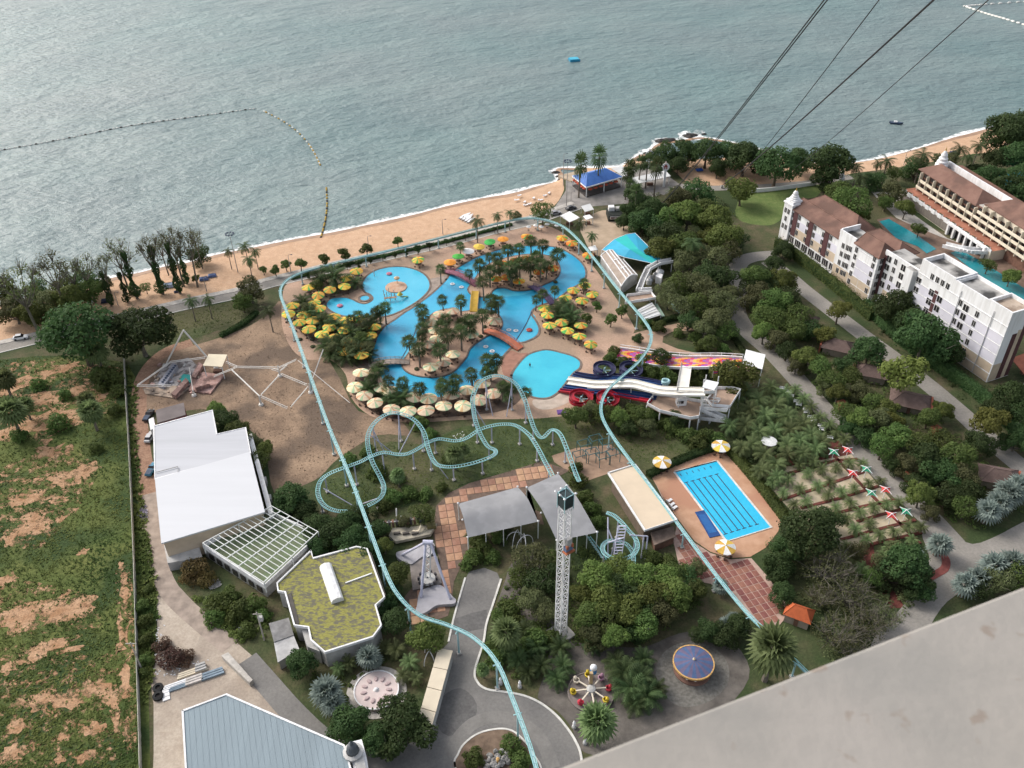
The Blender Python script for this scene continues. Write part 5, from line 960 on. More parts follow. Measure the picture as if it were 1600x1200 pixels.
# wing A
hbox('wing_wall', 66, 93, 0, 13, 0, 13.6, mWall)
for k, u in enumerate((89.5, 81.2, 73.0)):
    panel(u-1.1, u+1.1, 4.2, 13.4, mMaroon, 0.0, 'maroon_stripe', 0.2)
    for z in (6.0, 9.0, 11.8): win(wm_small, u+1.7, z-0.3, -0.06); win(wm_small, u-2.0, z+0.2, -0.06)
for u0, u1 in ((66.2, 71.7), (74.4, 79.8), (82.5, 88.2)): panel(u0, u1, 4.3, 7.6, mBeige); panel(u0, u1, 7.8, 10.6, mLilac)
for u in (67.5, 71.2, 74.9, 78.6, 82.3, 86.0, 89.7): win(wm_wide, u, 2.6, -0.06)
hbox('balcony_slab', 66, 92, -1.6, -0.01, 0.9, 1.15, mWall); hbox('podium', 60, 94, -3.6, -0.02, 0, 0.9, mBeige)
def hroof(name, u0, u1, v0, v1, ze, zr, hip0=2.5, hip1=2.5, ov=0.5, rv=None):
    u0 -= ov; u1 += ov; v0 -= ov; v1 += ov; vm = (v0+v1)/2 if rv is None else rv
    a, b, c, d = H(u0, v0, ze), H(u1, v0, ze), H(u1, v1, ze), H(u0, v1, ze); e, f = H(u0+hip0, vm, zr), H(u1-hip1, vm, zr)
    dn = Vector((0, 0, -0.25)); mb = MB()
    mb.add([a, b, c, d, e, f, a+dn, b+dn, c+dn, d+dn], [(0, 1, 5, 4), (2, 3, 4, 5), (1, 2, 5), (3, 0, 4), (6, 7, 1, 0), (7, 8, 2, 1), (8, 9, 3, 2), (9, 6, 0, 3), (9, 8, 7, 6)])
    o = mb.build(name, mTile, hot)
    rg = MB(); rg.tube([e, f], 0.16, 5)
    for q, w_ in ((a, e), (d, e), (b, f), (c, f)): rg.tube([q, w_], 0.13, 5)
    rg.build('ridge_tiles', mTile, o)
hroof('roof', 66.6, 93, 0.0, 5.2, 13.62, 16.2, 0.4, 0.4, 0.5, rv=4.9)
hroof('roof', 66.6, 93, 6.0, 14, 14.4, 18.2, 5, 5)
hbox('roof_gutter', 66.6, 92.5, 5.3, 5.9, 13.7, 14.3, mMaroon)
hroof('roof', 47.8, 58, -1.5, 5.5, 16.62, 19.8, 3.0, 0.3, 0.6)
hroof('roof', 48.2, 65.4, 6.9, 15.2, 14.5, 17.4, 4, 4)
hbox('rear_wall', 48.4, 65.2, 6.45, 15, 0, 14.2, mWall)
# stupa tower at the sea end
st = MB(); c = H(93.6, 1.6, 0)
sq = lambda h: [(c.x+h*(HU.x*a+HV.x*b), c.y+h*(HU.y*a+HV.y*b)) for a, b in ((-1, -1), (1, -1), (1, 1), (-1, 1))]
st.prism(sq(2.2), 0, 14.6); st.prism(sq(2.5), 14.6, 15.1); st.prism(sq(2.0), 15.1, 16.0)
st.lathe((c.x, c.y, 16.0), [(1.9, 0), (1.9, 0.4), (1.5, 0.5), (1.55, 0.9), (1.2, 1.1), (1.25, 1.5), (0.95, 1.8), (0.9, 2.5), (0.6, 3.1), (0.3, 3.4)], 14)
sto = st.build('stupa_tower', mWall, hot)
MB().lathe((c.x, c.y, 19.3), [(0.32, 0), (0.2, 0.5), (0.03, 1.6)], 8).build('finial', mGold2, sto)
for i, (dv, z) in enumerate(((-0.7, 12), (0.2, 9), (1.0, 12), (-0.7, 6), (1.0, 6))):
    p = H(93.6+0, 1.6-2.22, z)+Vector((HU.x*dv, HU.y*dv, 0)); part('niche_window', wm_small, hot, p-WLOC[hot.name], HA+math.pi)
# little stupa ornament down at the hotel garden
for i, (x, y, s) in enumerate(((1316, 272, 1.0), (1442, 267, 0.7))):
    g = G(x, y, 3); mb = MB(); mb.lathe((g.x, g.y, 0), [(1.4*s, 0), (1.4*s, 1.5*s), (1.1*s, 1.6*s), (1.15*s, 2.4*s), (0.8*s, 3*s), (0.85*s, 3.6*s), (0.45*s, 4.4*s), (0.3*s, 5.5*s), (0.04, 7.6*s)], 12)
    mb.build('garden_stupa', mWall, label='white spired garden shrine beside the hotel garden'+ordl(i, 2), cat='shrine', group='garden shrines')
# --- terraced hotel at upper right
TO = Vector((152.6, 323.2)); TE = Vector((0.2525, -0.9676)); TN = Vector((0.9676, 0.2525)); TA = math.atan2(TE.y, TE.x)
def T(u, v, z): p = TO+TE*u+TN*v; return Vector((p.x, p.y, z))
ter = thing('terraced_hotel', 'terraced cream hotel with rows of balconies and brown roofs', 'building', (TO.x, TO.y, 0))
mCream = M('cream_render', (0.68, 0.60, 0.48), 0.8, var=0.07, scale=0.3); mRail = M('cream_rail', (0.74, 0.66, 0.52), 0.75, var=0.06, scale=0.4); mDarkBrown = M('balcony_timber', (0.16, 0.085, 0.06), 0.85, var=0.3, scale=0.6)  # last one: even dark brown shared by balcony wall, hut, counters and doors
def tbox(name, u0, u1, v0, v1, z0, z1, mat, mt=None, parent=ter):
    return MB().prism([T(u0, v0, 0).to_2d(), T(u1, v0, 0).to_2d(), T(u1, v1, 0).to_2d(), T(u0, v1, 0).to_2d()], z0, z1, 0, 1 if mt else None).build(name, [mat, mt] if mt else mat, parent)
mTerr = M('terrace_tile', (0.33, 0.14, 0.09), 0.9, var=0.25, scale=0.4)
tbox('podium', 0, 52, 0, 6, 0, 4.0, mCream, mTerr)
for k in range(14):
    u = 0.5+k*3.7
    tbox('planter_box', u, u+2.0, -0.25, 0.7, 3.2, 4.7, mWall); tbox('planter_soil', u+0.2, u+1.8, -0.05, 0.5, 4.7, 4.85, mBed)
tbox('parapet', 0, 52, -0.12, 0.12, 3.6, 4.5, mWall)
tbox('timber_screen', 1, 29, -0.06, -0.01, 0.2, 3.4, M('grey_timber', (0.20, 0.175, 0.15), 0.9, var=0.2, scale=0.6, stretch=(6, 6, 0.3)))
for k in range(7): tbox('column', 30+k*3.2, 30.8+k*3.2, -1.2, -0.3, 0, 3.9, mWall)
tbox('arcade_lintel', 29.5, 50, -1.3, -0.2, 3.9, 4.6, mWall); tbox('arcade_void', 30.2, 50, -0.04, -0.01, 0.1, 3.6, mGlass)
tbox('main_wall', 1, 120, 6, 24, 0, 11.6, mDarkBrown)
tiers = [(6.3, 4.6, 2, 120), (8.9, 4.9, 3, 120), (11.6, 4.2, 36, 120)]
for z, v, u0, u1 in tiers:
    tbox('balcony_floor', u0, u1, v, 6.2, z-1.15, z-0.95, mCream)
    tbox('balcony_rail', u0, u1, v-0.12, v+0.12, z-0.95, z, mRail)
for k in range(30):
    u = 2.5+k*3.9
    tbox('partition_wall', u, u+0.22, 4.6, 6.3, 4.2, 11.4 if u < 36 else 13.4, mRail)
for k in range(30):
    u = 3.3+k*3.9
    for z in (4.6, 7.3, 9.8): tbox('balcony_window', u, u+2.4, 5.97, 5.99, z, z+1.9, mGlass)
def troof(u0, u1, v0, v1, ze, zr, hip0, hip1):
    a, b, c, d = T(u0, v0, ze), T(u1, v0, ze), T(u1, v1, ze), T(u0, v1, ze); vm = (v0+v1)/2; e, f = T(u0+hip0, vm, zr), T(u1-hip1, vm, zr); dn = Vector((0, 0, -0.3))
    o = MB().add([a, b, c, d, e, f, a+dn, b+dn, c+dn, d+dn], [(0, 1, 5, 4), (2, 3, 4, 5), (1, 2, 5), (3, 0, 4), (6, 7, 1, 0), (7, 8, 2, 1), (8, 9, 3, 2), (9, 6, 0, 3), (9, 8, 7, 6)]).build('roof', mTile, ter)
troof(-0.5, 33, 5.6, 17, 11.7, 15.0, 5, 5); troof(36, 120, 6.2, 19, 13.6, 17.5, 6, 6)
tbox('upper_wall', 36, 119, 6.4, 18.6, 11.6, 13.5, mCream); tbox('rear_parapet', 1, 42, 17.2, 17.8, 11, 14.0, mWall)
tbox('roof_deck', 33, 36.1, 7, 18, 11.61, 11.9, mConc)
c = T(1.0, 14.5, 0); mb = MB(); mb.lathe((c.x, c.y, 11.7), [(2.4, 0), (2.4, 1.6), (2.0, 1.8), (2.1, 2.6), (1.6, 3.0), (1.7, 3.8), (1.2, 4.3), (1.2, 5.2), (0.7, 6.2), (0.3, 6.8)], 14); so = mb.build('stupa_tower', mWall, ter)
MB().lathe((c.x, c.y, 18.4), [(0.32, 0), (0.2, 0.5), (0.03, 1.8)], 8).build('finial', mGold2, so)
# curved white footbridge over the canal
g0, g1 = G(1475, 384, 2.2), G(1548, 394, 2.2); gm = G(1510, 392, 3.0)
br = thing('white_footbridge', 'curved white footbridge over the teal hotel canal', 'bridge', (g0.x, g0.y, 0)); P = crom([g0, gm, g1], 8)
mb = MB()
for i in range(len(P)-1): mb.bar(P[i], P[i+1], 3.0, 0.35)
mb.build('deck', mWall, br)
for sg in (-1.4, 1.4):
    mb = MB()
    for i in range(len(P)-1):
        d = (P[i+1]-P[i]).normalized(); n = Vector((-d.y, d.x, 0))*sg; mb.bar(P[i]+n+Vector((0, 0, 0.6)), P[i+1]+n+Vector((0, 0, 0.6)), 0.2, 0.9)
    mb.build('parapet', mWall, br)
# --- generic low buildings from a traced roof outline
def flat_building(name, label, pts, z, roofmat, wallmat, par=0.0, parmat=None, inset=0.4, th=0.3, cat='building'):
    W = XY(pts, z); c = sum((p for p in W), Vector((0, 0)))/len(W); root = thing(name, label, cat, (c.x, c.y, 0))
    MB().prism([p.lerp(c, inset/max(1, (p-c).length)) for p in W], 0, z-th).build('wall', wallmat, root)
    MB().prism(W, z-th, z, bottom=True).build('roof', roofmat, root)
    if par:
        Wc = W if area2(W) < 0 else W[::-1]
        MB().ribbon(Wc+[Wc[0], Wc[0].lerp(Wc[1], 0.02)], 0.12, 0.22, z-th-0.02, z+par).build('parapet', parmat or mWall, root)
    return root, W, c
mMetalW = M('white_metal_roof', (0.545, 0.55, 0.565), 0.55, var=0.02, scale=0.15, bump=0.05, bscale=2, stretch=(0.2, 3.0, 1, 0.25)); mMetalDim = M('metal_roof_shade_tone', (0.445, 0.45, 0.47), 0.55, var=0.07, scale=0.1, bump=0.05, bscale=2, stretch=(0.2, 3.0, 1, 0.25))  # two tones of one white metal paint in light on differing slopes
hall, W, c = flat_building('white_hall', 'large hall with bright white metal roofs beside the dirt track', [(240, 666), (332, 641), (339, 678.5), (384, 668), (392, 708), (242, 748.5)], 7.0, mMetalDim, mGreyW, 0.12)
a, b, c_, d = [G(*q, 7.6) for q in ((242, 748.5), (390.5, 706), (414, 800), (252, 849))]
MB().prism([p.to_2d() for p in (a, b, c_, d)], 7.25, 7.65, bottom=True).build('roof', mMetalW, hall)
cc = (a+b+c_+d)/4; MB().prism([p.to_2d().lerp(cc.to_2d(), 0.04) for p in (a, b, c_, d)], 0, 7.25).build('wall', mBeige, hall)
p0, p1, p2 = [G(*q, 7.3) for q in ((243, 738), (278, 729), (278, 738))]
MB().bar(p0, p1, 0.08, 0.2).bar(p1, p2, 0.08, 0.2).build('roof_step', mGreyW, hall)
# side gallery wall of the hall
w0, w1 = G(388, 679, 5).to_2d(), G(421, 803, 5).to_2d()
MB().ribbon([w0, w1], 0.9, 0.2, 0, 5.0).build('gallery_wall', mWall, hall)
for k in range(3):
    q = w0.lerp(w1, 0.25+0.22*k); MB().box((q.x+0.8, q.y, 0.9), (1.4, 1.8, 1.8), 0.2).build('air_conditioner', mGreyW, hall)
MB().prism(XY([(232, 655), (240, 652), (243, 668), (235, 672)], 3.2), 0, 3.2).build('lean_to', mWall, hall)
flat_building('maroon_shed', 'small shed with brown roof and maroon end wall above the white hall', [(243, 641), (287, 629), (290, 648), (246, 661)], 4.2, M('brown_metal', (0.15, 0.125, 0.12), 0.7, var=0.15, scale=0.3), M('maroon_wall', (0.20, 0.03, 0.04), 0.8), 0, None, 0.15)
# pergola court
per = thing('pergola_court', 'open court with green floor under a white steel pergola', 'building', tuple(G(405, 850)))
ZF = 3.2; fl = XY([(318, 855), (418, 800), (500, 838), (414, 918)], ZF)
MB().prism(fl, 0, ZF, mt=1).build('court_block', [mGreyW, M('mossy_floor', (0.12, 0.165, 0.085), 0.95, scale=0.3, col2=(0.21, 0.26, 0.15), col3=(0.16, 0.19, 0.11), scale3=0.25)], per)
ff = fl if area2(fl) < 0 else fl[::-1]
MB().ribbon(ff+[ff[0], ff[0].lerp(ff[1], 0.02)], 0.1, 0.3, ZF-0.4, ZF+0.9).build('parapet', mWall, per)
q = [G(*p, 6.4) for p in ((317, 849), (425, 791), (497, 831), (412.5, 910))]; mSteel = M('white_steel', (0.72, 0.73, 0.70), 0.5, var=0.06, scale=1)
for k in range(15):
    t = k/14; MB().bar(q[0].lerp(q[1], t), q[3].lerp(q[2], t), 0.13, 0.18).build('rafter', mSteel, per)
for k in range(6):
    t = k/5; MB().bar(q[0].lerp(q[3], t)+Vector((0, 0, .1)), q[1].lerp(q[2], t)+Vector((0, 0, .1)), 0.16, 0.22).build('beam', mSteel, per)
for i, j in ((0, 0), (1, 0), (0, 1), (1, 1), (0.5, 0), (0.5, 1)):
    p = q[0].lerp(q[1], i).lerp(q[3].lerp(q[2], i), j); MB().box((p.x, p.y, 4.8), (0.2, 0.2, 3.3)).build('post', mSteel, per)
for k in range(7):
    p = fl[0].lerp(fl[3], 0.12+0.13*k); d = (fl[3]-fl[0]).normalized(); MB().box((p.x-0.0, p.y, 1.5), (1.5, 0.5, 1.6), math.atan2(d.y, d.x)).build('opening', mGlass, per)
MB().prism(XY([(256, 852), (300, 842), (310, 850), (316, 870), (262, 880)], 2.6), 0, 2.6).build('annex', mGreyW, per)
# mossy roof building
mMoss = M('mossy_roof', (0.17, 0.16, 0.05), 0.95, scale=2.4, col2=(0.29, 0.275, 0.075), bump=0.3, bscale=3, col3=(0.135, 0.125, 0.09), scale3=1.5, lo=0.3, hi=0.6, detail=9, stretch=(0.7, 1.3, 1, 0.3))
mosP = [(486, 861), (489.5, 873), (557, 855), (574, 858.5), (601, 934), (587, 946.5), (596, 978), (583, 996), (508, 1020), (486, 1001), (482, 981), (460, 978), (445.5, 926), (434.5, 924.5), (433, 912)]
mos, W, c = flat_building('mossy_roof_building', 'polygonal building with yellow-green mossy flat roof and white parapet', mosP, 5.0, mMoss, mGreyW, 0.35, mWall, 0.25)
g0, g1 = G(509, 886, 5.0), G(528, 941, 5.0); d = (g1-g0).normalized(); n = Vector((-d.y, d.x, 0)); sk = MB(); prof = [(-1.35, 0), (-1.3, 0.6), (-0.9, 1.15), (0, 1.4), (0.9, 1.15), (1.3, 0.6), (1.35, 0)]
vs_ = [g+n*a_+Vector((0, 0, h)) for g in (g0, g1) for a_, h in prof]; sk.add(vs_, [(i, i+1, 8+i, 7+i) for i in range(6)]+[tuple(range(7))[::-1], tuple(range(7, 14))]); sk.build('vaulted_skylight', mWall, mos)
MB().bar(G(540, 911, 5.1), G(581, 896, 5.1), 0.25, 0.3).build('roof_upstand', mWall, mos)
MB().prism(XY([(447, 930), (455, 926), (468, 974), (462, 977)], 5.05), 4.9, 5.12).build('roof_channel', M('dark_channel', (0.09, 0.08, 0.07), 0.9), mos)
MB().prism(XY([(576, 862), (580, 864), (603, 930), (598, 934)], 5.05), 4.9, 5.12).build('roof_channel', MATS['dark_channel'], mos)
flat_building('grey_annex', 'small annex with dark grey flat roof beside the mossy building', [(420, 974), (451, 965), (459, 992), (428, 1003)], 3.2, M('weathered_roof', (0.22, 0.215, 0.21), 0.9, var=0.3, scale=0.5), mGreyW, 0)
flat_building('pale_annex', 'small annex with pale grey flat roof below the darker annex', [(428, 1004), (459, 993), (467.5, 1014), (434, 1035)], 3.0, M('pale_roof', (0.46, 0.45, 0.44), 0.9, var=0.2, scale=0.4), mGreyW, 0)
MB().prism(XY([(472, 985), (482, 979), (490, 1003), (500, 1018), (480, 1010)], 4), 0, 4).build('side_block', mGreyW, mos)
# big blue-grey roof at the bottom
mBlueR = M('blue_grey_metal_roof', (0.225, 0.275, 0.30), 0.8, var=0.08, scale=0.08, bump=0.15, bscale=2.2, stretch=(3.0, 0.15, 1, 0.3), col3=(0.20, 0.25, 0.275), scale3=0.03)
blu, W, c = flat_building('blue_roof_hall', 'big hall with a pale blue-grey metal roof at the bottom edge', [(285, 1111), (354, 1085), (538, 1165), (552, 1215), (560, 1300), (296, 1300)], 9.0, mBlueR, mGreyW, 0.18, mWall, 0.3)
PW = [(p.x, p.y) for p in W]; a_ = W[0]; dv = (W[-1]-W[0]).normalized(); nv = Vector((-dv.y, dv.x)); seam = MB()
us = [(p-a_).dot(nv) for p in W]
for k in range(int(min(us)/1.0)+1, int(max(us)/1.0)+1):
    run = [t for t in [i*0.5 for i in range(-80, 80)] if inpoly(*(a_+nv*k+dv*t), PW)]
    if len(run) > 3: p0, p1 = a_+nv*k+dv*(run[0]+.2), a_+nv*k+dv*(run[-1]-.2); MB().bar((p0.x, p0.y, 9.02), (p1.x, p1.y, 9.005), 0.05, 0.05).build('roof_seam', mBlueR, blu)
g = G(551, 1172, 10); mb = MB(); mb.lathe((g.x, g.y, 0), [(1.5, 0), (1.5, 9.2), (1.8, 9.3), (1.8, 9.6), (1.2, 9.8)], 12); to = mb.build('turret', mGreyW, blu)
MB().lathe((g.x, g.y, 9.8), [(1.1, 0), (1.05, 0.8), (0.8, 1.6), (0.35, 2.0), (0.35, 2.4), (0.1, 3.0)], 12).build('dome', M('lead_dome', (0.10, 0.11, 0.12), 0.5), to)
MB().prism(XY([(545, 1160), (565, 1155), (572, 1180), (578, 1215), (560, 1230), (552, 1200)], 8.6), 0, 8.6).build('stair_block', mWall, blu)
MB().prism(XY([(553, 1186), (568, 1181), (572, 1200), (558, 1206)], 9.2), 8.5, 9.2).build('stair_roof', mGreyW, blu)
# beige pavilion
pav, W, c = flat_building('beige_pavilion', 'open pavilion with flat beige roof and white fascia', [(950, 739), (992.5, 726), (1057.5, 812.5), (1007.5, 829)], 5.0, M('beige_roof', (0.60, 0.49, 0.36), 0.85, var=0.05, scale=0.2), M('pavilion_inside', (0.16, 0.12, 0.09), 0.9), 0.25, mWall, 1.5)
flat_building('brown_hut', 'low brown hut below the beige pavilion', [(1016, 832), (1052, 822), (1056, 838), (1022, 852)], 2.6, M('brown_hut_roof', (0.19, 0.14, 0.11), 0.9, var=0.25, scale=0.6), mDarkBrown, 0)
# grey tensile canopies
mTent = M('grey_tent', (0.255, 0.255, 0.26), 0.6, var=0.08, scale=0.2, col3=(0.225, 0.225, 0.23), scale3=0.35)
def tent(label, corners, ridge, z, zr):
    W = [G(x, y, z) for x, y in corners]; R2 = [G(x, y, zr) for x, y in ridge]; c = sum(W, Vector())/len(W); root = thing('grey_canopy', label, 'canopy', (c.x, c.y, 0), 0, 'grey tensile canopies')
    mb = MB(); n = 10; A1, B1, C1, D1 = W; vs = []
    for i in range(n+1):
        for j in range(n+1):
            s, t = i/n, j/n; p = A1.lerp(B1, s).lerp(D1.lerp(C1, s), t); r_ = R2[0].lerp(R2[1], s); k = (1-abs(2*t-1)**1.3)
            p = p+Vector((0, 0, (zr-z)*k*(0.55+0.45*abs(2*s-1)))); vs.append(p)
    mb.add(vs, [(i*(n+1)+j, (i+1)*(n+1)+j, (i+1)*(n+1)+j+1, i*(n+1)+j+1) for i in range(n) for j in range(n)]); mb.build('membrane', mTent, root, smooth=True)
    for p in W: MB().tube([(p.x, p.y, 0), (p.x, p.y, p.z)], 0.13, 6).build('post', mSteel, root)
    for t in (0.25, 0.5, 0.75):
        p = D1.lerp(C1, t); MB().tube([(p.x, p.y, 0), (p.x, p.y, p.z)], 0.10, 6).build('post', mSteel, root)
    for i, p in enumerate(W+[A1.lerp(D1, 0.5), B1.lerp(C1, 0.33), B1.lerp(C1, 0.66)]):
        MB().lathe((p.x, p.y, p.z+0.25), [(0.02, -0.3), (0.3, 0), (0.02, 0.3)], 8).build('globe_lamp', mWall, root)
tent('wide grey tent canopy left of the drop tower', [(716, 787), (809, 761), (841, 815), (731, 840)], [(722, 812), (825, 788)], 5.5, 7.2)
tent('long grey tent canopy behind the drop tower', [(823, 762), (872, 740), (933, 832), (870, 845)], [(845, 800), (900, 785)], 5.5, 7.0)
# long cream booth
bo = XY([(685, 1012), (707.5, 1016), (671, 1148), (648, 1140)], 3.2); c = sum(bo, Vector((0, 0)))/4; booth = thing('ticket_booth', 'long narrow cream booth along the asphalt plaza', 'booth', (c.x, c.y, 0))
mBooth = M('cream_panel', (0.62, 0.54, 0.41), 0.75, var=0.06, scale=0.4)
for k in range(4):
    t0, t1 = k/4+0.004, (k+1)/4-0.004; P = [bo[0].lerp(bo[3], t0), bo[1].lerp(bo[2], t0), bo[1].lerp(bo[2], t1), bo[0].lerp(bo[3], t1)]
    MB().prism(P, 2.95, 3.2, bottom=True).build('roof_panel', mBooth, booth)
MB().prism([p.lerp(c, 0.05) for p in bo], 0, 2.95).build('wall', mGreyW, booth)
# --- restaurant and beach sheds
mBlueT2 = M('blue_tile_roof', (0.045, 0.13, 0.40), 0.6, scale=0.4, col2=(0.065, 0.17, 0.48), bump=0.2, bscale=5)
rc = [G(*p, 4.5) for p in ((894, 274.5), (946, 262), (973, 276), (916, 292.5))]; c = sum(rc, Vector())/4; rest = thing('restaurant', 'open restaurant with a bright blue hipped roof by the beach', 'restaurant', (c.x, c.y, 0))
e, f = rc[0].lerp(rc[3], 0.5).lerp(c, 0.45)+Vector((0, 0, 2.6)), rc[1].lerp(rc[2], 0.5).lerp(c, 0.45)+Vector((0, 0, 2.6)); e.z = f.z = 7.0
dn = Vector((0, 0, -0.45))
MB().add(rc+[e, f], [(0, 1, 5, 4), (2, 3, 4, 5), (1, 2, 5), (3, 0, 4)]).build('roof', mBlueT2, rest)
mb = MB()
for i in range(4): mb.bar(rc[i]+dn*0.5, rc[(i+1) % 4]+dn*0.5, 0.2, 0.5)
mb.build('fascia', mWall, rest)
for t, s in ((0, 0), (1, 0), (0, 1), (1, 1), (0.5, 1), (0.5, 0), (0, 0.5), (1, 0.5)):
    p = rc[0].lerp(rc[1], t).lerp(rc[3].lerp(rc[2], t), s).lerp(c, 0.04); MB().box((p.x, p.y, 2.1), (0.35, 0.35, 4.2)).build('post', mWall, rest)
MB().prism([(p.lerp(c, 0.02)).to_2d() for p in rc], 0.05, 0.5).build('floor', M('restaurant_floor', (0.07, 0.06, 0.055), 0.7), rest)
mRedA = M('red_awning', (0.45, 0.09, 0.05), 0.8, var=0.1, scale=1)
for s0, s1 in (((0, 3), 0.9), ((3, 2), 0.94)):
    for k in range(6):
        p = rc[s0[0]].lerp(rc[s0[1]], 0.1+0.15*k).lerp(c, 0.06); MB().lathe((p.x, p.y, 2.9), [(0.9, 0), (0.9, 0.35), (0.1, 0.6)], 8).build('red_lantern', mRedA, rest)
sea_t = [G(*p, 0.9) for p in ((872, 273), (900, 266), (912, 272), (893, 282))]; MB().prism([p.to_2d() for p in sea_t], -1.2, 0.5).build('sea_terrace', M('sand_stone', (0.42, 0.33, 0.24), 0.9, var=0.2, scale=0.5), rest)
mShed = M('pale_shed_roof', (0.56, 0.56, 0.55), 0.7, var=0.07, scale=0.3)
def shed(label, pts, z, posts=True, name='beach_shed', mat=mShed, cat='shed'):
    W = XY(pts, z); c = sum(W, Vector((0, 0)))/len(W); root = thing(name, label, cat, (c.x, c.y, 0)); MB().prism(W, z-0.15, z, bottom=True).build('roof', mat, root)
    for i, p in enumerate(W):
        q = p.lerp(c, 0.06); MB().box((q.x, q.y, (z-0.15)/2), (0.2, 0.2, z-0.15)).build('post', mSteel, root)
    MB().box((c.x, c.y, 0.5), (min(2.5, (W[0]-c).length), 1.2, 0.9)).build('counter', mDarkBrown, root); return root
shed('long pale open shed right of the blue restaurant', [(986, 278), (1040, 266), (1048, 275), (991, 288)], 3.5)
shed('pale shed roof close behind the blue restaurant', [(955, 263), (972, 259), (992, 270), (975, 276)], 3.6)
shed('white square canopy left of the sand lot', [(875, 337), (890, 330), (906, 340), (890, 347)], 3.2, name='white_canopy', mat=mWall, cat='canopy')
shed('small white canopy on the sand lot', [(911, 337.5), (921, 335), (927, 340), (916, 343)], 3.0, name='white_canopy', mat=mWall, cat='canopy')
shed('small white canopy by the monorail next to the vaulted building', [(919, 386), (930, 383), (934, 390), (923, 392)], 3.0, name='white_canopy', mat=mWall, cat='canopy')
shed('grey kiosk frame by the restaurant plaza', [(908, 322), (922, 318), (928, 327), (914, 331)], 3.0, name='kiosk_frame', cat='kiosk')
shed('square cream canopy over the ruined building', [(326, 553), (355, 554), (347, 573), (317, 571)], 4.5, name='cream_canopy', mat=M('cream_sheet', (0.66, 0.58, 0.43), 0.8, var=0.06, scale=0.4), cat='canopy')
rt = shed('bright white square canopy at the top of the rainbow slide', [(1166, 546), (1196, 554), (1191, 577), (1160, 568)], 6.5, name='white_canopy', mat=mWall, cat='canopy')
# dark stage truck on the sand lot
g = G(960, 340, 0); dk = thing('dark_kiosk', 'dark kiosk with white box and sign board beside the sand lot', 'kiosk', tuple(g))
MB().box((g.x, g.y, 1.2), (5.6, 6.5, 2.4), 0.05).build('body', M('dark_green_black', (0.02, 0.024, 0.02), 0.7, var=0.3, scale=1), dk)
MB().box((g.x-1.2, g.y+1.6, 3.2), (2.2, 2.2, 1.6), 0.05).build('white_box', mWall, dk); MB().box((g.x+1.3, g.y+1.8, 2.9), (1.6, 2.0, 1.0), 0.05).build('grey_box', mGreyW, dk)
MB().box((g.x+0.2, g.y-3.35, 1.6), (4.6, 0.12, 1.0), 0.05).build('sign_board', mWall, dk); MB().box((g.x+0.2, g.y-3.44, 1.6), (4.2, 0.08, 0.62), 0.05).build('sign_panel', mMaroon, dk)
for k in range(6): MB().box((g.x-1.5+0.68*k, g.y-3.5, 1.6), (0.36, 0.05, 0.34), 0.05).build('sign_mark', mWall, dk)
# --- bungalows
mHut = M('hut_roof', (0.11, 0.075, 0.065), 0.9, scale=0.8, col2=(0.16, 0.11, 0.095), bump=0.3, bscale=5); mBrick = M('red_brick', (0.28, 0.09, 0.055), 0.9, var=0.2, scale=1.5)
def bungalow(x, y, wpx, ang, label, roofm=mHut, red=True):
    g = G(x, y, 3.5); s = wpx*mpp(x, y, 3)/2; root = thing('bungalow', label, 'bungalow', (g.x, g.y, 0), ang, 'bungalows'); a, b = s, s*0.72
    MB().box((0, 0, 1.3), (a*1.7, b*1.6, 2.6)).build('wall', M('bungalow_wall', (0.30, 0.25, 0.20), 0.9, var=0.15, scale=0.6), root, local=True)
    A1 = [(-a, -b, 2.5), (a, -b, 2.5), (a, b, 2.5), (-a, b, 2.5), (-a*0.4, 0, 4.4), (a*0.4, 0, 4.4)]
    MB().add(A1, [(0, 1, 5, 4), (2, 3, 4, 5), (1, 2, 5), (3, 0, 4), (3, 2, 1, 0)]).build('roof', roofm, root, local=True)
    rg = MB(); rg.tube([A1[4], A1[5]], 0.1, 5); [rg.tube([A1[i], A1[j]], 0.09, 5) for i, j in ((0, 4), (3, 4), (1, 5), (2, 5))]; rg.build('ridge_tiles', roofm, root, local=True)
    if red: MB().box((a*1.02, 0, 1.5), (0.5, b*1.5, 3.0)).build('brick_gable', mBrick, root, local=True)
    MB().box((0, -b*0.82, 1.0), (0.9, 0.1, 2.0)).build('door', mDarkBrown, root, local=True)
bungalow(1260, 494, 36, 2.6, 'dark roofed bungalow nearest the top of the grove'); bungalow(1311, 535, 46, 2.7, 'dark roofed bungalow with brick gable below the yellow tree')
bungalow(1363, 575, 46, 2.8, 'dark roofed bungalow left of the big yellow-green tree'); bungalow(1424, 620, 56, -0.4, 'wide brown roofed bungalow in the middle of the grove')
bungalow(1564, 738, 52, -0.3, 'brown roofed bungalow at the far right edge'); 
bungalow(1250, 952, 40, -0.5, 'small kiosk with bright orange tiled roof by the bare trees', M('orange_tile', (0.42, 0.10, 0.035), 0.8, var=0.15, scale=0.8), False)
for i, (x, y) in enumerate(((1315, 632), (1462, 672), (1427, 716), (1423, 742))):
    g = G(x, y, 2); root = thing('brick_shrine', 'little red brick gate pillar in the grove'+ordl(sorted([1315, 1462, 1427, 1423]).index(x), 4), 'pillar', (g.x, g.y, 0), 0.4, 'red brick pillars')
    MB().box((0, 0, 1.2), (1.6, 1.2, 2.4)).build('pillar', mBrick, root, local=True); MB().box((0, 0, 2.7), (2.2, 1.8, 0.5)).build('cap', mBrick, root, local=True)
shed('orange roofed shelter half hidden right of the white hotel', [(1580, 560), (1610, 548), (1640, 570), (1605, 590)], 4, mat=M('orange_roof', (0.36, 0.12, 0.07), 0.8), name='orange_shelter', cat='shelter')
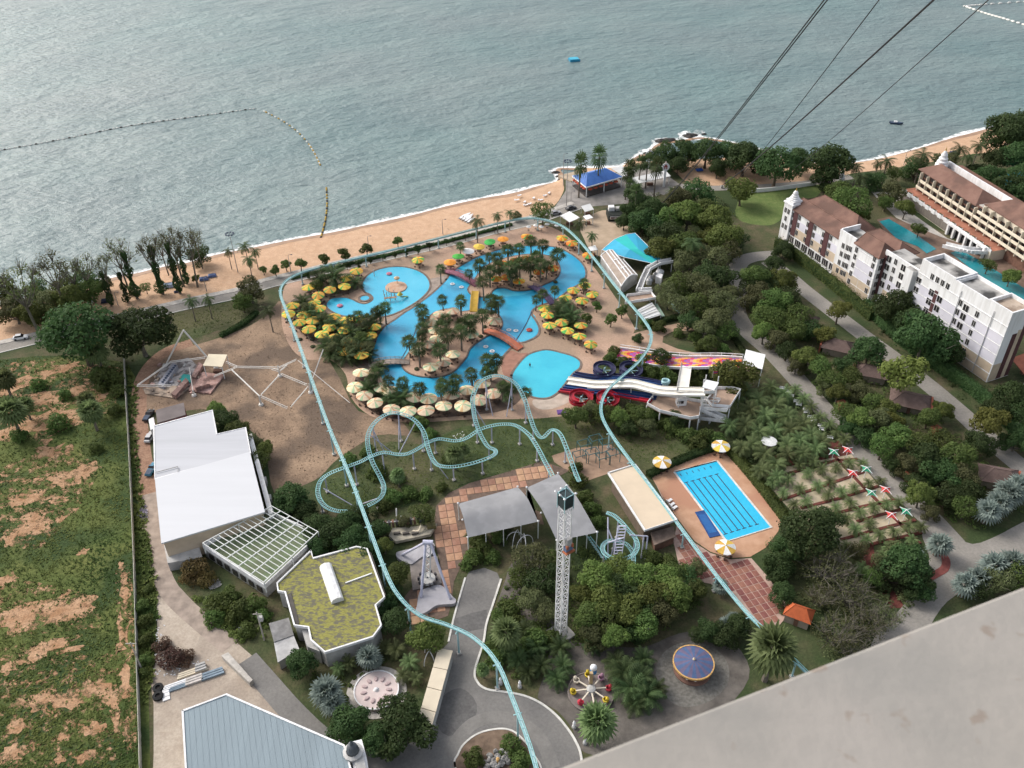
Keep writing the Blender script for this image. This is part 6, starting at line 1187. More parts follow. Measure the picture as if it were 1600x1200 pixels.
# ------------------------------------------------------------------ rides
mTeal = M('teal_steel', (0.24, 0.50, 0.50), 0.45, var=0.06, scale=0.5); mTealL = M('pale_teal_steel', (0.34, 0.53, 0.55), 0.45, var=0.08, scale=0.5); mLav = M('lavender_steel', (0.50, 0.50, 0.60), 0.5, var=0.06, scale=0.5)
mFoot = M('footing', (0.40, 0.38, 0.35), 0.9, var=0.2, scale=1); mTie = M('dark_tie', (0.05, 0.08, 0.085), 0.7)
def side_frames(P):
    out = []
    for i in range(len(P)):
        d = (P[min(i+1, len(P)-1)]-P[max(i-1, 0)]).normalized(); n = Vector((-d.y, d.x, 0)); n = n.normalized() if n.length > 1e-4 else Vector((1, 0, 0)); out.append((d, n))
    return out
# monorail loop
mono = [(842, 1215, 9), (826, 1160, 9), (800, 1090, 9), (776, 1035, 8.5), (742, 998, 8), (700, 977, 8), (655, 961, 8.5), (622, 930, 9.5), (601, 890, 10), (575, 820, 10), (545, 740, 9.5), (515, 670, 8.8), (490, 602, 8), (466, 535, 6.5), (447, 485, 5.5), (438, 458, 5), (445, 441, 4.8), (470, 426, 4.6), (520, 412, 4.4), (600, 393, 4.2), (700, 368, 4.2), (780, 348, 4.4), (820, 341, 4.8), (850, 343, 5), (880, 354, 5.2), (905, 376, 5.5), (930, 406, 6), (960, 445, 6.2), (985, 475, 6.2), (1006, 500, 6.2), (1017, 520, 6.2), (1015, 540, 6.2), (998, 565, 6.2), (970, 590, 6.2), (950, 609, 6.2), (940, 630, 6), (941, 652, 5.8), (956, 680, 5.6), (985, 720, 5.4), (1020, 765, 5.2), (1060, 820, 5), (1120, 900, 5), (1165, 955, 5), (1197, 987, 5), (1255, 1045, 5), (1330, 1120, 5)]
MP = crom([G(*q) for q in mono], 6); g = MP[0]; mr = thing('monorail', 'pale teal elevated monorail track looping round the water park', 'monorail', (g.x, g.y, 0))
fr = side_frames(MP); mb = MB()
for i in range(len(MP)-1):
    d = (MP[i+1]-MP[i]); mb.bar(MP[i]-Vector((0, 0, 0.25)), MP[i+1]-Vector((0, 0, 0.25)), 0.34, 0.5)
mb.build('beam', mTealL, mr)
for sg in (-1, 1): MB().tube([p+n*(0.34*sg)+Vector((0, 0, 0.1)) for p, (d, n) in zip(MP, fr)], 0.085, 5).build('rail', mTeal, mr)
mb = MB(); acc = 0
for i in range(0, len(MP)-1):
    L = (MP[i+1]-MP[i]).length; k = max(1, int(L/1.2))
    for j in range(k):
        p = MP[i].lerp(MP[i+1], j/k); n = fr[i][1]; mb.bar(p+n*0.34+Vector((0, 0, 0.03)), p-n*0.34+Vector((0, 0, 0.03)), 0.14, 0.1)
mb.build('cross_ties', mTealL, mr, kind='stuff')
acc = 0
for i in range(1, len(MP)):
    acc += (MP[i]-MP[i-1]).length
    if acc > 11.5:
        acc = 0; p = MP[i]; c = MB(); c.tube([(p.x, p.y, 0), (p.x, p.y, p.z-0.5)], 0.2, 8); n = fr[i][1]; c.bar(p+n*0.8-Vector((0, 0, 0.62)), p-n*0.8-Vector((0, 0, 0.62)), 0.2, 0.22)
        o = c.build('column', mTealL, mr); MB().box((p.x, p.y, 0.2), (0.9, 0.9, 0.4), 0.3).build('footing', mFoot, o)
# roller coaster
cst = [(905, 752, 4), (899, 738, 4.2), (887, 705, 5.5), (875, 678, 6), (862, 672, 5.0), (847, 684, 3.6), (836, 672, 4.2), (828, 650, 5.5), (820, 625, 7.5), (808, 602, 9.5), (792, 591, 10.6), (772, 587, 11), (750, 597, 10.6), (739, 620, 9.5), (740, 640, 8), (743, 657, 6.8), (751, 679, 5.2), (762, 697, 4.2), (774, 704, 3.8), (770, 712, 4.0), (745, 722, 4.8), (712, 729, 4.6), (688, 728, 4.6), (677, 719, 5), (669, 700, 6.2), (662, 675, 7.6), (647, 656, 8.8), (625, 646, 9.6), (605, 647, 9.8), (586, 660, 9.2), (576, 677, 8.2), (575, 697, 6.8), (582, 722, 5), (595, 747, 3.6), (600, 763, 3.0), (594, 778, 2.8), (575, 790, 2.8), (550, 798, 3), (525, 798, 3.4), (506, 789, 3.8), (497, 772, 4.2), (500, 753, 4.8), (515, 740, 5.6), (540, 730, 6.6), (562, 722, 7.2), (580, 713, 7.6), (600, 707, 7.4), (620, 710, 6.6), (637, 709, 6.2), (655, 700, 5.6), (670, 691, 5), (687, 686, 4.4), (712, 689, 4), (730, 684, 4.4), (750, 671, 5.4), (775, 664, 6), (797, 663, 6), (812, 668, 5.8), (828, 681, 5.4), (841, 701, 4.8), (852, 722, 4.2), (864, 744, 4)]
def coaster(name, label, path, gauge=0.48, sub=7, colstep=7.5, rr=0.10, tiestep=1.0):
    P = crom([G(*q) for q in path], sub); g = P[0]; root = thing(name, label, 'roller coaster', (g.x, g.y, 0)); fr = side_frames(P)
    for sg in (-1, 1): MB().tube([p+n*(gauge*sg) for p, (d, n) in zip(P, fr)], rr, 6).build('rail', mTeal, root)
    MB().tube([p-Vector((0, 0, 0.38)) for p in P], rr*1.0, 6).build('spine', mTealL, root)
    mb = MB()
    for i in range(len(P)-1):
        L = (P[i+1]-P[i]).length; k = max(1, round(L/tiestep))
        for j in range(k):
            p = P[i].lerp(P[i+1], j/k); n = fr[i][1]; mb.bar(p+n*gauge, p-n*gauge, 0.13, 0.1); mb.bar(p, p-Vector((0, 0, 0.38)), 0.09, 0.09)
    mb.build('cross_ties', mTealL, root, kind='stuff'); acc = colstep*0.5
    for i in range(1, len(P)):
        acc += (P[i]-P[i-1]).length
        if acc > colstep:
            acc = 0; p = P[i]; c = MB().tube([(p.x, p.y, 0), (p.x, p.y, p.z-0.35)], 0.17, 8)
            o = c.build('column', mLav, root); MB().box((p.x, p.y, 0.2), (0.8, 0.8, 0.4), 0.5).build('footing', mFoot, o)
            if p.z > 8:
                n = fr[i][1]; MB().tube([(p.x+n.x*3.2, p.y+n.y*3.2, 0), (p.x, p.y, p.z*0.8)], 0.13, 6).build('brace', mLav, root)
    return root
rcoast = coaster('roller_coaster', 'teal roller coaster winding over the lawn below the pools', cst)
for a, b in (((579, 680, 8), (614, 708, 0)), ((649, 660, 8), (624, 708, 0.3)), ((505, 763, 4), (553, 791, 0.2)), ((592, 778, 2.6), (556, 791, 0.2)), ((687, 731, 4.2), (700, 748, 0))):
    MB().tube([G(*a), G(*b)], 0.14, 6).build('brace', mLav, rcoast)
for a in ((862, 748), (905, 756)): pass
# small spiral coaster
mini = [(948, 801, 6.5), (960, 806, 6.4), (972, 817, 6.2), (982, 829, 6), (992, 840, 5.6), (996, 853, 5.2), (990, 866, 4.8), (975, 873, 4.4), (957, 872, 4), (944, 864, 3.6), (942, 853, 3.4), (949, 846, 3.2), (962, 845, 2.9), (978, 850, 2.5), (988, 862, 2), (990, 876, 1.5), (988, 890, 1.2)]
mc = coaster('spiral_coaster', 'small teal spiral coaster with lavender lift hill below the beige pavilion', mini, 0.45, 6, 6, 0.09, 0.6)
lift0, lift1 = G(972, 822, 7.0), G(963, 884, 0.8); mb = MB()
for sg in (-0.9, 0.9):
    n = Vector((1, 0, 0))*sg; mb.tube([lift0+n, lift1+n], 0.12, 6)
mb.build('lift_stringers', mLav, mc)
for k in range(14):
    p = lift0.lerp(lift1, k/13); MB().bar(p-Vector((0.9, 0, 0)), p+Vector((0.9, 0, 0)), 0.3, 0.12).build('lift_tread', mLav, mc)
for a, b in (((950, 808, 6.5), (950, 872, 0)), ((968, 822, 6.5), (955, 868, 0)), ((984, 836, 6.0), (1012, 838, 5)), ((1006, 838, 5), (1002, 872, 0)), ((950, 826, 5), (968, 870, 0)), ((975, 840, 5.5), (950, 848, 4)), ((1012, 838, 5), (1008, 874, 0))):
    MB().tube([G(*a), G(*b)], 0.17, 6).build('column', mLav, mc)
MB().tube([G(918, 838, 2.0), G(936, 862, 1.0), G(944, 876, 0.6)], 0.12, 6).build('rail', mTeal, mc); MB().tube([G(922, 838, 2.0), G(940, 861, 1.0), G(948, 875, 0.6)], 0.12, 6).build('rail', mTeal, mc)
for k in range(10):
    p = G(918+2.6*k, 838+3.8*k, 2.0-0.14*k); MB().box(p, (1.4, 0.14, 0.1), -0.8).build('tie', mTealL, mc)
# drop tower
g = G(876, 991, 0); dt = thing('drop_tower', 'tall white lattice drop tower with dark top cabin', 'tower', tuple(g), 0.62); TH = 37.0; hw = 0.85
for i, j in ((-1, -1), (1, -1), (1, 1), (-1, 1)): MB().box((i*hw, j*hw, TH/2), (0.17, 0.17, TH)).build('corner_post', mWall, dt, local=True)
nlev = 16; me_b = {}
for f in range(4):
    a0 = [(-1, -1), (1, -1), (1, 1), (-1, 1)][f]; a1 = [(1, -1), (1, 1), (-1, 1), (-1, -1)][f]
    for k in range(nlev):
        z0, z1 = TH*k/nlev, TH*(k+1)/nlev; A1 = Vector((a0[0]*hw, a0[1]*hw, z0)); B1 = Vector((a1[0]*hw, a1[1]*hw, z1)); A2 = Vector((a0[0]*hw, a0[1]*hw, z1)); B2 = Vector((a1[0]*hw, a1[1]*hw, z0))
        MB().bar(A1, B1, 0.06).build('lattice_brace', mWall, dt, local=True); MB().bar(B2, A2, 0.06).build('lattice_brace', mWall, dt, local=True); MB().bar(A2, B1, 0.07).build('lattice_rung', mWall, dt, local=True)
MB().prism([(-1.0, -1.0), (1.0, -1.0), (1.0, 1.0), (-1.0, 1.0)], TH+0.6, TH+3.6).build('top_cabin', M('dark_green_panel', (0.035, 0.05, 0.052), 0.6, var=0.2, scale=1), dt, local=True)
mb = MB(); pk = Vector((0, 0, TH+5.6))
for i, j in ((-1, -1), (1, -1), (1, 1), (-1, 1)): mb.bar((i*1.0, j*1.0, TH+3.6), pk, 0.1); mb.bar((i*1.05, j*1.05, TH), (i*1.05, j*1.05, TH+3.8), 0.14)
for q in (((-1, -1), (1, -1)), ((1, -1), (1, 1)), ((1, 1), (-1, 1)), ((-1, 1), (-1, -1))): mb.bar((q[0][0]*1.05, q[0][1]*1.05, TH+3.7), (q[1][0]*1.05, q[1][1]*1.05, TH+3.7), 0.14)
mb.build('top_frame', mTealL, dt, local=True)
for i, j in ((-1, -1), (1, -1), (1, 1), (-1, 1), (0, 1), (-1, 0)): MB().lathe((i*1.3, j*1.3, TH+4.0), [(0.02, -0.25), (0.28, 0), (0.02, 0.28)], 8).build('floodlight', mWall, dt, local=True)
ca = MB(); ca.box((0, -1.3, 27.5), (1.7, 0.9, 1.0), m=0); ca.box((0, -1.4, 29.0), (1.2, 0.6, 2.0), m=1); ca.box((0, -1.5, 26.7), (2.2, 1.2, 0.3), m=2); ca.box((-0.6, -1.7, 28.2), (0.4, 0.5, 0.8), m=2); ca.box((0.6, -1.7, 28.2), (0.4, 0.5, 0.8), m=2)
ca.build('drop_carriage', [M('carriage_blue', (0.12, 0.18, 0.30), 0.5), mGreyW, M('carriage_orange', (0.40, 0.13, 0.06), 0.6)], dt, local=True)
MB().box((0, 0, 0.25), (4.5, 4.5, 0.5)).build('footing', mFoot, dt, local=True)
# pendulum ride
pr = thing('pendulum_ride', 'pendulum ride with pale star-shaped base and lavender A-frame legs', 'ride', tuple(G(662, 900)))
mPad = M('pale_pad', (0.40, 0.385, 0.40), 0.8, var=0.12, scale=0.4)
Zr = lambda L, z=0.0: XY([(590+x/4.286, 720+y/4.286) for x, y in L], z)
Zg = lambda x, y, z: G(590+x/4.286, 720+y/4.286, z)
for L in ([(125, 615), (170, 600), (270, 575), (330, 545), (375, 550), (380, 590), (345, 640), (300, 640), (230, 690), (190, 680), (135, 650)], [(280, 880), (330, 850), (400, 830), (450, 850), (500, 905), (525, 930), (510, 955), (450, 960), (390, 970), (330, 1010), (280, 1030), (255, 1010), (265, 960)]):
    MB().prism(crom(Zr(L, 0.9), 3, True), 0, 0.9).build('base_pad', mPad, pr)
MB().prism(Zr([(215, 700), (300, 640), (400, 640), (430, 820), (380, 830), (235, 865)], 0.6), 0, 0.6).build('loading_deck', M('deck_boards', (0.24, 0.21, 0.19), 0.9, var=0.2, scale=0.6), pr)
ap = Zg(322, 545, 11.0); ap2 = Zg(352, 548, 11.0)
for a, b in ((ap, (165, 630)), (ap, (290, 915)), (ap2, (372, 570)), (ap2, (487, 925))):
    q = Zg(b[0], b[1], 0.9); MB().tube([a, q], 0.30, 8).build('leg', mLav, pr)
MB().tube([ap-Vector((0.6, 0, 0)), ap2+Vector((0.6, 0, 0))], 0.55, 10).build('axle', mLav, pr)
bt = Zg(335, 790, 1.6); top = (ap+ap2)/2; arm = MB()
for dx in (-0.55, 0.55): arm.bar(top+Vector((dx, 0, 0)), bt+Vector((dx, 0, 0)), 0.22)
for k in range(9):
    p, q = top.lerp(bt, k/9), top.lerp(bt, (k+1)/9); s = 0.55 if k % 2 else -0.55; arm.bar(p+Vector((s, 0, 0)), q-Vector((s, 0, 0)), 0.14)
arm.build('swing_arm', mSteel, pr)
gd = MB(); gd.lathe((bt.x, bt.y, bt.z), [(0.2, 0.4), (1.7, 0.3), (1.9, -0.2), (1.5, -0.6), (0.2, -0.7)], 14); go = gd.build('gondola', mGreyW, pr)
for k in range(10): MB().box((bt.x+2.0*math.cos(k*.628), bt.y+2.0*math.sin(k*.628), bt.z+0.1), (0.45, 0.45, 0.9), k*.628).build('seat', M('seat_dark', (0.07, 0.065, 0.07), 0.6), go)
# dismantled ride beside it
dr = thing('folded_ride', 'folded seat-row ride on a pale trailer platform', 'ride', tuple(Zg(215, 470, 0)))
MB().prism(Zr([(75, 500), (100, 450), (350, 430), (400, 420), (355, 490), (120, 540)], 1.3), 0.5, 1.3, bottom=True).build('trailer', M('trailer_beige', (0.40, 0.36, 0.28), 0.7, var=0.2, scale=0.8), dr)
for k in range(4): p = Zg(95+75*k, 540-16*k, 0.4); MB().lathe((p.x, p.y, 0), [(0.1, 0.05), (0.45, 0.1), (0.45, 0.7), (0.1, 0.75)], 10).build('wheel', mLine, dr)
for k in range(9): p = Zg(55+24*k, 425-3*k, 1.9); MB().box(p, (0.5, 1.0, 1.6), 0.25).build('seat', MATS['seat_dark'] if k % 2 else M('seat_brown', (0.20, 0.11, 0.08), 0.7), dr)
for a, b in (((40, 440, 0), (40, 410, 2)), ((125, 320, 3.6), (130, 420, 0.5)), ((155, 370, 3), (150, 440, 0.4)), ((255, 380, 2.6), (250, 420, 0.5)), ((45, 415, 2.4), (260, 390, 2.4))): MB().tube([Zg(*a), Zg(*b)], 0.16, 6).build('mast', mWall, dr)
MB().prism(Zr([(262, 380), (340, 345), (360, 375), (285, 405)], 2.6), 1.2, 2.6).build('tarpaulin', M('dark_tarp', (0.035, 0.04, 0.055), 0.5, var=0.3, scale=1), dr)
for k in range(3): p = Zg(130+60*k, 485, 1.6); MB().box(p, (1.6, 0.5, 0.5), 0.2).build('crate', M('crate_dark', (0.09, 0.08, 0.07), 0.8), dr)
MB().tube(crom([Zg(235, 470, 1.4), Zg(275, 470, 1.8), Zg(295, 425, 2.4)], 5), 0.28, 7).build('curved_arm', mBooth, dr)
cr_ = Zg(360, 435, 1.6); MB().box(cr_, (2.0, 1.6, 1.2), 0.2).build('control_box', M('control_olive', (0.16, 0.14, 0.06), 0.8, var=0.3, scale=1), dr)
# carousel
g = G(1084, 1033, 3.0); ca = thing('carousel', 'round carousel with blue and red striped canopy and golden rim', 'carousel', (g.x, g.y, 0)); R = 3.95; n = 24
mCB, mCR = M('canopy_blue', (0.07, 0.115, 0.225), 0.7, var=0.12, scale=1), M('canopy_plum', (0.125, 0.105, 0.175), 0.7, var=0.12, scale=1)
for k in range(n):
    mb = MB(); vs = []
    for r_, z in ((R, 2.7), (R*0.5, 3.25), (0.12, 3.6)):
        for t in (0, 1): a = 2*math.pi*(k+t)/n; vs.append((r_*math.cos(a), r_*math.sin(a), z))
    mb.add(vs, [(0, 1, 3, 2), (2, 3, 5, 4)]); mb.build('canopy_panel', mCB if k % 2 else mCR, ca, local=True)
mGoldP = M('gold_paint', (0.55, 0.33, 0.12), 0.6, var=0.25, scale=2)
MB().lathe((0, 0, 0), [(R*0.99, 2.3), (R*1.05, 2.35), (R*1.05, 2.76), (R*0.985, 2.78)], 32).build('rim', mGoldP, ca, local=True)
MB().lathe((0, 0, 3.6), [(0.3, -0.05), (0.3, 0.15), (0.12, 0.4), (0.02, 0.6)], 10).build('finial', M('cream_paint', (0.62, 0.5, 0.34), 0.6), ca, local=True)
MB().lathe((0, 0, 0), [(R*0.95, 0.05), (R*0.95, 0.4), (0.1, 0.42)], 32).build('platform', M('carousel_floor', (0.22, 0.12, 0.09), 0.8), ca, local=True)
MB().tube([(0, 0, 0.4), (0, 0, 3.3)], 0.8, 14).build('drum', mCream, ca, local=True)
for k in range(12):
    a = k*0.5236; r_ = R*0.78; MB().tube([(r_*math.cos(a), r_*math.sin(a), 0.4), (r_*math.cos(a), r_*math.sin(a), 2.9)], 0.05, 5).build('pole', mGoldP, ca, local=True)
    h = MB(); h.lathe((r_*math.cos(a), r_*math.sin(a), 1.3), [(0.05, -0.5), (0.3, -0.3), (0.35, 0.1), (0.1, 0.5)], 7); h.build('horse', mWall, ca, local=True)
# plane ride
g = G(923, 1083, 0); pl = thing('plane_ride', 'children spinning ride with eight spokes and bright seats', 'ride', (g.x, g.y, 0)); RB = 4.6
MB().lathe((0, 0, 0), [(RB, 0), (RB, 0.5), (RB-0.3, 0.55), (RB-0.3, 0.4), (0.1, 0.4)], 32).build('platform', M('ride_base', (0.20, 0.17, 0.155), 0.85, var=0.2, scale=0.6), pl, local=True)
MB().lathe((0, 0, 0.4), [(1.0, 0), (0.9, 1.2), (0.4, 1.4), (0.05, 1.4)], 16).build('hub', mGreyW, pl, local=True)
cols = [M('toy_yellow', (0.55, 0.40, 0.03), 0.6), M('toy_pink', (0.48, 0.26, 0.36), 0.6), M('toy_red', (0.42, 0.03, 0.05), 0.6), mCream]; sq_ = (2, 1, 0, 3, 0, 2, 1, 0)
for k in range(8):
    a = k*math.pi/4+0.1; x, y = math.cos(a), math.sin(a); MB().bar((0.8*x, 0.8*y, 1.4), (3.0*x, 3.0*y, 1.3), 0.26, 0.2).build('spoke', mCream, pl, local=True)
    s = MB(); s.lathe((3.5*x, 3.5*y, 0.9), [(0.1, -0.3), (0.62, -0.1), (0.68, 0.35), (0.5, 0.4), (0.45, 0.1)], 9); s.lathe((3.5*x+0.3*x, 3.5*y+0.3*y, 1.6), [(0.05, -0.4), (0.4, -0.1), (0.35, 0.3), (0.05, 0.55)], 8); s.build('seat', cols[sq_[k]], pl, local=True)
MB().prism([(-0.35, 0.9), (0.35, 0.9), (0.28, 1.5), (-0.28, 1.5)], 1.3, 5.0).build('mast_panel', M('mast_gold', (0.42, 0.30, 0.16), 0.7, var=0.2, scale=1), pl, local=True)
g = G(927, 1049, 3.0); po = thing('ball_sign', 'white ball above a blue ball on a post behind the plane ride', 'sign', (g.x, g.y, 0)); MB().tube([(0, 0, 0), (0, 0, 3.4)], 0.12, 6).build('post', mPole, po, local=True)
ball = lambda r_: [(r_*math.sin(math.pi*k/8)+0.002, -r_*math.cos(math.pi*k/8)) for k in range(9)]
MB().lathe((0, 0, 2.9), ball(0.7), 14).build('blue_ball', M('toy_blue', (0.06, 0.20, 0.40), 0.5), po, local=True, smooth=True); MB().lathe((0, 0, 4.2), ball(0.72), 14).build('white_ball', mWall, po, local=True, smooth=True)
# pink round platform
g = G(588, 1078, 0.8); rp = thing('round_platform', 'pale pink round platform ride with petal marks and white rim', 'ride', (g.x, g.y, 0)); R = 4.35; mPinkF = M('pale_pink', (0.60, 0.50, 0.47), 0.8, var=0.06, scale=0.6)
MB().lathe((0, 0, 0), [(R, 0), (R, 0.8), (R-0.2, 0.84), (0.05, 0.9)], 32).build('platform', mPinkF, rp, local=True); MB().lathe((0, 0, 0), [(R+0.02, 0.7), (R+0.12, 0.7), (R+0.12, 1.0), (R-0.12, 1.0), (R-0.12, 0.85)], 32).build('rim', mWall, rp, local=True)
for k in range(11):
    a = k*0.571; p = MB(); p.lathe((0, 0, 0), [(0.5, 0), (0.42, 0.25), (0.05, 0.3)], 10); p.v = [(2.5*math.cos(a)+x*1.3*math.cos(a)-y*0.8*math.sin(a), 2.5*math.sin(a)+x*1.3*math.sin(a)+y*0.8*math.cos(a), 0.86+z) for x, y, z in p.v]; p.build('petal', M('petal_pink', (0.48, 0.37, 0.36), 0.8, var=0.1, scale=1), rp, local=True)
MB().lathe((0, 0, 0.88), [(0.6, 0), (0.3, 0.4), (0.03, 0.5)], 12).build('boss', mWall, rp, local=True)
MB().lathe((0, 0, 0), [(R+1.6, 0.02), (R+1.6, 0.12), (R, 0.12)], 32).build('apron', mConc, rp, local=True)
# queue gates: teal steel frames
for i, (x, y) in enumerate(((912, 705), (930, 697), (946, 703), (905, 722), (925, 718), (942, 725), (957, 720))):
    g = G(x, y, 0); q = thing('queue_frame', 'dark teal steel queue frame on the sandy court'+ordl(sorted([912, 930, 946, 905, 925, 942, 957]).index(x), 7), 'frame', (g.x, g.y, 0), 0.35, 'queue frames'); mQ = M('dark_teal_steel', (0.05, 0.12, 0.125), 0.5)
    for a in (-1.5, 1.5):
        for b in (-1.1, 1.1): MB().box((a, b, 1.5), (0.14, 0.14, 3.0)).build('post', mQ, q, local=True)
    for a, b in (((-1.5, -1.1), (1.5, -1.1)), ((1.5, -1.1), (1.5, 1.1)), ((1.5, 1.1), (-1.5, 1.1)), ((-1.5, 1.1), (-1.5, -1.1))): MB().bar((*a, 2.95), (*b, 2.95), 0.14).build('top_bar', mQ, q, local=True)
# arched white hoops by the tents and the booth
for i, (x, y, s) in enumerate(((806, 846, 1.0), (820, 852, 1.0), (672, 1030, 0.9))):
    g = G(x, y, 0); q = thing('arch_hoop', ('crossed white arch hoops under the wide grey canopy' if i == 0 else 'white arch hoop right of the wide grey canopy' if i == 1 else 'white arch hoop beside the cream booth'), 'arch', (g.x, g.y, 0), 0.5*i, 'white arches')
    for rz in (0, 1.2): MB().tube([(2.2*s*math.cos(t*math.pi/10)*math.cos(rz), 2.2*s*math.cos(t*math.pi/10)*math.sin(rz), 3.2*s*math.sin(t*math.pi/10)) for t in range(11)], 0.09, 6).build('hoop', mWall, q, local=True)
# --- water slides
mBlue = M('blue_fibreglass', (0.02, 0.055, 0.16), 0.35, var=0.15, scale=0.5); mRed = M('red_fibreglass', (0.36, 0.02, 0.035), 0.35, var=0.12, scale=0.5); mNavy = M('navy_fibreglass', (0.045, 0.045, 0.10), 0.35, var=0.15, scale=0.5); mWS = M('white_fibreglass', (0.74, 0.71, 0.64), 0.4, var=0.05, scale=0.4)
S4 = lambda x, y, z: G(860+x/4.444, 500+y/4.444, z)
def trough(mb, P, wd, h, t=0.08):
    fr = side_frames(P); prof = [(-wd/2-t, h), (-wd/2-t, -0.15), (wd/2+t, -0.15), (wd/2+t, h), (wd/2, h), (wd/2, 0), (-wd/2, 0), (-wd/2, h)]; vs = []
    for p, (d, n) in zip(P, fr): vs += [p+n*a+Vector((0, 0, b)) for a, b in prof]
    m = len(prof); mb.add(vs, [(i*m+k, i*m+(k+1) % m, (i+1)*m+(k+1) % m, (i+1)*m+k) for i in range(len(P)-1) for k in range(m)]+[tuple(range(m)), tuple((len(P)-1)*m+k for k in range(m))[::-1]])
sl_ = thing('water_slide_tower', 'white water slide tower with decks, stairs and parallel lanes', 'water slide', tuple(S4(1060, 600, 0)))
for dy in (0, 32):
    P = crom([S4(118, 408+dy, 0.4), S4(200, 420+dy, 0.8), S4(300, 434+dy, 1.8), S4(400, 434+dy, 3.6), S4(500, 428+dy, 5.4), S4(580, 430+dy, 6.2), S4(680, 455+dy, 6.8), S4(770, 475+dy, 7.6), S4(900, 482+dy, 9.0), S4(1075, 486+dy, 10.0)], 5)
    mb = MB(); trough(mb, P, 1.5, 0.35); mb.build('white_lane', mWS, sl_)
    for k in range(8, len(P), 8): MB().tube([(P[k].x, P[k].y, 0), (P[k].x, P[k].y, P[k].z-0.2)], 0.12, 6).build('lane_post', mSteel, sl_)
for (a, b, zt) in (((165, 372), (770, 446), 5.0), ((150, 385), (770, 462), 5.0), ((95, 462), (735, 528), 4.6), ((80, 478), (735, 545), 4.6)):
    P = crom([S4(a[0], a[1], 0.4), S4(a[0]*.72+b[0]*.28, a[1]*.72+b[1]*.28+6, 1.4), S4(a[0]*.45+b[0]*.55, a[1]*.45+b[1]*.55-2, 2.9), S4(b[0], b[1], zt)], 6)
    mb = MB(); trough(mb, P, 1.25, 0.4); mb.build('blue_lane', mBlue, sl_)
    for k in range(6, len(P), 6): MB().tube([(P[k].x, P[k].y, 0), (P[k].x, P[k].y, P[k].z-0.2)], 0.12, 6).build('lane_post', mSteel, sl_)
mDk = M('tan_deck', (0.38, 0.27, 0.20), 0.9, var=0.15, scale=0.4)
def deckp(name, L, z, rail=True, parent=sl_, k=S4, mat=mDk, post=True):
    W = [k(x, y, z).to_2d() for x, y in L]; MB().prism(W, z-0.3, z, bottom=True).build(name, mat, parent)
    n = len(W)
    for i in range(n):
        a, b = W[i], W[(i+1) % n]
        if rail: MB().bar((a.x, a.y, z+0.45), (b.x, b.y, z+0.45), 0.14, 0.9).build('parapet', mWall, parent)
        if post: MB().box((a.x, a.y, (z-0.3)/2), (0.28, 0.28, z-0.3)).build('deck_post', mWall, parent)
deckp('lower_deck', [(670, 590), (720, 525), (800, 530), (1050, 575), (1030, 680), (970, 690), (760, 640)], 4.5)
deckp('stair_deck', [(1085, 560), (1150, 480), (1260, 480), (1318, 495), (1245, 610), (1120, 600)], 6.0)
deckp('top_deck', [(1060, 470), (1075, 440), (1160, 450), (1140, 510), (1065, 510)], 10.0, True)
MB().prism([S4(x, y, 13).to_2d() for x, y in ((1055, 465), (1085, 415), (1170, 435), (1135, 490))], 12.8, 13.05, bottom=True).build('top_roof', mWall, sl_)
for x, y in ((1060, 470), (1160, 450), (1140, 510), (1075, 440)): p = S4(x, y, 10); MB().box((p.x, p.y, 11.4), (0.22, 0.22, 2.8)).build('roof_post', mWall, sl_)
fl_ = S4(1125, 400, 13.4); MB().tube([fl_, fl_+Vector((0, 0, 2.2))], 0.05, 5).build('flagpole', mPole, sl_)
MB().box(fl_+Vector((0.6, 0, 1.7)), (1.1, 0.05, 0.22), m=0).box(fl_+Vector((0.6, 0, 1.94)), (1.1, 0.05, 0.24), m=1).box(fl_+Vector((0.6, 0, 1.47)), (1.1, 0.05, 0.22), m=1).build('flag', [mBlue, mRed], sl_)
for (a, za, b, zb) in (((1060, 560), 4.6, (1170, 570), 6.0), ((1040, 680), 1.2, (1215, 700), 2.6), ((1215, 690), 2.6, (1040, 620), 4.4), ((1040, 610), 4.4, (1230, 625), 6.0)):
    A1, B1 = S4(*a, za), S4(*b, zb); MB().bar(A1, B1, 1.5, 0.3).build('stair_flight', mWall, sl_)
    for s in (-0.75, 0.75):
        d = (B1-A1).normalized(); n = Vector((-d.y, d.x, 0))*s; MB().bar(A1+n+Vector((0, 0, .6)), B1+n+Vector((0, 0, .6)), 0.12, 0.7).build('stair_rail', mWall, sl_)
P = [S4(915, 500, 9.4), S4(925, 430, 7.0), S4(938, 350, 4.0), S4(950, 285, 1.6), S4(955, 265, 1.3)]; mb = MB(); trough(mb, crom(P, 4), 3.0, 0.5); mb.build('steep_slide', mWS, sl_)
MB().box(S4(908, 560, 5.6), (2.6, 1.8, 2.2), 0.1).build('pump_box', mWall, sl_)
for k in range(2): MB().box(S4(892+24*k, 572, 6.0), (0.7, 0.3, 0.7), 0.1).build('pump_opening', mGlass, sl_)
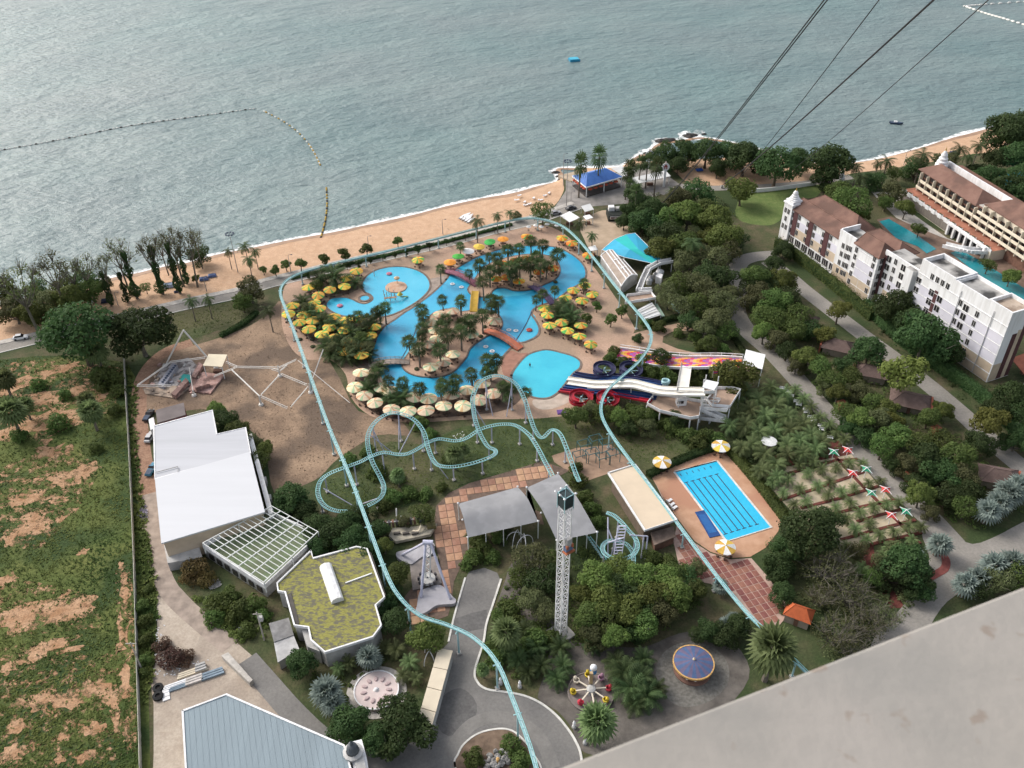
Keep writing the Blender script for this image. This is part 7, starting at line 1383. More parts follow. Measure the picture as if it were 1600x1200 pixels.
def spiral(name, label, cx, cy, r_px, zt, mat, tail, cnt=1.35):
    c = S4(cx, cy, 2.4); R = r_px/4.444*mpp(860+cx/4.444, 500+cy/4.444); root = thing(name, label, 'water slide', (c.x, c.y, 0))
    P = [Vector((c.x+R*math.cos(t), c.y+R*math.sin(t), 1.6+zt*k/40)) for k in range(41) for t in (k/40*cnt*6.283+2.2,)]
    mb = MB(); trough(mb, P, 1.2, 0.55); mb.build('spiral_flume', mat, root)
    for k in range(5):
        a = k*1.2566; MB().bar((c.x, c.y, 1.5+zt*0.4), (c.x+R*math.cos(a), c.y+R*math.sin(a), 1.5+zt*0.4), 0.16).build('support_arm', mTealL, root)
    MB().tube([(c.x, c.y, 0), (c.x, c.y, 2.4+zt*0.4)], 0.22, 8).build('column', mTealL, root)
    if tail:
        mb = MB(); trough(mb, crom([S4(*q) for q in tail], 6), 1.1, 0.45); mb.build('straight_flume', mat, root)
spiral('red_spiral_slide', 'red spiral water slide nearest the landing pool', 213, 545, 66, 1.8, mRed, [(60, 490, 0.5), (130, 500, 0.9), (200, 505, 1.4), (300, 515, 2.0)])
spiral('red_spiral_slide', 'red spiral water slide nearer the slide tower', 400, 556, 62, 2.2, mRed, [(330, 520, 2.2), (450, 520, 2.9), (580, 545, 3.7), (700, 568, 4.6)])
spiral('navy_spiral_slide', 'dark blue spiral water slide nearest the landing pool', 375, 346, 62, 1.8, mNavy, [(165, 372, 0.5), (260, 395, 1.0), (340, 398, 1.6), (430, 392, 2.0)])
spiral('navy_spiral_slide', 'dark blue spiral water slide behind the monorail', 560, 352, 64, 2.2, mNavy, [(440, 385, 2.0), (560, 400, 2.8), (680, 420, 3.8), (770, 438, 4.8)])
cl = S4(800, 435, 5.2); cs = thing('slide_sculpture', 'pale blue coiled sculpture at the head of the blue lanes', 'sculpture', (cl.x, cl.y, 4.6)); MB().tube([(1.0*math.cos(t*0.9), 0.7*math.sin(t*0.9), 0.2+0.07*t) for t in range(18)], 0.35, 8).build('coil', mTealL, cs, local=True, smooth=True); MB().box((0, 0, -2.3), (1.4, 1.4, 4.6)).build('plinth', mWall, cs, local=True)
# rainbow slide
rb = thing('rainbow_slide', 'wide rainbow zigzag slide running down from the white canopy', 'water slide', tuple(S4(900, 270, 0)))
top0, top1, bot0, bot1 = S4(1330, 280, 6.0), S4(1310, 350, 6.0), S4(480, 205, 0.5), S4(450, 280, 0.5)
rc_ = [M('rainbow_%s' % n_, c_, 0.5, var=0.05) for n_, c_ in (('red', (0.50, 0.03, 0.05)), ('orange', (0.60, 0.20, 0.03)), ('yellow', (0.62, 0.42, 0.05)), ('pink', (0.60, 0.25, 0.20)), ('magenta', (0.42, 0.05, 0.20)), ('violet', (0.22, 0.09, 0.33)))]
NX, NL = 40, 10; mb = MB()
def rpt(s, t):
    p = top0.lerp(bot0, s).lerp(top1.lerp(bot1, s), t); p.z = 6.0*(1-s)**1.5+0.5+0.3*math.sin(s*9); return p
for i in range(NX):
    for j in range(NL):
        zz = abs((j % 5)-2.5); s0, s1 = i/NX, (i+1)/NX; mb.add([rpt(s0, j/NL), rpt(s1, j/NL), rpt(s1, (j+1)/NL), rpt(s0, (j+1)/NL)], [(0, 3, 2, 1)], int((i+zz*1.2)) % 6)
mb.build('slide_sheet', rc_, rb)
for t, nm in ((-0.06, 'side_wall'), (1.04, 'side_wall')):
    mb = MB(); [mb.bar(rpt(i/20, t)+Vector((0, 0, .2)), rpt((i+1)/20, t)+Vector((0, 0, .2)), 0.3, 0.8) for i in range(20)]; mb.build(nm, mWall, rb)
for i in range(12):
    p = rpt(i/12, -0.14); MB().box((p.x, p.y, p.z/2+0.4), (0.15, 0.15, p.z+1.6)).build('rail_post', mWall, rb)
mb = MB(); [mb.bar(rpt(i/20, -0.14)+Vector((0, 0, 1.1)), rpt((i+1)/20, -0.14)+Vector((0, 0, 1.1)), 0.12, 0.16) for i in range(20)]; mb.build('handrail', mWall, rb)
MB().prism([S4(x, y, 6).to_2d() for x, y in ((1310, 265), (1400, 275), (1380, 350), (1300, 345))], 5.6, 5.9, bottom=True).build('start_deck', mDk, rb)
# --- vaulted building, sail and walkways
V6 = lambda x, y, z: G(900+x/6.667, 340+y/6.667, z)
va = thing('vaulted_hall', 'barrel-vaulted timber roof hall with white ribs beside the monorail', 'building', tuple(V6(430, 520, 0)))
A1, B1, C1, D1 = V6(255, 405, 3.0), V6(470, 720, 3.0), V6(640, 605, 3.0), V6(440, 380, 3.0)
def vpt(s, t, lift=0.0):
    p = A1.lerp(B1, s).lerp(D1.lerp(C1, s), t); p.z = 3.0+2.0*math.sin(math.pi*t)**0.9+lift; return p
mVault = M('vault_boards', (0.30, 0.24, 0.195), 0.9, scale=0.4, col2=(0.40, 0.33, 0.275), bump=0.2, bscale=3)
mb = MB(); NT = 12
for i in range(6):
    for j in range(NT): mb.add([vpt(i/6, j/NT), vpt((i+1)/6, j/NT), vpt((i+1)/6, (j+1)/NT), vpt(i/6, (j+1)/NT)], [(0, 1, 2, 3)])
mb.build('vault_roof', mVault, va)
for t in (0.02, 0.30, 0.48, 0.66, 0.98): MB().bar(vpt(0, t, .1), vpt(1, t, .1), 0.35, 0.25).build('long_rib', mWall, va)
for s in (0.0, 1.0):
    mb = MB(); [mb.bar(vpt(s, j/NT, .08), vpt(s, (j+1)/NT, .08), 0.3, 0.3) for j in range(NT)]; mb.build('end_arch', mWall, va)
    mb = MB(); vs = [vpt(s, j/NT, -.1) for j in range(NT+1)]+[vpt(s, 1, -3), vpt(s, 0, -3)]; mb.add(vs, [tuple(range(NT+3))]).build('end_wall', mGreyW, va)
for k in range(5):
    for s in range(3): p = vpt(0.2+0.16*k, 0.4+0.06*s, .15); MB().box(p, (0.5, 0.5, 0.15), 0.6).build('skylight', mWall, va) if (k+s) % 2 else None
W = [p.to_2d() for p in (A1, B1, C1, D1)]; c = sum(W, Vector((0, 0)))/4; MB().prism([p.lerp(c, 0.03) for p in W], 0, 3.0).build('wall', mGreyW, va)
sa = thing('blue_sail_canopy', 'large bright blue and turquoise sail canopy beside the vaulted hall', 'canopy', tuple(V6(620, 330, 0)))
SP = [(270, 335, 4.0), (400, 225, 5.5), (520, 175, 5.5), (615, 160, 5.0), (885, 430, 4.5), (790, 475, 4.0), (500, 412, 4.2)]
sw = [V6(*q) for q in SP]; mSB, mST = M('blue_sail', (0.04, 0.37, 0.55), 0.6, var=0.06, scale=0.3), M('turquoise_sail', (0.025, 0.44, 0.42), 0.6, var=0.06, scale=0.3)
MB().add([sw[0], sw[1], V6(560, 330, 6.2), sw[6]], [(0, 3, 2, 1)]).add([sw[6], sw[5], V6(560, 330, 6.2)], [(0, 1, 2)]).build('blue_panel', mSB, sa)
MB().add([sw[1], sw[2], V6(650, 330, 6.2), V6(840, 452, 4.8), sw[5], V6(560, 330, 6.2)], [(0, 5, 2, 1), (5, 4, 3, 2)]).build('turquoise_panel', mST, sa)
MB().add([sw[2], sw[3], sw[4], V6(840, 452, 4.8), V6(650, 330, 6.2)], [(0, 4, 1), (4, 3, 2), (4, 2, 1)]).build('blue_panel', mSB, sa)
for p in sw: MB().tube([(p.x, p.y, 0), p], 0.14, 6).build('mast', mSteel, sa)
mb = MB(); [mb.bar(sw[i], sw[(i+1) % 7], 0.15, 0.12) for i in range(7)]; mb.build('edge_cable', mWall, sa)
wk = thing('white_walkway', 'white railed raised walkway bending round the plant yard', 'walkway', tuple(V6(780, 640, 0)))
P = [V6(*q) for q in ((790, 770, 3.0), (650, 775, 3.0), (700, 650, 3.4), (750, 545, 3.6), (860, 485, 3.8), (1000, 460, 4.0))]
mb = MB(); [mb.bar(P[i], P[i+1], 1.6, 0.25) for i in range(5)]; mb.build('deck', mGreyW, wk)
for sg in (-0.85, 0.85):
    for i in range(5):
        d = (P[i+1]-P[i]).normalized(); n = Vector((-d.y, d.x, 0))*sg; MB().bar(P[i]+n+Vector((0, 0, .6)), P[i+1]+n+Vector((0, 0, .6)), 0.22, 1.0).build('rail', mWall, wk)
for p in P: MB().box((p.x, p.y, 1.5), (0.3, 0.3, 3.0)).build('post', mWall, wk)
sh_ = thing('plant_shed', 'cluttered plant yard with white tanks inside the walkway', 'shed', tuple(V6(790, 650, 0)))
for k, (x, y, s) in enumerate(((740, 640, 1.4), (780, 660, 1.1), (760, 690, 1.2), (820, 630, 1.0), (870, 600, 1.8), (840, 650, 0.9))): p = V6(x, y, 0); MB().lathe((p.x, p.y, 0), [(s*0.8, 0), (s*0.8, 1.6), (s*0.4, 2.1), (0.05, 2.2)], 10).build('tank', mGreyW if k % 2 else mWall, sh_)
MB().prism([V6(x, y, 2.6).to_2d() for x, y in ((830, 610), (850, 575), (905, 590), (890, 635))], 0, 2.6).build('hut', mWall, sh_)
tr_ = thing('roof_terrace', 'tan roof terrace with white parapets under the monorail', 'terrace', tuple(V6(660, 830, 0))); deckp('terrace_floor', [(510, 900), (530, 820), (780, 790), (830, 850)], 3.2, True, tr_, V6)
ls = thing('ribbed_shelter', 'low grey ribbed roof shelter below the tan terrace', 'shelter', tuple(V6(760, 970, 0)))
Q = [V6(*q) for q in ((640, 960, 2.6), (790, 880, 2.6), (885, 1010, 2.6), (720, 1065, 2.6))]; MB().prism([p.to_2d() for p in Q], 2.4, 2.6, bottom=True).build('roof', mShed, ls)
for k in range(5): t = 0.1+0.2*k; MB().bar(Q[0].lerp(Q[3], t)+Vector((0, 0, .08)), Q[1].lerp(Q[2], t)+Vector((0, 0, .08)), 0.35, 0.15).build('roof_rib', mGreyW if k % 2 else mWall, ls)
for p in Q: MB().box((p.x, p.y, 1.2), (0.2, 0.2, 2.4)).build('post', mSteel, ls)
for a, b in (((940, 840), (1060, 960)), ((830, 900), (910, 1030)), ((1010, 930), (1085, 990))): MB().bar(V6(*a, 1.2), V6(*b, 0.6), 1.0, 0.3).build('green_channel', M('pale_green_flume', (0.33, 0.45, 0.36), 0.6), ls)
# --- pool bridges
def bridge(label, a, b, wd, mat, rise=1.2, z=0.35, railm=None):
    A1, B1 = G(*a, z), G(*b, z); root = thing('pool_bridge', label, 'bridge', (A1.x, A1.y, 0)); P = [A1.lerp(B1, k/8)+Vector((0, 0, rise*math.sin(math.pi*k/8))) for k in range(9)]; mb = MB(); [mb.bar(P[i], P[i+1], wd, 0.22) for i in range(8)]; mb.build('deck', mat, root)
    d = (B1-A1).normalized(); n = Vector((-d.y, d.x, 0))
    for sg in (-1, 1):
        o = n*(sg*(wd/2-0.08)); mb = MB(); [mb.bar(P[i]+o+Vector((0, 0, 0.9)), P[i+1]+o+Vector((0, 0, 0.9)), 0.1, 0.1) for i in range(8)]; [mb.bar(P[i]+o+Vector((0, 0, 0.5)), P[i+1]+o+Vector((0, 0, 0.5)), 0.08, 0.08) for i in range(8)]; r_ = mb.build('railing', railm or mat, root)
        for i in range(9): MB().box(P[i]+o+Vector((0, 0, .45)), (0.1, 0.1, 0.9)).build('baluster', railm or mat, r_)
bridge('pink-purple arched footbridge on the north-west of the pool', (694, 423), (746, 446), 2.6, M('mauve_bridge', (0.22, 0.085, 0.12), 0.8, var=0.15), railm=M('pink_rail', (0.40, 0.17, 0.20), 0.7))
bridge('yellow footbridge between the two pool islands', (743, 455), (740, 487), 2.6, M('ochre_bridge', (0.46, 0.29, 0.045), 0.8, var=0.12), 0.7, railm=M('ochre_rail', (0.40, 0.30, 0.16), 0.7))
bridge('dark purple footbridge on the east of the pool', (829, 447), (864, 475), 2.4, M('plum_bridge', (0.08, 0.055, 0.11), 0.8, var=0.15), railm=M('plum_rail', (0.14, 0.10, 0.17), 0.7))
bridge('orange-red arched footbridge over the lower channel', (758, 516), (813, 545), 2.8, M('coral_bridge', (0.46, 0.15, 0.085), 0.8, var=0.12), railm=M('coral_rail', (0.42, 0.22, 0.17), 0.7))
bridge('grey stone footbridge at the west end of the channel', (581, 570), (640, 566), 2.6, mPath, 0.8, railm=M('stone_rail', (0.30, 0.28, 0.26), 0.8))
# ------------------------------------------------------------------ ruined building and white rigging at the left
L4 = lambda x, y, z=0.0: G(200+x/4.444, 500+y/4.444, z)
mRubP, mRubT = M('pink_rubble', (0.42, 0.24, 0.20), 0.95, scale=0.6, col2=(0.56, 0.38, 0.33), bump=0.6, bscale=3, col3=(0.22, 0.14, 0.12), scale3=0.35), M('tan_rubble', (0.40, 0.30, 0.22), 0.95, scale=0.6, col2=(0.55, 0.44, 0.34), bump=0.6, bscale=3, col3=(0.20, 0.16, 0.13), scale3=0.4)
ru = thing('ruined_building', 'half-demolished building with pink and tan slabs and teal sheet', 'ruin', tuple(L4(380, 400)))
def blk(name, L, z0, z1, mat, parent=ru): return MB().prism([L4(x, y, z1).to_2d() for x, y in L], z0, z1).build(name, mat, parent)
blk('pink_slab', [(450, 400), (520, 360), (670, 380), (570, 510), (420, 490)], 0, 0.5, mRubP); blk('tan_slab', [(100, 470), (330, 455), (440, 470), (320, 540), (120, 510)], 0, 0.4, mRubT)
blk('grey_slab', [(170, 440), (250, 310), (420, 260), (500, 330), (430, 450), (260, 460)], 0, 0.35, M('rubble_grey', (0.34, 0.31, 0.29), 0.95, scale=0.8, col2=(0.52, 0.48, 0.45), col3=(0.16, 0.14, 0.13), scale3=0.5, bump=0.5, bscale=3))
blk('counter_block', [(205, 445), (310, 300), (345, 315), (245, 460)], 0.3, 1.6, M('ruin_grey', (0.30, 0.30, 0.33), 0.8, var=0.2, scale=1)); blk('teal_sheet', [(355, 400), (385, 375), (430, 380), (435, 430), (375, 440)], 0.3, 0.75, M('teal_sheet', (0.03, 0.30, 0.27), 0.6, var=0.1, scale=1))
for i, L in enumerate(([(440, 390), (490, 290), (520, 310), (470, 400)], [(300, 510), (400, 400), (420, 420), (330, 525)], [(460, 450), (560, 420), (565, 440), (470, 470)])): blk('broken_wall', L, 0.2, 1.3+0.3*i, mRubP)
r = random.Random(4)
for k in range(26):
    p = L4(r.uniform(150, 640), r.uniform(300, 510), 0.6); MB().box(p, (r.uniform(.4, 1.3), r.uniform(.3, .9), r.uniform(.2, .6)), r.uniform(0, 3)).build('rubble_block', r.choice([mRubP, mRubT, mGreyW, mWall, MATS['ruin_grey']]), ru)
for k in range(9): p = L4(240+11*k, 430-14*k, 1.7); MB().box(p, (0.5, 0.5, 0.4), 0.9).build('counter_slot', mLine, ru)
rig = thing('white_rigging', 'white steel mast and truss rigging spread over the dirt field', 'rigging', tuple(L4(385, 300))); mRig = M('rig_white', (0.68, 0.65, 0.60), 0.7, var=0.08, scale=1)
def strut(a, b, rr, nm='strut'): MB().tube([L4(*a), L4(*b)], rr, 6).build(nm, mRig, rig)
strut((385, 70, 13.0), (258, 320, 0.3), 0.26, 'mast_leg'); strut((385, 70, 13.0), (612, 330, 0.3), 0.26, 'mast_leg')
def truss(a, b):
    A1, B1 = L4(*a), L4(*b); MB().bar(A1+Vector((0, 0, .2)), B1+Vector((0, 0, .2)), 0.14).bar(A1-Vector((0.25, 0, .3)), B1-Vector((0.25, 0, .3)), 0.14).build('truss', mRig, rig)
for a, b in (((65, 455, 2.5), (300, 290, 3)), ((300, 290, 3), (540, 260, 4)), ((680, 290, 4), (760, 325, 4)), ((760, 325, 4), (600, 390, 3)), ((65, 455, 2.5), (300, 455, 2.5)), ((760, 325, 4), (1050, 330, 4)), ((1000, 338, 4), (1050, 352, 4)), ((1050, 330, 4), (1170, 275, 4)), ((1060, 350, 4), (1110, 310, 4)), ((1065, 375, 3), (1245, 450, 3)), ((1050, 385, 3), (925, 520, 3)), ((925, 530, 3), (1110, 610, 2)), ((1135, 600, 2), (1250, 465, 3))): truss(a, b)
strut((720, 345, 4), (915, 530, 3), 0.2); strut((1355, 205, 6), (1285, 400, 0.5), 0.16); strut((1180, 280, 4), (1540, 575, 0.3), 0.10); strut((425, 330, 3), (455, 520, 0.5), 0.10)
for x, y, h in ((1055, 390, 3.8), (925, 590, 3.2), (1268, 505, 3.2), (460, 525, 1.6), (612, 335, 1.0), (255, 322, 1.0)):
    p = L4(x, y); MB().lathe((p.x, p.y, 0), [(0.75, 0), (0.6, 0.5), (0.3, 0.6), (0.25, h)], 8).build('mast_foot', mRig, rig)
# ------------------------------------------------------------------ star canopies in the palm garden
mStG, mStR = M('star_green', (0.03, 0.26, 0.14), 0.7, var=0.06), M('star_red', (0.55, 0.05, 0.045), 0.7, var=0.06)
stars = [(1303, 706, 'G'), (1325, 703, 'R'), (1333, 739, 'R'), (1354, 733, 'G'), (1362, 770, 'G'), (1384, 765, 'R'), (1393, 805, 'R'), (1416, 799, 'G')]
rows = ['first', 'first', 'second', 'second', 'third', 'third', 'fourth', 'fourth']
for (x, y, k), rw in zip(stars, rows):
    g = G(x, y, 3.0); root = thing('star_canopy', '%s star canopy with white cross bars, %s pair from the top' % ('green' if k == 'G' else 'red', rw), 'canopy', (g.x, g.y, 0), 0.55, 'star canopies'); R = 1.65
    mb = MB(); vs = [(0, 0, 3.5)]
    for i in range(8): a = i*math.pi/4; q = R if i % 2 == 0 else R*0.52; vs.append((q*math.cos(a), q*math.sin(a), 2.9 if i % 2 == 0 else 3.1))
    mb.add(vs, [(0, 1+i, 1+(i+1) % 8) for i in range(8)]).build('star_cloth', mStG if k == 'G' else mStR, root, local=True)
    for a in (0, math.pi/2): MB().bar((-R*1.1*math.cos(a), -R*1.1*math.sin(a), 2.92), (0, 0, 3.56), 0.12).bar((0, 0, 3.56), (R*1.1*math.cos(a), R*1.1*math.sin(a), 2.92), 0.12).build('cross_bar', mWall, root, local=True)
    MB().tube([(0, 0, 0), (0, 0, 3.5)], 0.07, 6).build('pole', mWall, root, local=True)
bl = [(90, 28), (127, 50), (143, 75), (178, 110), (192, 130), (237, 160), (242, 178), (265, 210), (287, 230), (330, 262), (338, 285), (388, 336)]
for i, (x, y) in enumerate(bl):
    g = G(1200+x/4, 600+y/4, 0.4); root = thing('white_bench', 'small white bench along the garden road'+ordl(i, len(bl)), 'bench', (g.x, g.y, 0), -0.25, 'white benches by the road')
    MB().box((0, 0, 0.42), (1.6, 0.5, 0.1)).build('seat', mWall, root, local=True); MB().box((0, 0.25, 0.7), (1.6, 0.08, 0.45)).build('backrest', mWall, root, local=True)
    for s in (-0.65, 0.65): MB().box((s, 0, 0.2), (0.1, 0.45, 0.4)).build('leg', mWall, root, local=True)
# ------------------------------------------------------------------ sea things
mFl, mFl2, mFl3 = M('float_white', (0.72, 0.70, 0.64), 0.6, var=0.1), M('float_dark', (0.07, 0.06, 0.05), 0.7), M('float_yellow', (0.42, 0.27, 0.04), 0.6)
def buoys(label, pts, mats, step=2.0, rr=0.42):
    P = crom([G(x, y, SEA+0.15) for x, y in pts], 6); root = thing('buoy_line', label, 'buoy line', (P[0].x, P[0].y, SEA)); MB().tube([p-Vector((0, 0, .1)) for p in P], 0.06, 4).build('rope', mFl2, root)
    D = 0; Q = []; 
    for i in range(len(P)-1):
        L = (P[i+1]-P[i]).length; k = max(1, int(L/step)); Q += [P[i].lerp(P[i+1], j/k) for j in range(k)]
    mb = MB()
    for i, q in enumerate(Q):
        d = (Q[min(i+1, len(Q)-1)]-Q[max(0, i-1)]).normalized(); mb.tube([q-d*step*0.34, q-d*step*0.2, q+d*step*0.2, q+d*step*0.34], [rr*.5, rr, rr, rr*.5], 6, m=i % len(mats))
    mb.build('floats', mats, root, kind='stuff')
buoys('long line of white and dark buoys across the left sea', [(-60, 247), (0, 235), (100, 217), (200, 197), (300, 183), (402, 169)], [mFl, mFl, mFl2], 1.6, 0.36)
buoys('curved line of yellowish buoys in the middle of the sea', [(413, 174), (440, 188), (465, 206), (486, 230), (502, 261)], [mFl, mFl3], 1.8, 0.4)
buoys('line of yellow and dark buoys running in to the beach', [(510, 294), (511, 318), (509, 340), (505, 358), (501, 372)], [mFl3, mFl3, mFl2], 1.8, 0.4)
buoys('white buoy line at the upper right corner, upper branch', [(1508, 10), (1540, 7), (1610, 2)], [mFl, mFl], 4, 0.7); buoys('white buoy line at the upper right corner, lower branch', [(1508, 10), (1540, 21), (1575, 31), (1620, 45)], [mFl, mFl], 4, 0.7)
g = G(897, 93, SEA+0.5); ra = thing('swim_raft', 'bright blue square raft floating far out on the sea', 'raft', (g.x, g.y, SEA), 0.2); MB().box((0, 0, 0.35), (5.6, 5.2, 0.9)).build('hull', M('raft_blue', (0.03, 0.26, 0.42), 0.5, var=0.1), ra, local=True); MB().box((0.2, 0.4, 0.95), (4.6, 4.0, 0.3)).build('deck', M('raft_deck', (0.05, 0.40, 0.55), 0.5, var=0.1), ra, local=True); MB().box((0, -2.55, 1.05), (5.6, 0.15, 0.5)).build('rail', MATS['raft_blue'], ra, local=True)
g = G(1400, 192.5, SEA+0.3); js = thing('motor_boat', 'small dark and white motorboat off the upper right beach', 'boat', (g.x, g.y, SEA), -0.3)
hull = MB(); hull.add([(-2.6, -0.8, 0), (-2.6, 0.8, 0), (1.2, 0.9, 0), (2.8, 0, 0.1), (1.2, -0.9, 0), (-2.7, -0.95, 0.7), (-2.7, 0.95, 0.7), (1.4, 1.05, 0.8), (3.3, 0, 0.95), (1.4, -1.05, 0.8)], [(0, 1, 6, 5), (1, 2, 7, 6), (2, 3, 8, 7), (3, 4, 9, 8), (4, 0, 5, 9), (5, 6, 7, 8, 9)]); hull.build('hull', mLine, js, local=True); MB().box((-0.3, 0, 1.0), (1.5, 1.0, 0.6)).build('cabin', mWall, js, local=True); MB().box((-2.8, 0, 0.6), (0.4, 0.4, 0.8)).build('outboard', mLine, js, local=True)
# ------------------------------------------------------------------ rope-ride cables from the tower to the park
mCab = M('cable_steel', (0.045, 0.042, 0.045), 0.6, var=0.1)
def ray(px, py, dist):
    d = (FWD*FPX+RGT*(px-800)+UPV*(600-py)).normalized(); return CAMP+d*dist
cab = [((1035, 317, 1.0), (1395, -140), 70, 0.075, 'leftmost thick double cable slanting from the park up to the right', 2), ((1146, 288, 1.0), (1480, -140), 70, 0.06, 'thin cable second from left slanting up over the sea', 1), ((1128, 290, 1.0), (1612, -140), 70, 0.115, 'thickest cable slanting across the upper right sea', 1), ((1236, 266, 1.0), (1700, -140), 70, 0.06, 'rightmost thin cable slanting across the upper right sea', 1)]
for a, b, dist, rr, lab, nn in cab:
    A1 = G(*a); B1 = ray(*b, dist); root = thing('cable', lab, 'cable', tuple(A1), 0, 'rope-ride cables')
    for k in range(nn):
        o = Vector((0.28*k, 0, 0)); P = [A1.lerp(B1, t/20)+o-Vector((0, 0, 1.2*math.sin(math.pi*t/20))) for t in range(21)]; MB().tube(P, [rr*(1.5-0.7*t/20) for t in range(21)], 5).build('strand', mCab, root)
    MB().box((A1.x, A1.y, 0.5), (1.0, 1.0, 1.0)).build('anchor_block', mFoot, root)
# ------------------------------------------------------------------ observation tower ledge in the foreground
ZL = CAM_H-1.5; e0, e1 = G(865, 1200, ZL), G(1600, 914, ZL); d = (e1-e0).normalized(); n = Vector((d.y, -d.x, 0))
if n.y > 0: n = -n
a, b = e0-d*4, e1+d*6; led = thing('tower_ledge', 'pale weathered concrete ledge of the viewing tower in the near corner', 'ledge', tuple(e0))
mLed = M('ledge_concrete', (0.275, 0.26, 0.235), 0.9, scale=0.8, fine=0.09, col2=(0.345, 0.31, 0.27), bump=0.04, bscale=28, lo=0.38, hi=0.62, detail=8, col3=(0.315, 0.29, 0.26), scale3=3.0)
t3 = mLed.node_tree; bs = [x for x in t3.nodes if x.type == 'BSDF_PRINCIPLED'][0]; src = bs.inputs['Base Color'].links[0].from_socket
vo = t3.nodes.new('ShaderNodeTexNoise'); vo.inputs['Scale'].default_value = 16.0; vo.inputs['Detail'].default_value = 3; tc3 = t3.nodes.new('ShaderNodeTexCoord'); t3.links.new(tc3.outputs['Object'], vo.inputs['Vector'])
rp3 = t3.nodes.new('ShaderNodeValToRGB'); rp3.color_ramp.elements[0].position = 0.64; rp3.color_ramp.elements[1].position = 0.72; t3.links.new(vo.outputs['Fac'], rp3.inputs['Fac'])
mx3 = t3.nodes.new('ShaderNodeMixRGB'); t3.links.new(rp3.outputs[0], mx3.inputs['Fac']); t3.links.new(src, mx3.inputs['Color1']); mx3.inputs['Color2'].default_value = (0.25, 0.21, 0.175, 1); t3.links.new(mx3.outputs[0], bs.inputs['Base Color'])
v_ = []; prof = [(0.0, -0.35), (0.0, -0.012), (0.003, -0.004), (0.010, 0.0), (4.5, 0.0), (4.5, -0.35)]
NS = 24
for i in range(NS+1):
    p = a.lerp(b, i/NS)
    for o, z in prof: v_.append(p+n*o+Vector((0, 0, z)))
m = len(prof); MB().add(v_, [(i*m+k, (i+1)*m+k, (i+1)*m+(k+1) % m, i*m+(k+1) % m) for i in range(NS) for k in range(m)]).build('slab', mLed, led)
# ------------------------------------------------------------------ fence, poles, lamps
mFen = M('fence_sheet', (0.44, 0.42, 0.36), 0.8, var=0.2, scale=0.4)
FP = crom(XY([(195, 562), (197, 600), (200, 650), (203, 700), (207, 780), (211, 870), (214, 960), (217, 1060), (220, 1150), (224, 1290)]), 4); fe = thing('boundary_fence', 'long pale sheet fence along the grass field', 'fence', (FP[0].x, FP[0].y, 0))
for i in range(len(FP)-1):
    L = (FP[i+1]-FP[i]); k = max(1, int(L.length/2.4))
    for j in range(k):
        p, q = FP[i].lerp(FP[i+1], j/k), FP[i].lerp(FP[i+1], (j+0.97)/k); MB().bar((p.x, p.y, 0.95), (q.x, q.y, 0.95), 0.10, 1.9+0.15*((i+j) % 2)).build('fence_panel', mFen, fe); MB().box((p.x, p.y, 1.0), (0.14, 0.14, 2.1)).build('fence_post', mGreyW, fe)
def mast(x, y, ytop, label, head='ring'):
    B1 = G(x, y); h = 1.0
    for _ in range(60):
        h += 0.4; v = Vector((B1.x, B1.y, h))-CAMP; py = 600-FPX*v.dot(UPV)/v.dot(FWD)
        if py <= ytop: break
    root = thing('lamp_mast' if head == 'ring' else 'lamp_post', label, 'street lamp', (B1.x, B1.y, 0), 0, 'lamps'); MB().tube([(0, 0, 0), (0, 0, h)], [0.16, 0.08], 6).build('pole', mPole, root, local=True)
    if head == 'ring':
        MB().lathe((0, 0, h), [(1.25, -0.08), (1.35, 0), (1.25, 0.08), (1.15, 0)], 14).build('ring', mLine, root, local=True)
        for k in range(8): MB().box((1.3*math.cos(k*.785), 1.3*math.sin(k*.785), h-0.1), (0.5, 0.5, 0.3), k*.785).build('floodlight', mLine, root, local=True)
        for k in range(4): MB().bar((0, 0, h), (1.2*math.cos(k*1.57), 1.2*math.sin(k*1.57), h), 0.07).build('spoke', mLine, root, local=True)
    else:
        MB().tube([(0, 0, h), (0.5, 0, h+0.3), (1.1, 0, h+0.3)], 0.05, 5).build('arm', mPole, root, local=True); MB().box((1.2, 0, h+0.27), (0.6, 0.25, 0.14)).build('lamp_head', mLine, root, local=True)
mast(372, 426, 366, 'tall floodlight mast with ring head on the western beach'); mast(885, 322, 252, 'tall floodlight mast with ring head by the blue restaurant')
for x, y, yt, lb in ((455, 427, 400, 'dark lamp post on the beach pavement left of the kids pool'), (576, 386, 371, 'dark lamp post on the sand right of the round tree'), (692, 366, 344, 'dark lamp post on the sand below the white boards'), (185, 478, 458, 'dark lamp post between the western beach trees'), (323, 455, 436, 'dark lamp post by the blue beach tents'), (880, 290, 241, 'thin tall lamp post at the restaurant sea terrace'), (1412, 258, 237, 'lamp post on the upper right beach'), (892, 315, 300, 'lamp post by the parked cars')): mast(x, y, yt, lb, 'arm')
g0 = G(222, 1047); po = thing('utility_pole', 'concrete utility pole with cross arm at the fence corner', 'pole', (g0.x, g0.y, 0)); MB().tube([(0, 0, 0), (0, 0, 9)], [0.2, 0.12], 6).build('pole', mConc, po, local=True); MB().box((0, 0, 8.6), (2.2, 0.14, 0.16)).build('cross_arm', mConc, po, local=True)
g0 = G(413, 1000); po = thing('utility_pole', 'utility pole with grey transformer beside the grey annex', 'pole', (g0.x, g0.y, 0)); MB().tube([(0, 0, 0), (0, 0, 9)], [0.2, 0.12], 6).build('pole', mConc, po, local=True); MB().box((0.5, 0, 7), (0.8, 0.7, 1.2)).build('transformer', mGreyW, po, local=True); MB().box((0, 0, 8.4), (1.8, 0.14, 0.16)).build('cross_arm', mConc, po, local=True)
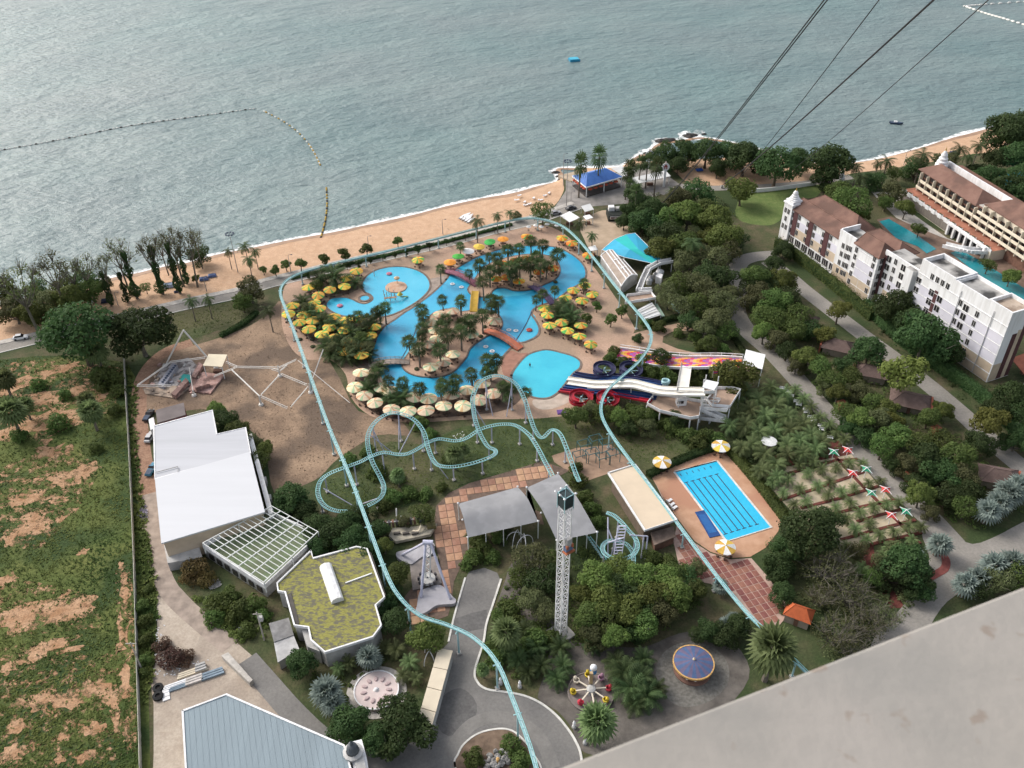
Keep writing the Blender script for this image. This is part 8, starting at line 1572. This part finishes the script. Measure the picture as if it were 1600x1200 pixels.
# round emblem signs by the sheds
for x, y, yt, lb in ((1037, 292, 262, 'round white emblem sign with red mark in front of the beach shed'), (1013, 262, 241, 'round white emblem sign with red mark behind the beach palms')):
    B1 = G(x, y); h = 1
    while h < 25:
        h += 0.3; v = Vector((B1.x, B1.y, h))-CAMP
        if 600-FPX*v.dot(UPV)/v.dot(FWD) <= yt: break
    root = thing('emblem_sign', lb, 'sign', (B1.x, B1.y, 0), 0.1, 'round emblem signs'); MB().box((0, 0, h*0.42), (0.9, 0.5, h*0.84)).build('pylon', mWall, root, local=True)
    disc = MB().lathe((0, 0, 0), [(0.02, 0.18), (1.6, 0.16), (1.6, -0.16), (0.02, -0.18)], 18); disc.v = [(a_, -c_, h+b_) for a_, b_, c_ in disc.v]; disc.build('disc', mWall, root, local=True)
    mk = MB(); mk.add([(-0.85, -0.24, h+0.1), (0, -0.24, h+1.3), (0.85, -0.24, h+0.1)], [(0, 2, 1)]); mk.box((-0.45, -0.25, h-0.35), (0.28, 0.06, 0.9)); mk.box((0.45, -0.25, h-0.35), (0.28, 0.06, 0.9)); mk.box((0, -0.26, h-0.3), (0.9, 0.06, 0.2)); mk.build('emblem', M('emblem_red', (0.30, 0.05, 0.045), 0.7), root, local=True)
    cp = MB().lathe((0, 0, h+1.6), [(0.5, 0), (0.35, 0.3), (0.05, 0.9)], 8); cp.build('finial', M('emblem_pale', (0.6, 0.5, 0.45), 0.7), root, local=True)
# ------------------------------------------------------------------ vehicles
mTyre = M('tyre', (0.02, 0.02, 0.02), 0.9)
def vehicle(x, y, ang, label, col, kind='car', L=4.4):
    g = G(x, y, 0.6); root = thing({'car': 'parked_car', 'truck': 'pickup_truck'}[kind], label, 'car' if kind == 'car' else 'truck', (g.x, g.y, 0.06), ang); W2 = 0.88
    pm = M('car_paint_%s' % label.split()[0], col, 0.3, var=0.03, spec=0.5); s = L/4.4
    sec = [(-2.2, 0.35, 0.78), (-2.1, 0.3, 0.95), (-1.0, 0.28, 1.0), (0.9, 0.28, 0.98), (1.9, 0.3, 0.88), (2.2, 0.38, 0.7)]; vs = []
    for px_, zb, zt in sec:
        k = 0.9 if abs(px_) > 2.0 else 1.0; vs += [(px_*s, -W2*k, zb), (px_*s, W2*k, zb), (px_*s, W2*k, zt*.85), (px_*s, W2*0.9*k, zt), (px_*s, -W2*0.9*k, zt), (px_*s, -W2*k, zt*.85)]
    b = MB(); b.add(vs, [(i*6+k, (i+1)*6+k, (i+1)*6+(k+1) % 6, i*6+(k+1) % 6) for i in range(5) for k in range(6)]+[(0, 1, 2, 3, 4, 5), (35, 34, 33, 32, 31, 30)]); b.build('body', pm, root, local=True)
    c0, c1 = (-1.7, 1.0) if kind == 'car' else (-0.3, 1.0); cab = MB(); A1 = [(c0*s, -0.78, 0.95), (c1*s, -0.78, 0.95), (c1*s, 0.78, 0.95), (c0*s, 0.78, 0.95), ((c0+0.45)*s, -0.62, 1.5), ((c1-0.65)*s, -0.62, 1.5), ((c1-0.65)*s, 0.62, 1.5), ((c0+0.45)*s, 0.62, 1.5)]
    cab.add(A1, [(0, 1, 5, 4), (1, 2, 6, 5), (2, 3, 7, 6), (3, 0, 4, 7)]); cab.build('windows', mGlass, root, local=True); MB().prism([(A1[4][0], -0.62), (A1[5][0], -0.62), (A1[6][0], 0.62), (A1[7][0], 0.62)], 1.49, 1.54).build('roof', pm, root, local=True)
    for i in (-1.35, 1.35):
        for j in (-0.84, 0.84): MB().tube([(i*s, j-0.1, 0.32), (i*s, j+0.1, 0.32)], 0.33, 12).build('wheel', mTyre, root, local=True)
    for j in (-0.6, 0.6): MB().box((2.17*s, j, 0.68), (0.1, 0.3, 0.16)).build('headlight', mWall, root, local=True)
    if kind == 'truck': MB().box((-1.3*s, 0, 1.02), (1.6*s, 1.4, 0.06)).build('cargo_bed', mLine, root, local=True)
vehicle(32, 527, 0.24, 'white car driving on the promenade road at the far left', (0.72, 0.72, 0.72)); vehicle(232, 649, 1.5, 'black pickup truck beside the maroon shed', (0.03, 0.03, 0.032), 'truck', 5.0); vehicle(234, 683, 1.5, 'silver car parked under the white hall eaves', (0.45, 0.45, 0.45)); vehicle(237, 733, 1.45, 'blue pickup truck loaded beside the white hall', (0.05, 0.20, 0.30), 'truck', 5.0)
vehicle(892, 325, 0.5, 'dark car parked by the restaurant plaza', (0.05, 0.05, 0.055)); vehicle(868, 333, 0.45, 'grey car parked north of the monorail', (0.25, 0.25, 0.26))
# ------------------------------------------------------------------ yard clutter
mDrum = mTyre; junk = [(278, 1069, 6.0, 1.0, 0.5, 'white'), (300, 1050, 6.0, 1.2, 0.5, 'cream'), (313, 1043, 2.2, 1.6, 0.9, 'grey'), (332, 1053, 4.5, 1.5, 0.6, 'blue'), (278, 1074, 3.5, 0.8, 0.4, 'blue'), (303, 1062, 3.5, 1.6, 0.6, 'pale'), (259, 1086, 1.4, 2.6, 0.3, 'white')]
jm = {'white': mWall, 'cream': mBooth, 'grey': mGreyW, 'blue': M('junk_blue', (0.20, 0.26, 0.31), 0.7, var=0.2), 'pale': M('junk_pale', (0.52, 0.48, 0.44), 0.8, var=0.2)}
for i, (x, y, a, b, h, c) in enumerate(junk):
    g = G(x, y, h/2); root = thing('stacked_panels', 'stack of %s panels lying in the pale yard%s' % (c, ordl(sorted(q[0]+q[1]*.001 for q in junk).index(x+y*.001), len(junk))), 'panels', (g.x, g.y, 0), 0.42, 'yard junk')
    for k in range(3): MB().box((0.06*k, (k-1)*b*0.33, h*(0.4+0.08*k)), (a*(1-0.06*k), b*0.3, h*(0.8+0.16*k))).build('panel', jm[c], root, local=True)
for i, (x, y) in enumerate(((247, 1075), (247, 1088))):
    g = G(x, y, 0.3); MB().lathe((g.x, g.y, 0), [(0.5, 0.0), (1.05, 0.1), (1.05, 0.6), (0.5, 0.7), (0.45, 0.35)], 14).build('big_tyre', mTyre, label='big black tyre lying by the yard fence'+(', upper one' if i == 0 else ', lower one'), cat='tyre', group='yard tyres')
w0 = [G(x, y, 1.2).to_2d() for x, y in ((346, 1025), (357, 1020), (395, 1063), (390, 1068))]; bw = MB().prism(w0, 0, 1.4).build('broken_wall', mConc, label='broken low wall at the corner of the pale yard', cat='wall')
tufts('yard_litter', [(245, 960), (262, 985), (255, 1000), (300, 1035), (330, 1030), (320, 1045), (270, 1055), (235, 1060), (240, 1010)], 260, 0.15, 0.35, mWall, (), 9)
g = G(222, 800, 0.3); tufts('plastic_heap', [(214, 793), (228, 790), (230, 812), (218, 816)], 160, 0.3, 0.55, M('plastic_junk', (0.20, 0.17, 0.24), 0.7, scale=3, col2=(0.42, 0.40, 0.45)), (), 10)
tufts('rubble_heap', [(318, 912), (340, 905), (346, 915), (330, 922)], 220, 0.2, 0.4, mGreyW, (), 12); tufts('litter', [(372, 980), (388, 975), (388, 990), (375, 996)], 90, 0.2, 0.4, mWall, (), 13)
# ------------------------------------------------------------------ beach things
mTB = M('tent_blue', (0.10, 0.14, 0.27), 0.7, var=0.2, scale=1); mTL = M('tent_pale', (0.33, 0.40, 0.52), 0.7, var=0.2, scale=1); mTN = M('tent_navy', (0.035, 0.04, 0.08), 0.7, var=0.2, scale=1)
tl = [(25, 484, mTL, 22, 'pale blue beach tent under the far left trees'), (165, 468, mTN, 14, 'dark navy beach tent at the foot of the thin tree'), (213, 458, mTN, 10, 'small dark beach tent below the ivy-wrapped trunk'), (263, 444, mTL, 16, 'pale blue beach tent between ivy-wrapped trunks'), (275, 455, mTN, 7, 'tiny dark beach tent near the promenade'), (318, 434, mTB, 13, 'dark blue beach tent on open sand'), (331, 429, mTB, 12, 'blue beach tent nearest the lamp mast'), (1093, 264, M('tent_bright', (0.02, 0.08, 0.33), 0.7), 10, 'bright blue beach tent near the wooded point'), (85, 452, mWall, 16, 'white beach tent among the left trees'), (140, 471, mWall, 9, 'small white beach tent on the sand'), (1490, 237, mTN, 10, 'dark beach tent on the upper right beach')]
for x, y, mt, wp, lb in tl:
    s = wp*mpp(x, y)/2; g = G(x, y, s*0.4); root = thing('beach_tent', lb, 'tent', (g.x, g.y, -0.1), 0.3); z = s*0.75
    A1 = [(-s, -s*.7, 0.1), (s, -s*.7, 0.1), (s, s*.7, 0.1), (-s, s*.7, 0.1), (-s*.55, 0, z), (s*.55, 0, z), (-s*.8, -s*.5, z*.7), (s*.8, -s*.5, z*.7), (s*.8, s*.5, z*.7), (-s*.8, s*.5, z*.7)]
    MB().add(A1, [(6, 7, 5, 4), (8, 9, 4, 5), (7, 8, 5), (9, 6, 4), (0, 1, 7, 6), (1, 2, 8, 7), (2, 3, 9, 8), (3, 0, 6, 9)]).build('cover', mt, root, local=True); MB().bar((-s*.5, 0, z+.04), (s*.5, 0, z+.04), 0.1).build('ridge_pole', mPole, root, local=True)
bs_ = [(723, 338), (727, 340), (731, 342), (735, 344), (729, 336), (733, 338)]
for i, (x, y) in enumerate(sorted(bs_)):
    g = G(x, y, 0.2); root = thing('beach_board', 'long white board in the row lying on the beach'+ordl(i, 6), 'board', (g.x, g.y, -0.1), 0.95, 'white boards on the beach'); mb = MB()
    mb.add([(-2.6, 0, 0.15), (-1.6, 0.5, 0.15), (1.2, 0.55, 0.15), (2.6, 0, 0.25), (1.2, -0.55, 0.15), (-1.6, -0.5, 0.15)]+[(-2.6, 0, 0.35), (-1.6, 0.5, 0.38), (1.2, 0.55, 0.4), (2.6, 0, 0.45), (1.2, -0.55, 0.4), (-1.6, -0.5, 0.38)], [(6, 11, 10, 9, 8, 7)]+[(k, 6+k, 6+(k+1) % 6, (k+1) % 6) for k in range(6)]); mb.build('hull', mWall, root, local=True); MB().box((-2.1, 0, 0.5), (0.5, 0.06, 0.4)).build('fin', mGreyW, root, local=True)
ll = [(808, 312), (820, 315), (828, 318), (822, 320), (834, 309), (852, 305), (858, 301), (845, 312), (812, 305)]
for i, (x, y) in enumerate(sorted(ll)):
    g = G(x, y, 0.2); root = thing('sun_lounger', 'tiny white sun lounger on the beach left of the restaurant'+ordl(i, len(ll)), 'lounger', (g.x, g.y, -0.2), 0.5+0.4*(i % 3), 'beach loungers'); MB().box((0, 0, 0.35), (1.9, 0.7, 0.15)).build('bed', mWall, root, local=True); MB().box((-0.9, 0, 0.6), (0.5, 0.7, 0.4)).build('backrest', mWall, root, local=True)
# ------------------------------------------------------------------ pool toys
g = G(619, 449, 0.1); ki = thing('splash_island', 'round tan splash island with mushroom shade in the kids pool', 'play island', (g.x, g.y, 0)); MB().lathe((0, 0, 0), [(3.7, 0.02), (3.6, 0.35), (0.05, 0.5)], 22).build('island', M('splash_tan', (0.46, 0.26, 0.16), 0.85, scale=0.8, col2=(0.52, 0.37, 0.27)), ki, local=True)
MB().lathe((0.2, 2.2, 0), [(0.12, 0.4), (0.12, 2.4), (1.0, 2.3), (0.9, 2.6), (0.05, 3.0)], 12).build('mushroom', M('mushroom_tan', (0.50, 0.35, 0.2), 0.7), ki, local=True)
ps = thing('play_frame', 'climbing frame with yellow roof and small slide in the kids pool', 'play frame', tuple(G(611, 463, 0.1)))
for k, (x, y) in enumerate(((600, 462), (605, 466), (608, 460), (612, 466), (616, 462), (602, 470), (610, 471), (618, 469))): p = G(x, y); MB().tube([(p.x, p.y, 0.1), (p.x, p.y, 2.2+0.2*(k % 3))], 0.12, 5).build('post', M('play_brown', (0.32, 0.2, 0.13), 0.8) if k % 2 else mGreyW, ps)
p = G(625, 462, 1.2); MB().lathe((p.x, p.y, 0), [(1.0, 1.6), (0.6, 2.2), (0.05, 2.7)], 10).build('roof', M('play_yellow', (0.50, 0.42, 0.08), 0.7), ps); MB().bar(G(626, 464, 1.2), G(637, 463, 0.3), 0.7, 0.15).build('slide', M('play_green', (0.12, 0.22, 0.10), 0.6), ps); MB().bar(G(600, 466, 1.4), G(620, 464, 1.4), 0.9, 0.12).build('platform', MATS['play_brown'], ps)
for i, (x, y, lb) in enumerate(((608, 428, 'pink float toy at the top of the kids pool'), (531, 478, 'pink float toy in the left lobe of the kids pool'), (827, 516, 'red float in the shallow corner of the main pool'))):
    g = G(x, y, 0.2); MB().lathe((g.x, g.y, 0.12), [(0.35, 0.0), (0.9, 0.05), (1.0, 0.3), (0.5, 0.55), (0.1, 0.5)], 10).build('float_toy', M('float_pink', (0.45, 0.16, 0.22), 0.6) if i < 2 else M('float_red', (0.42, 0.07, 0.05), 0.6), label=lb, cat='float')
for i, (x, y) in enumerate(((707, 444), (721, 449), (759, 542), (769, 549), (795, 516), (806, 517))):
    g = G(x, y, 0.15); MB().lathe((g.x, g.y, 0.1), [(0.3, 0.02), (0.75, 0.05), (0.8, 0.2), (0.4, 0.32), (0.3, 0.15)], 10).build('swim_ring', mWall, label='small white swim ring floating in the main pool'+ordl(i, 6), cat='swim ring', group='white swim rings')
g = G(585, 432); MB().tube([(g.x, g.y, 0.1), (g.x, g.y, 2.4)], 0.12, 6).lathe((g.x, g.y, 2.3), [(0.1, 0), (0.3, 0.2), (0.05, 0.5)], 8).build('spray_post', mGreyW, label='thin grey spray post at the left of the kids pool', cat='post')
# rock fountain on the traffic island
g = G(778, 1192, 0.3); fo = thing('rock_fountain', 'mound of grey rocks with a small gold spout on the traffic island', 'fountain', (g.x, g.y, 0)); r = random.Random(9)
for k in range(34):
    a = r.uniform(0, 6.28); q = 2.6*math.sqrt(r.random()); mb = MB(); rock((g.x+q*math.cos(a), g.y+q*math.sin(a), 0.3+0.7*(1-q/2.6)), 0.55, 0.5, 0.5, mb, k); mb.build('rock', M('pale_rock', (0.26, 0.25, 0.235), 0.9, var=0.3, scale=1.5, rand=0.2), fo)
MB().lathe((g.x, g.y, 1.0), [(0.35, 0), (0.2, 0.5), (0.35, 0.7), (0.05, 0.9)], 8).build('spout', mGoldP, fo)
# statues / white figures along the kerbs
for i, (x, y) in enumerate(((782, 1065), (812, 1070), (897, 1133), (914, 1158), (988, 946), (989, 963), (1011, 985), (880, 952))):
    g = G(x, y, 0.8); root = thing('garden_statue', 'small white garden statue near the kerbs and rides'+ordl(sorted([782, 812, 897, 914, 988, 989, 1011, 880]).index(x), 8), 'statue', (g.x, g.y, 0), 0.3*i, 'white garden statues'); MB().lathe((0, 0, 0), [(0.45, 0), (0.45, 0.5), (0.3, 0.6)], 8).build('plinth', mGreyW, root, local=True); MB().lathe((0, 0, 0.6), [(0.28, 0), (0.22, 0.4), (0.32, 0.9), (0.16, 1.15), (0.18, 1.4), (0.03, 1.6)], 8).build('figure', mWall, root, local=True)
# ------------------------------------------------------------------ people (a few pixels tall): one continuous body each
def person_mesh():
    me = bpy.data.meshes.new('person_skeleton'); V = [(0, 0, 0.95), (0, 0, 1.2), (0, 0, 1.42), (0, 0, 1.52), (0, -0.01, 1.66), (0.2, 0, 1.4), (0.27, 0.02, 1.12), (0.29, -0.06, 0.86), (-0.2, 0, 1.4), (-0.27, 0.02, 1.12), (-0.29, -0.06, 0.86), (0.1, 0, 0.9), (0.12, -0.05, 0.5), (0.13, 0.02, 0.08), (0.13, -0.12, 0.03), (-0.1, 0, 0.9), (-0.12, 0.06, 0.5), (-0.14, 0.1, 0.08), (-0.14, -0.04, 0.03)]
    E = [(0, 1), (1, 2), (2, 3), (3, 4), (2, 5), (5, 6), (6, 7), (2, 8), (8, 9), (9, 10), (0, 11), (11, 12), (12, 13), (13, 14), (0, 15), (15, 16), (16, 17), (17, 18)]; R = [.15, .14, .15, .06, .11, .06, .045, .04, .06, .045, .04, .09, .065, .045, .04, .09, .065, .045, .04]
    me.from_pydata(V, E, []); o = bpy.data.objects.new('person_skeleton', me); COL.objects.link(o); sm = o.modifiers.new('skin', 'SKIN'); 
    for i, rr in enumerate(R): me.skin_vertices[0].data[i].radius = (rr, rr)
    me.skin_vertices[0].data[0].use_root = True; o.modifiers.new('sub', 'SUBSURF').levels = 1
    dg = bpy.context.evaluated_depsgraph_get(); out = bpy.data.meshes.new_from_object(o.evaluated_get(dg)); bpy.data.objects.remove(o); out.name = 'person'; return out
try:
    pm0 = person_mesh(); skin = M('skin', (0.32, 0.19, 0.12), 0.6, var=0.05); outfits = [M('shirt_dark', (0.04, 0.045, 0.06), 0.8), M('shirt_pale', (0.5, 0.5, 0.5), 0.8), M('shirt_blue', (0.05, 0.09, 0.22), 0.8)]
    ppl = [(828, 569, 0.1, 'person in dark swimwear standing in the landing pool', 0), (832, 573, 0.1, 'second person in the landing pool beside the first', 2), (823, 545, 0.05, 'person in dark clothes walking on the deck by the orange bridge', 0), (547, 361, -0.6, 'person standing at the water edge of the beach', 1), (262, 469, 0.1, 'person in dark clothes on the western promenade', 0), (1322, 684, 0.06, 'person in dark clothes walking on the garden road', 0), (1427, 765, 0.06, 'person in blue at the side of the garden road', 2), (300, 942, 0.06, 'person in dark clothes on the concrete track', 0), (1228, 558, 0.06, 'person in blue on the garden road by the benches', 2), (1092, 270, 0, 'person in dark clothes beside the bright blue tent', 0), (1160, 802, 0.0, 'swimmer in the lap pool', 0)][:10]
    for i, (x, y, z, lb, k) in enumerate(ppl):
        me = pm0.copy(); me.materials.clear(); me.materials.append(skin); me.materials.append(outfits[k])
        for p in me.polygons: p.material_index = 1 if 0.45 < p.center.z < 1.4 and abs(p.center.x) < 0.26 else 0
        g = G(x, y, z+0.8); o = bpy.data.objects.new('person', me); COL.objects.link(o); o.location = (g.x, g.y, z-(0.5 if 'pool' in lb else 0)); o.rotation_euler = (0, 0, i*1.1); tag(o, lb, 'person', 'people')
        hr = MB().lathe((0, 0, 1.66), [(0.13, 0.0), (0.125, 0.06), (0.08, 0.12), (0.01, 0.14)], 8).build('hair', mLine, o, local=True)
except Exception as ex:
    print('people skipped', ex)
# picnic clutter by the pavilion
for i, (x, y) in enumerate(((1046, 782), (1050, 788), (1054, 793))):
    g = G(x, y, 0.4); root = thing('deck_chairs', 'white deck chairs beside the beige pavilion'+ordl(i, 3), 'chair', (g.x, g.y, 0.05), 0.7, 'white deck chairs')
    MB().box((0, 0, 0.35), (1.7, 0.7, 0.12)).build('seat', mWall, root, local=True); MB().box((-0.8, 0, 0.65), (0.2, 0.7, 0.6)).build('backrest', mWall, root, local=True); [MB().box((a_, b_, 0.15), (0.08, 0.08, 0.3)).build('leg', mWall, root, local=True) for a_ in (-0.7, 0.7) for b_ in (-0.28, 0.28)]
g = G(879, 643, 0.3); MB().box((g.x, g.y, 0.15), (3.0, 1.8, 0.3), 0.1).box((g.x, g.y, 0.36), (2.6, 1.4, 0.12), 0.1).build('purple_mat', M('purple_mat', (0.13, 0.06, 0.22), 0.7, var=0.1), label='purple mat lying below the red spiral slides', cat='mat')
# drop prototypes that no placement used
for k, lst in list(PROTO.items()):
    for pr_ in lst:
        if not USED.get(pr_[0].name):
            for ch in KIDS[pr_[0].name]: bpy.data.objects.remove(ch)
            bpy.data.objects.remove(pr_[0])
for k, lst in UP.items():
    for o in lst:
        if not USED.get(o.name):
            for ch in KIDS[o.name]: bpy.data.objects.remove(ch)
            bpy.data.objects.remove(o)
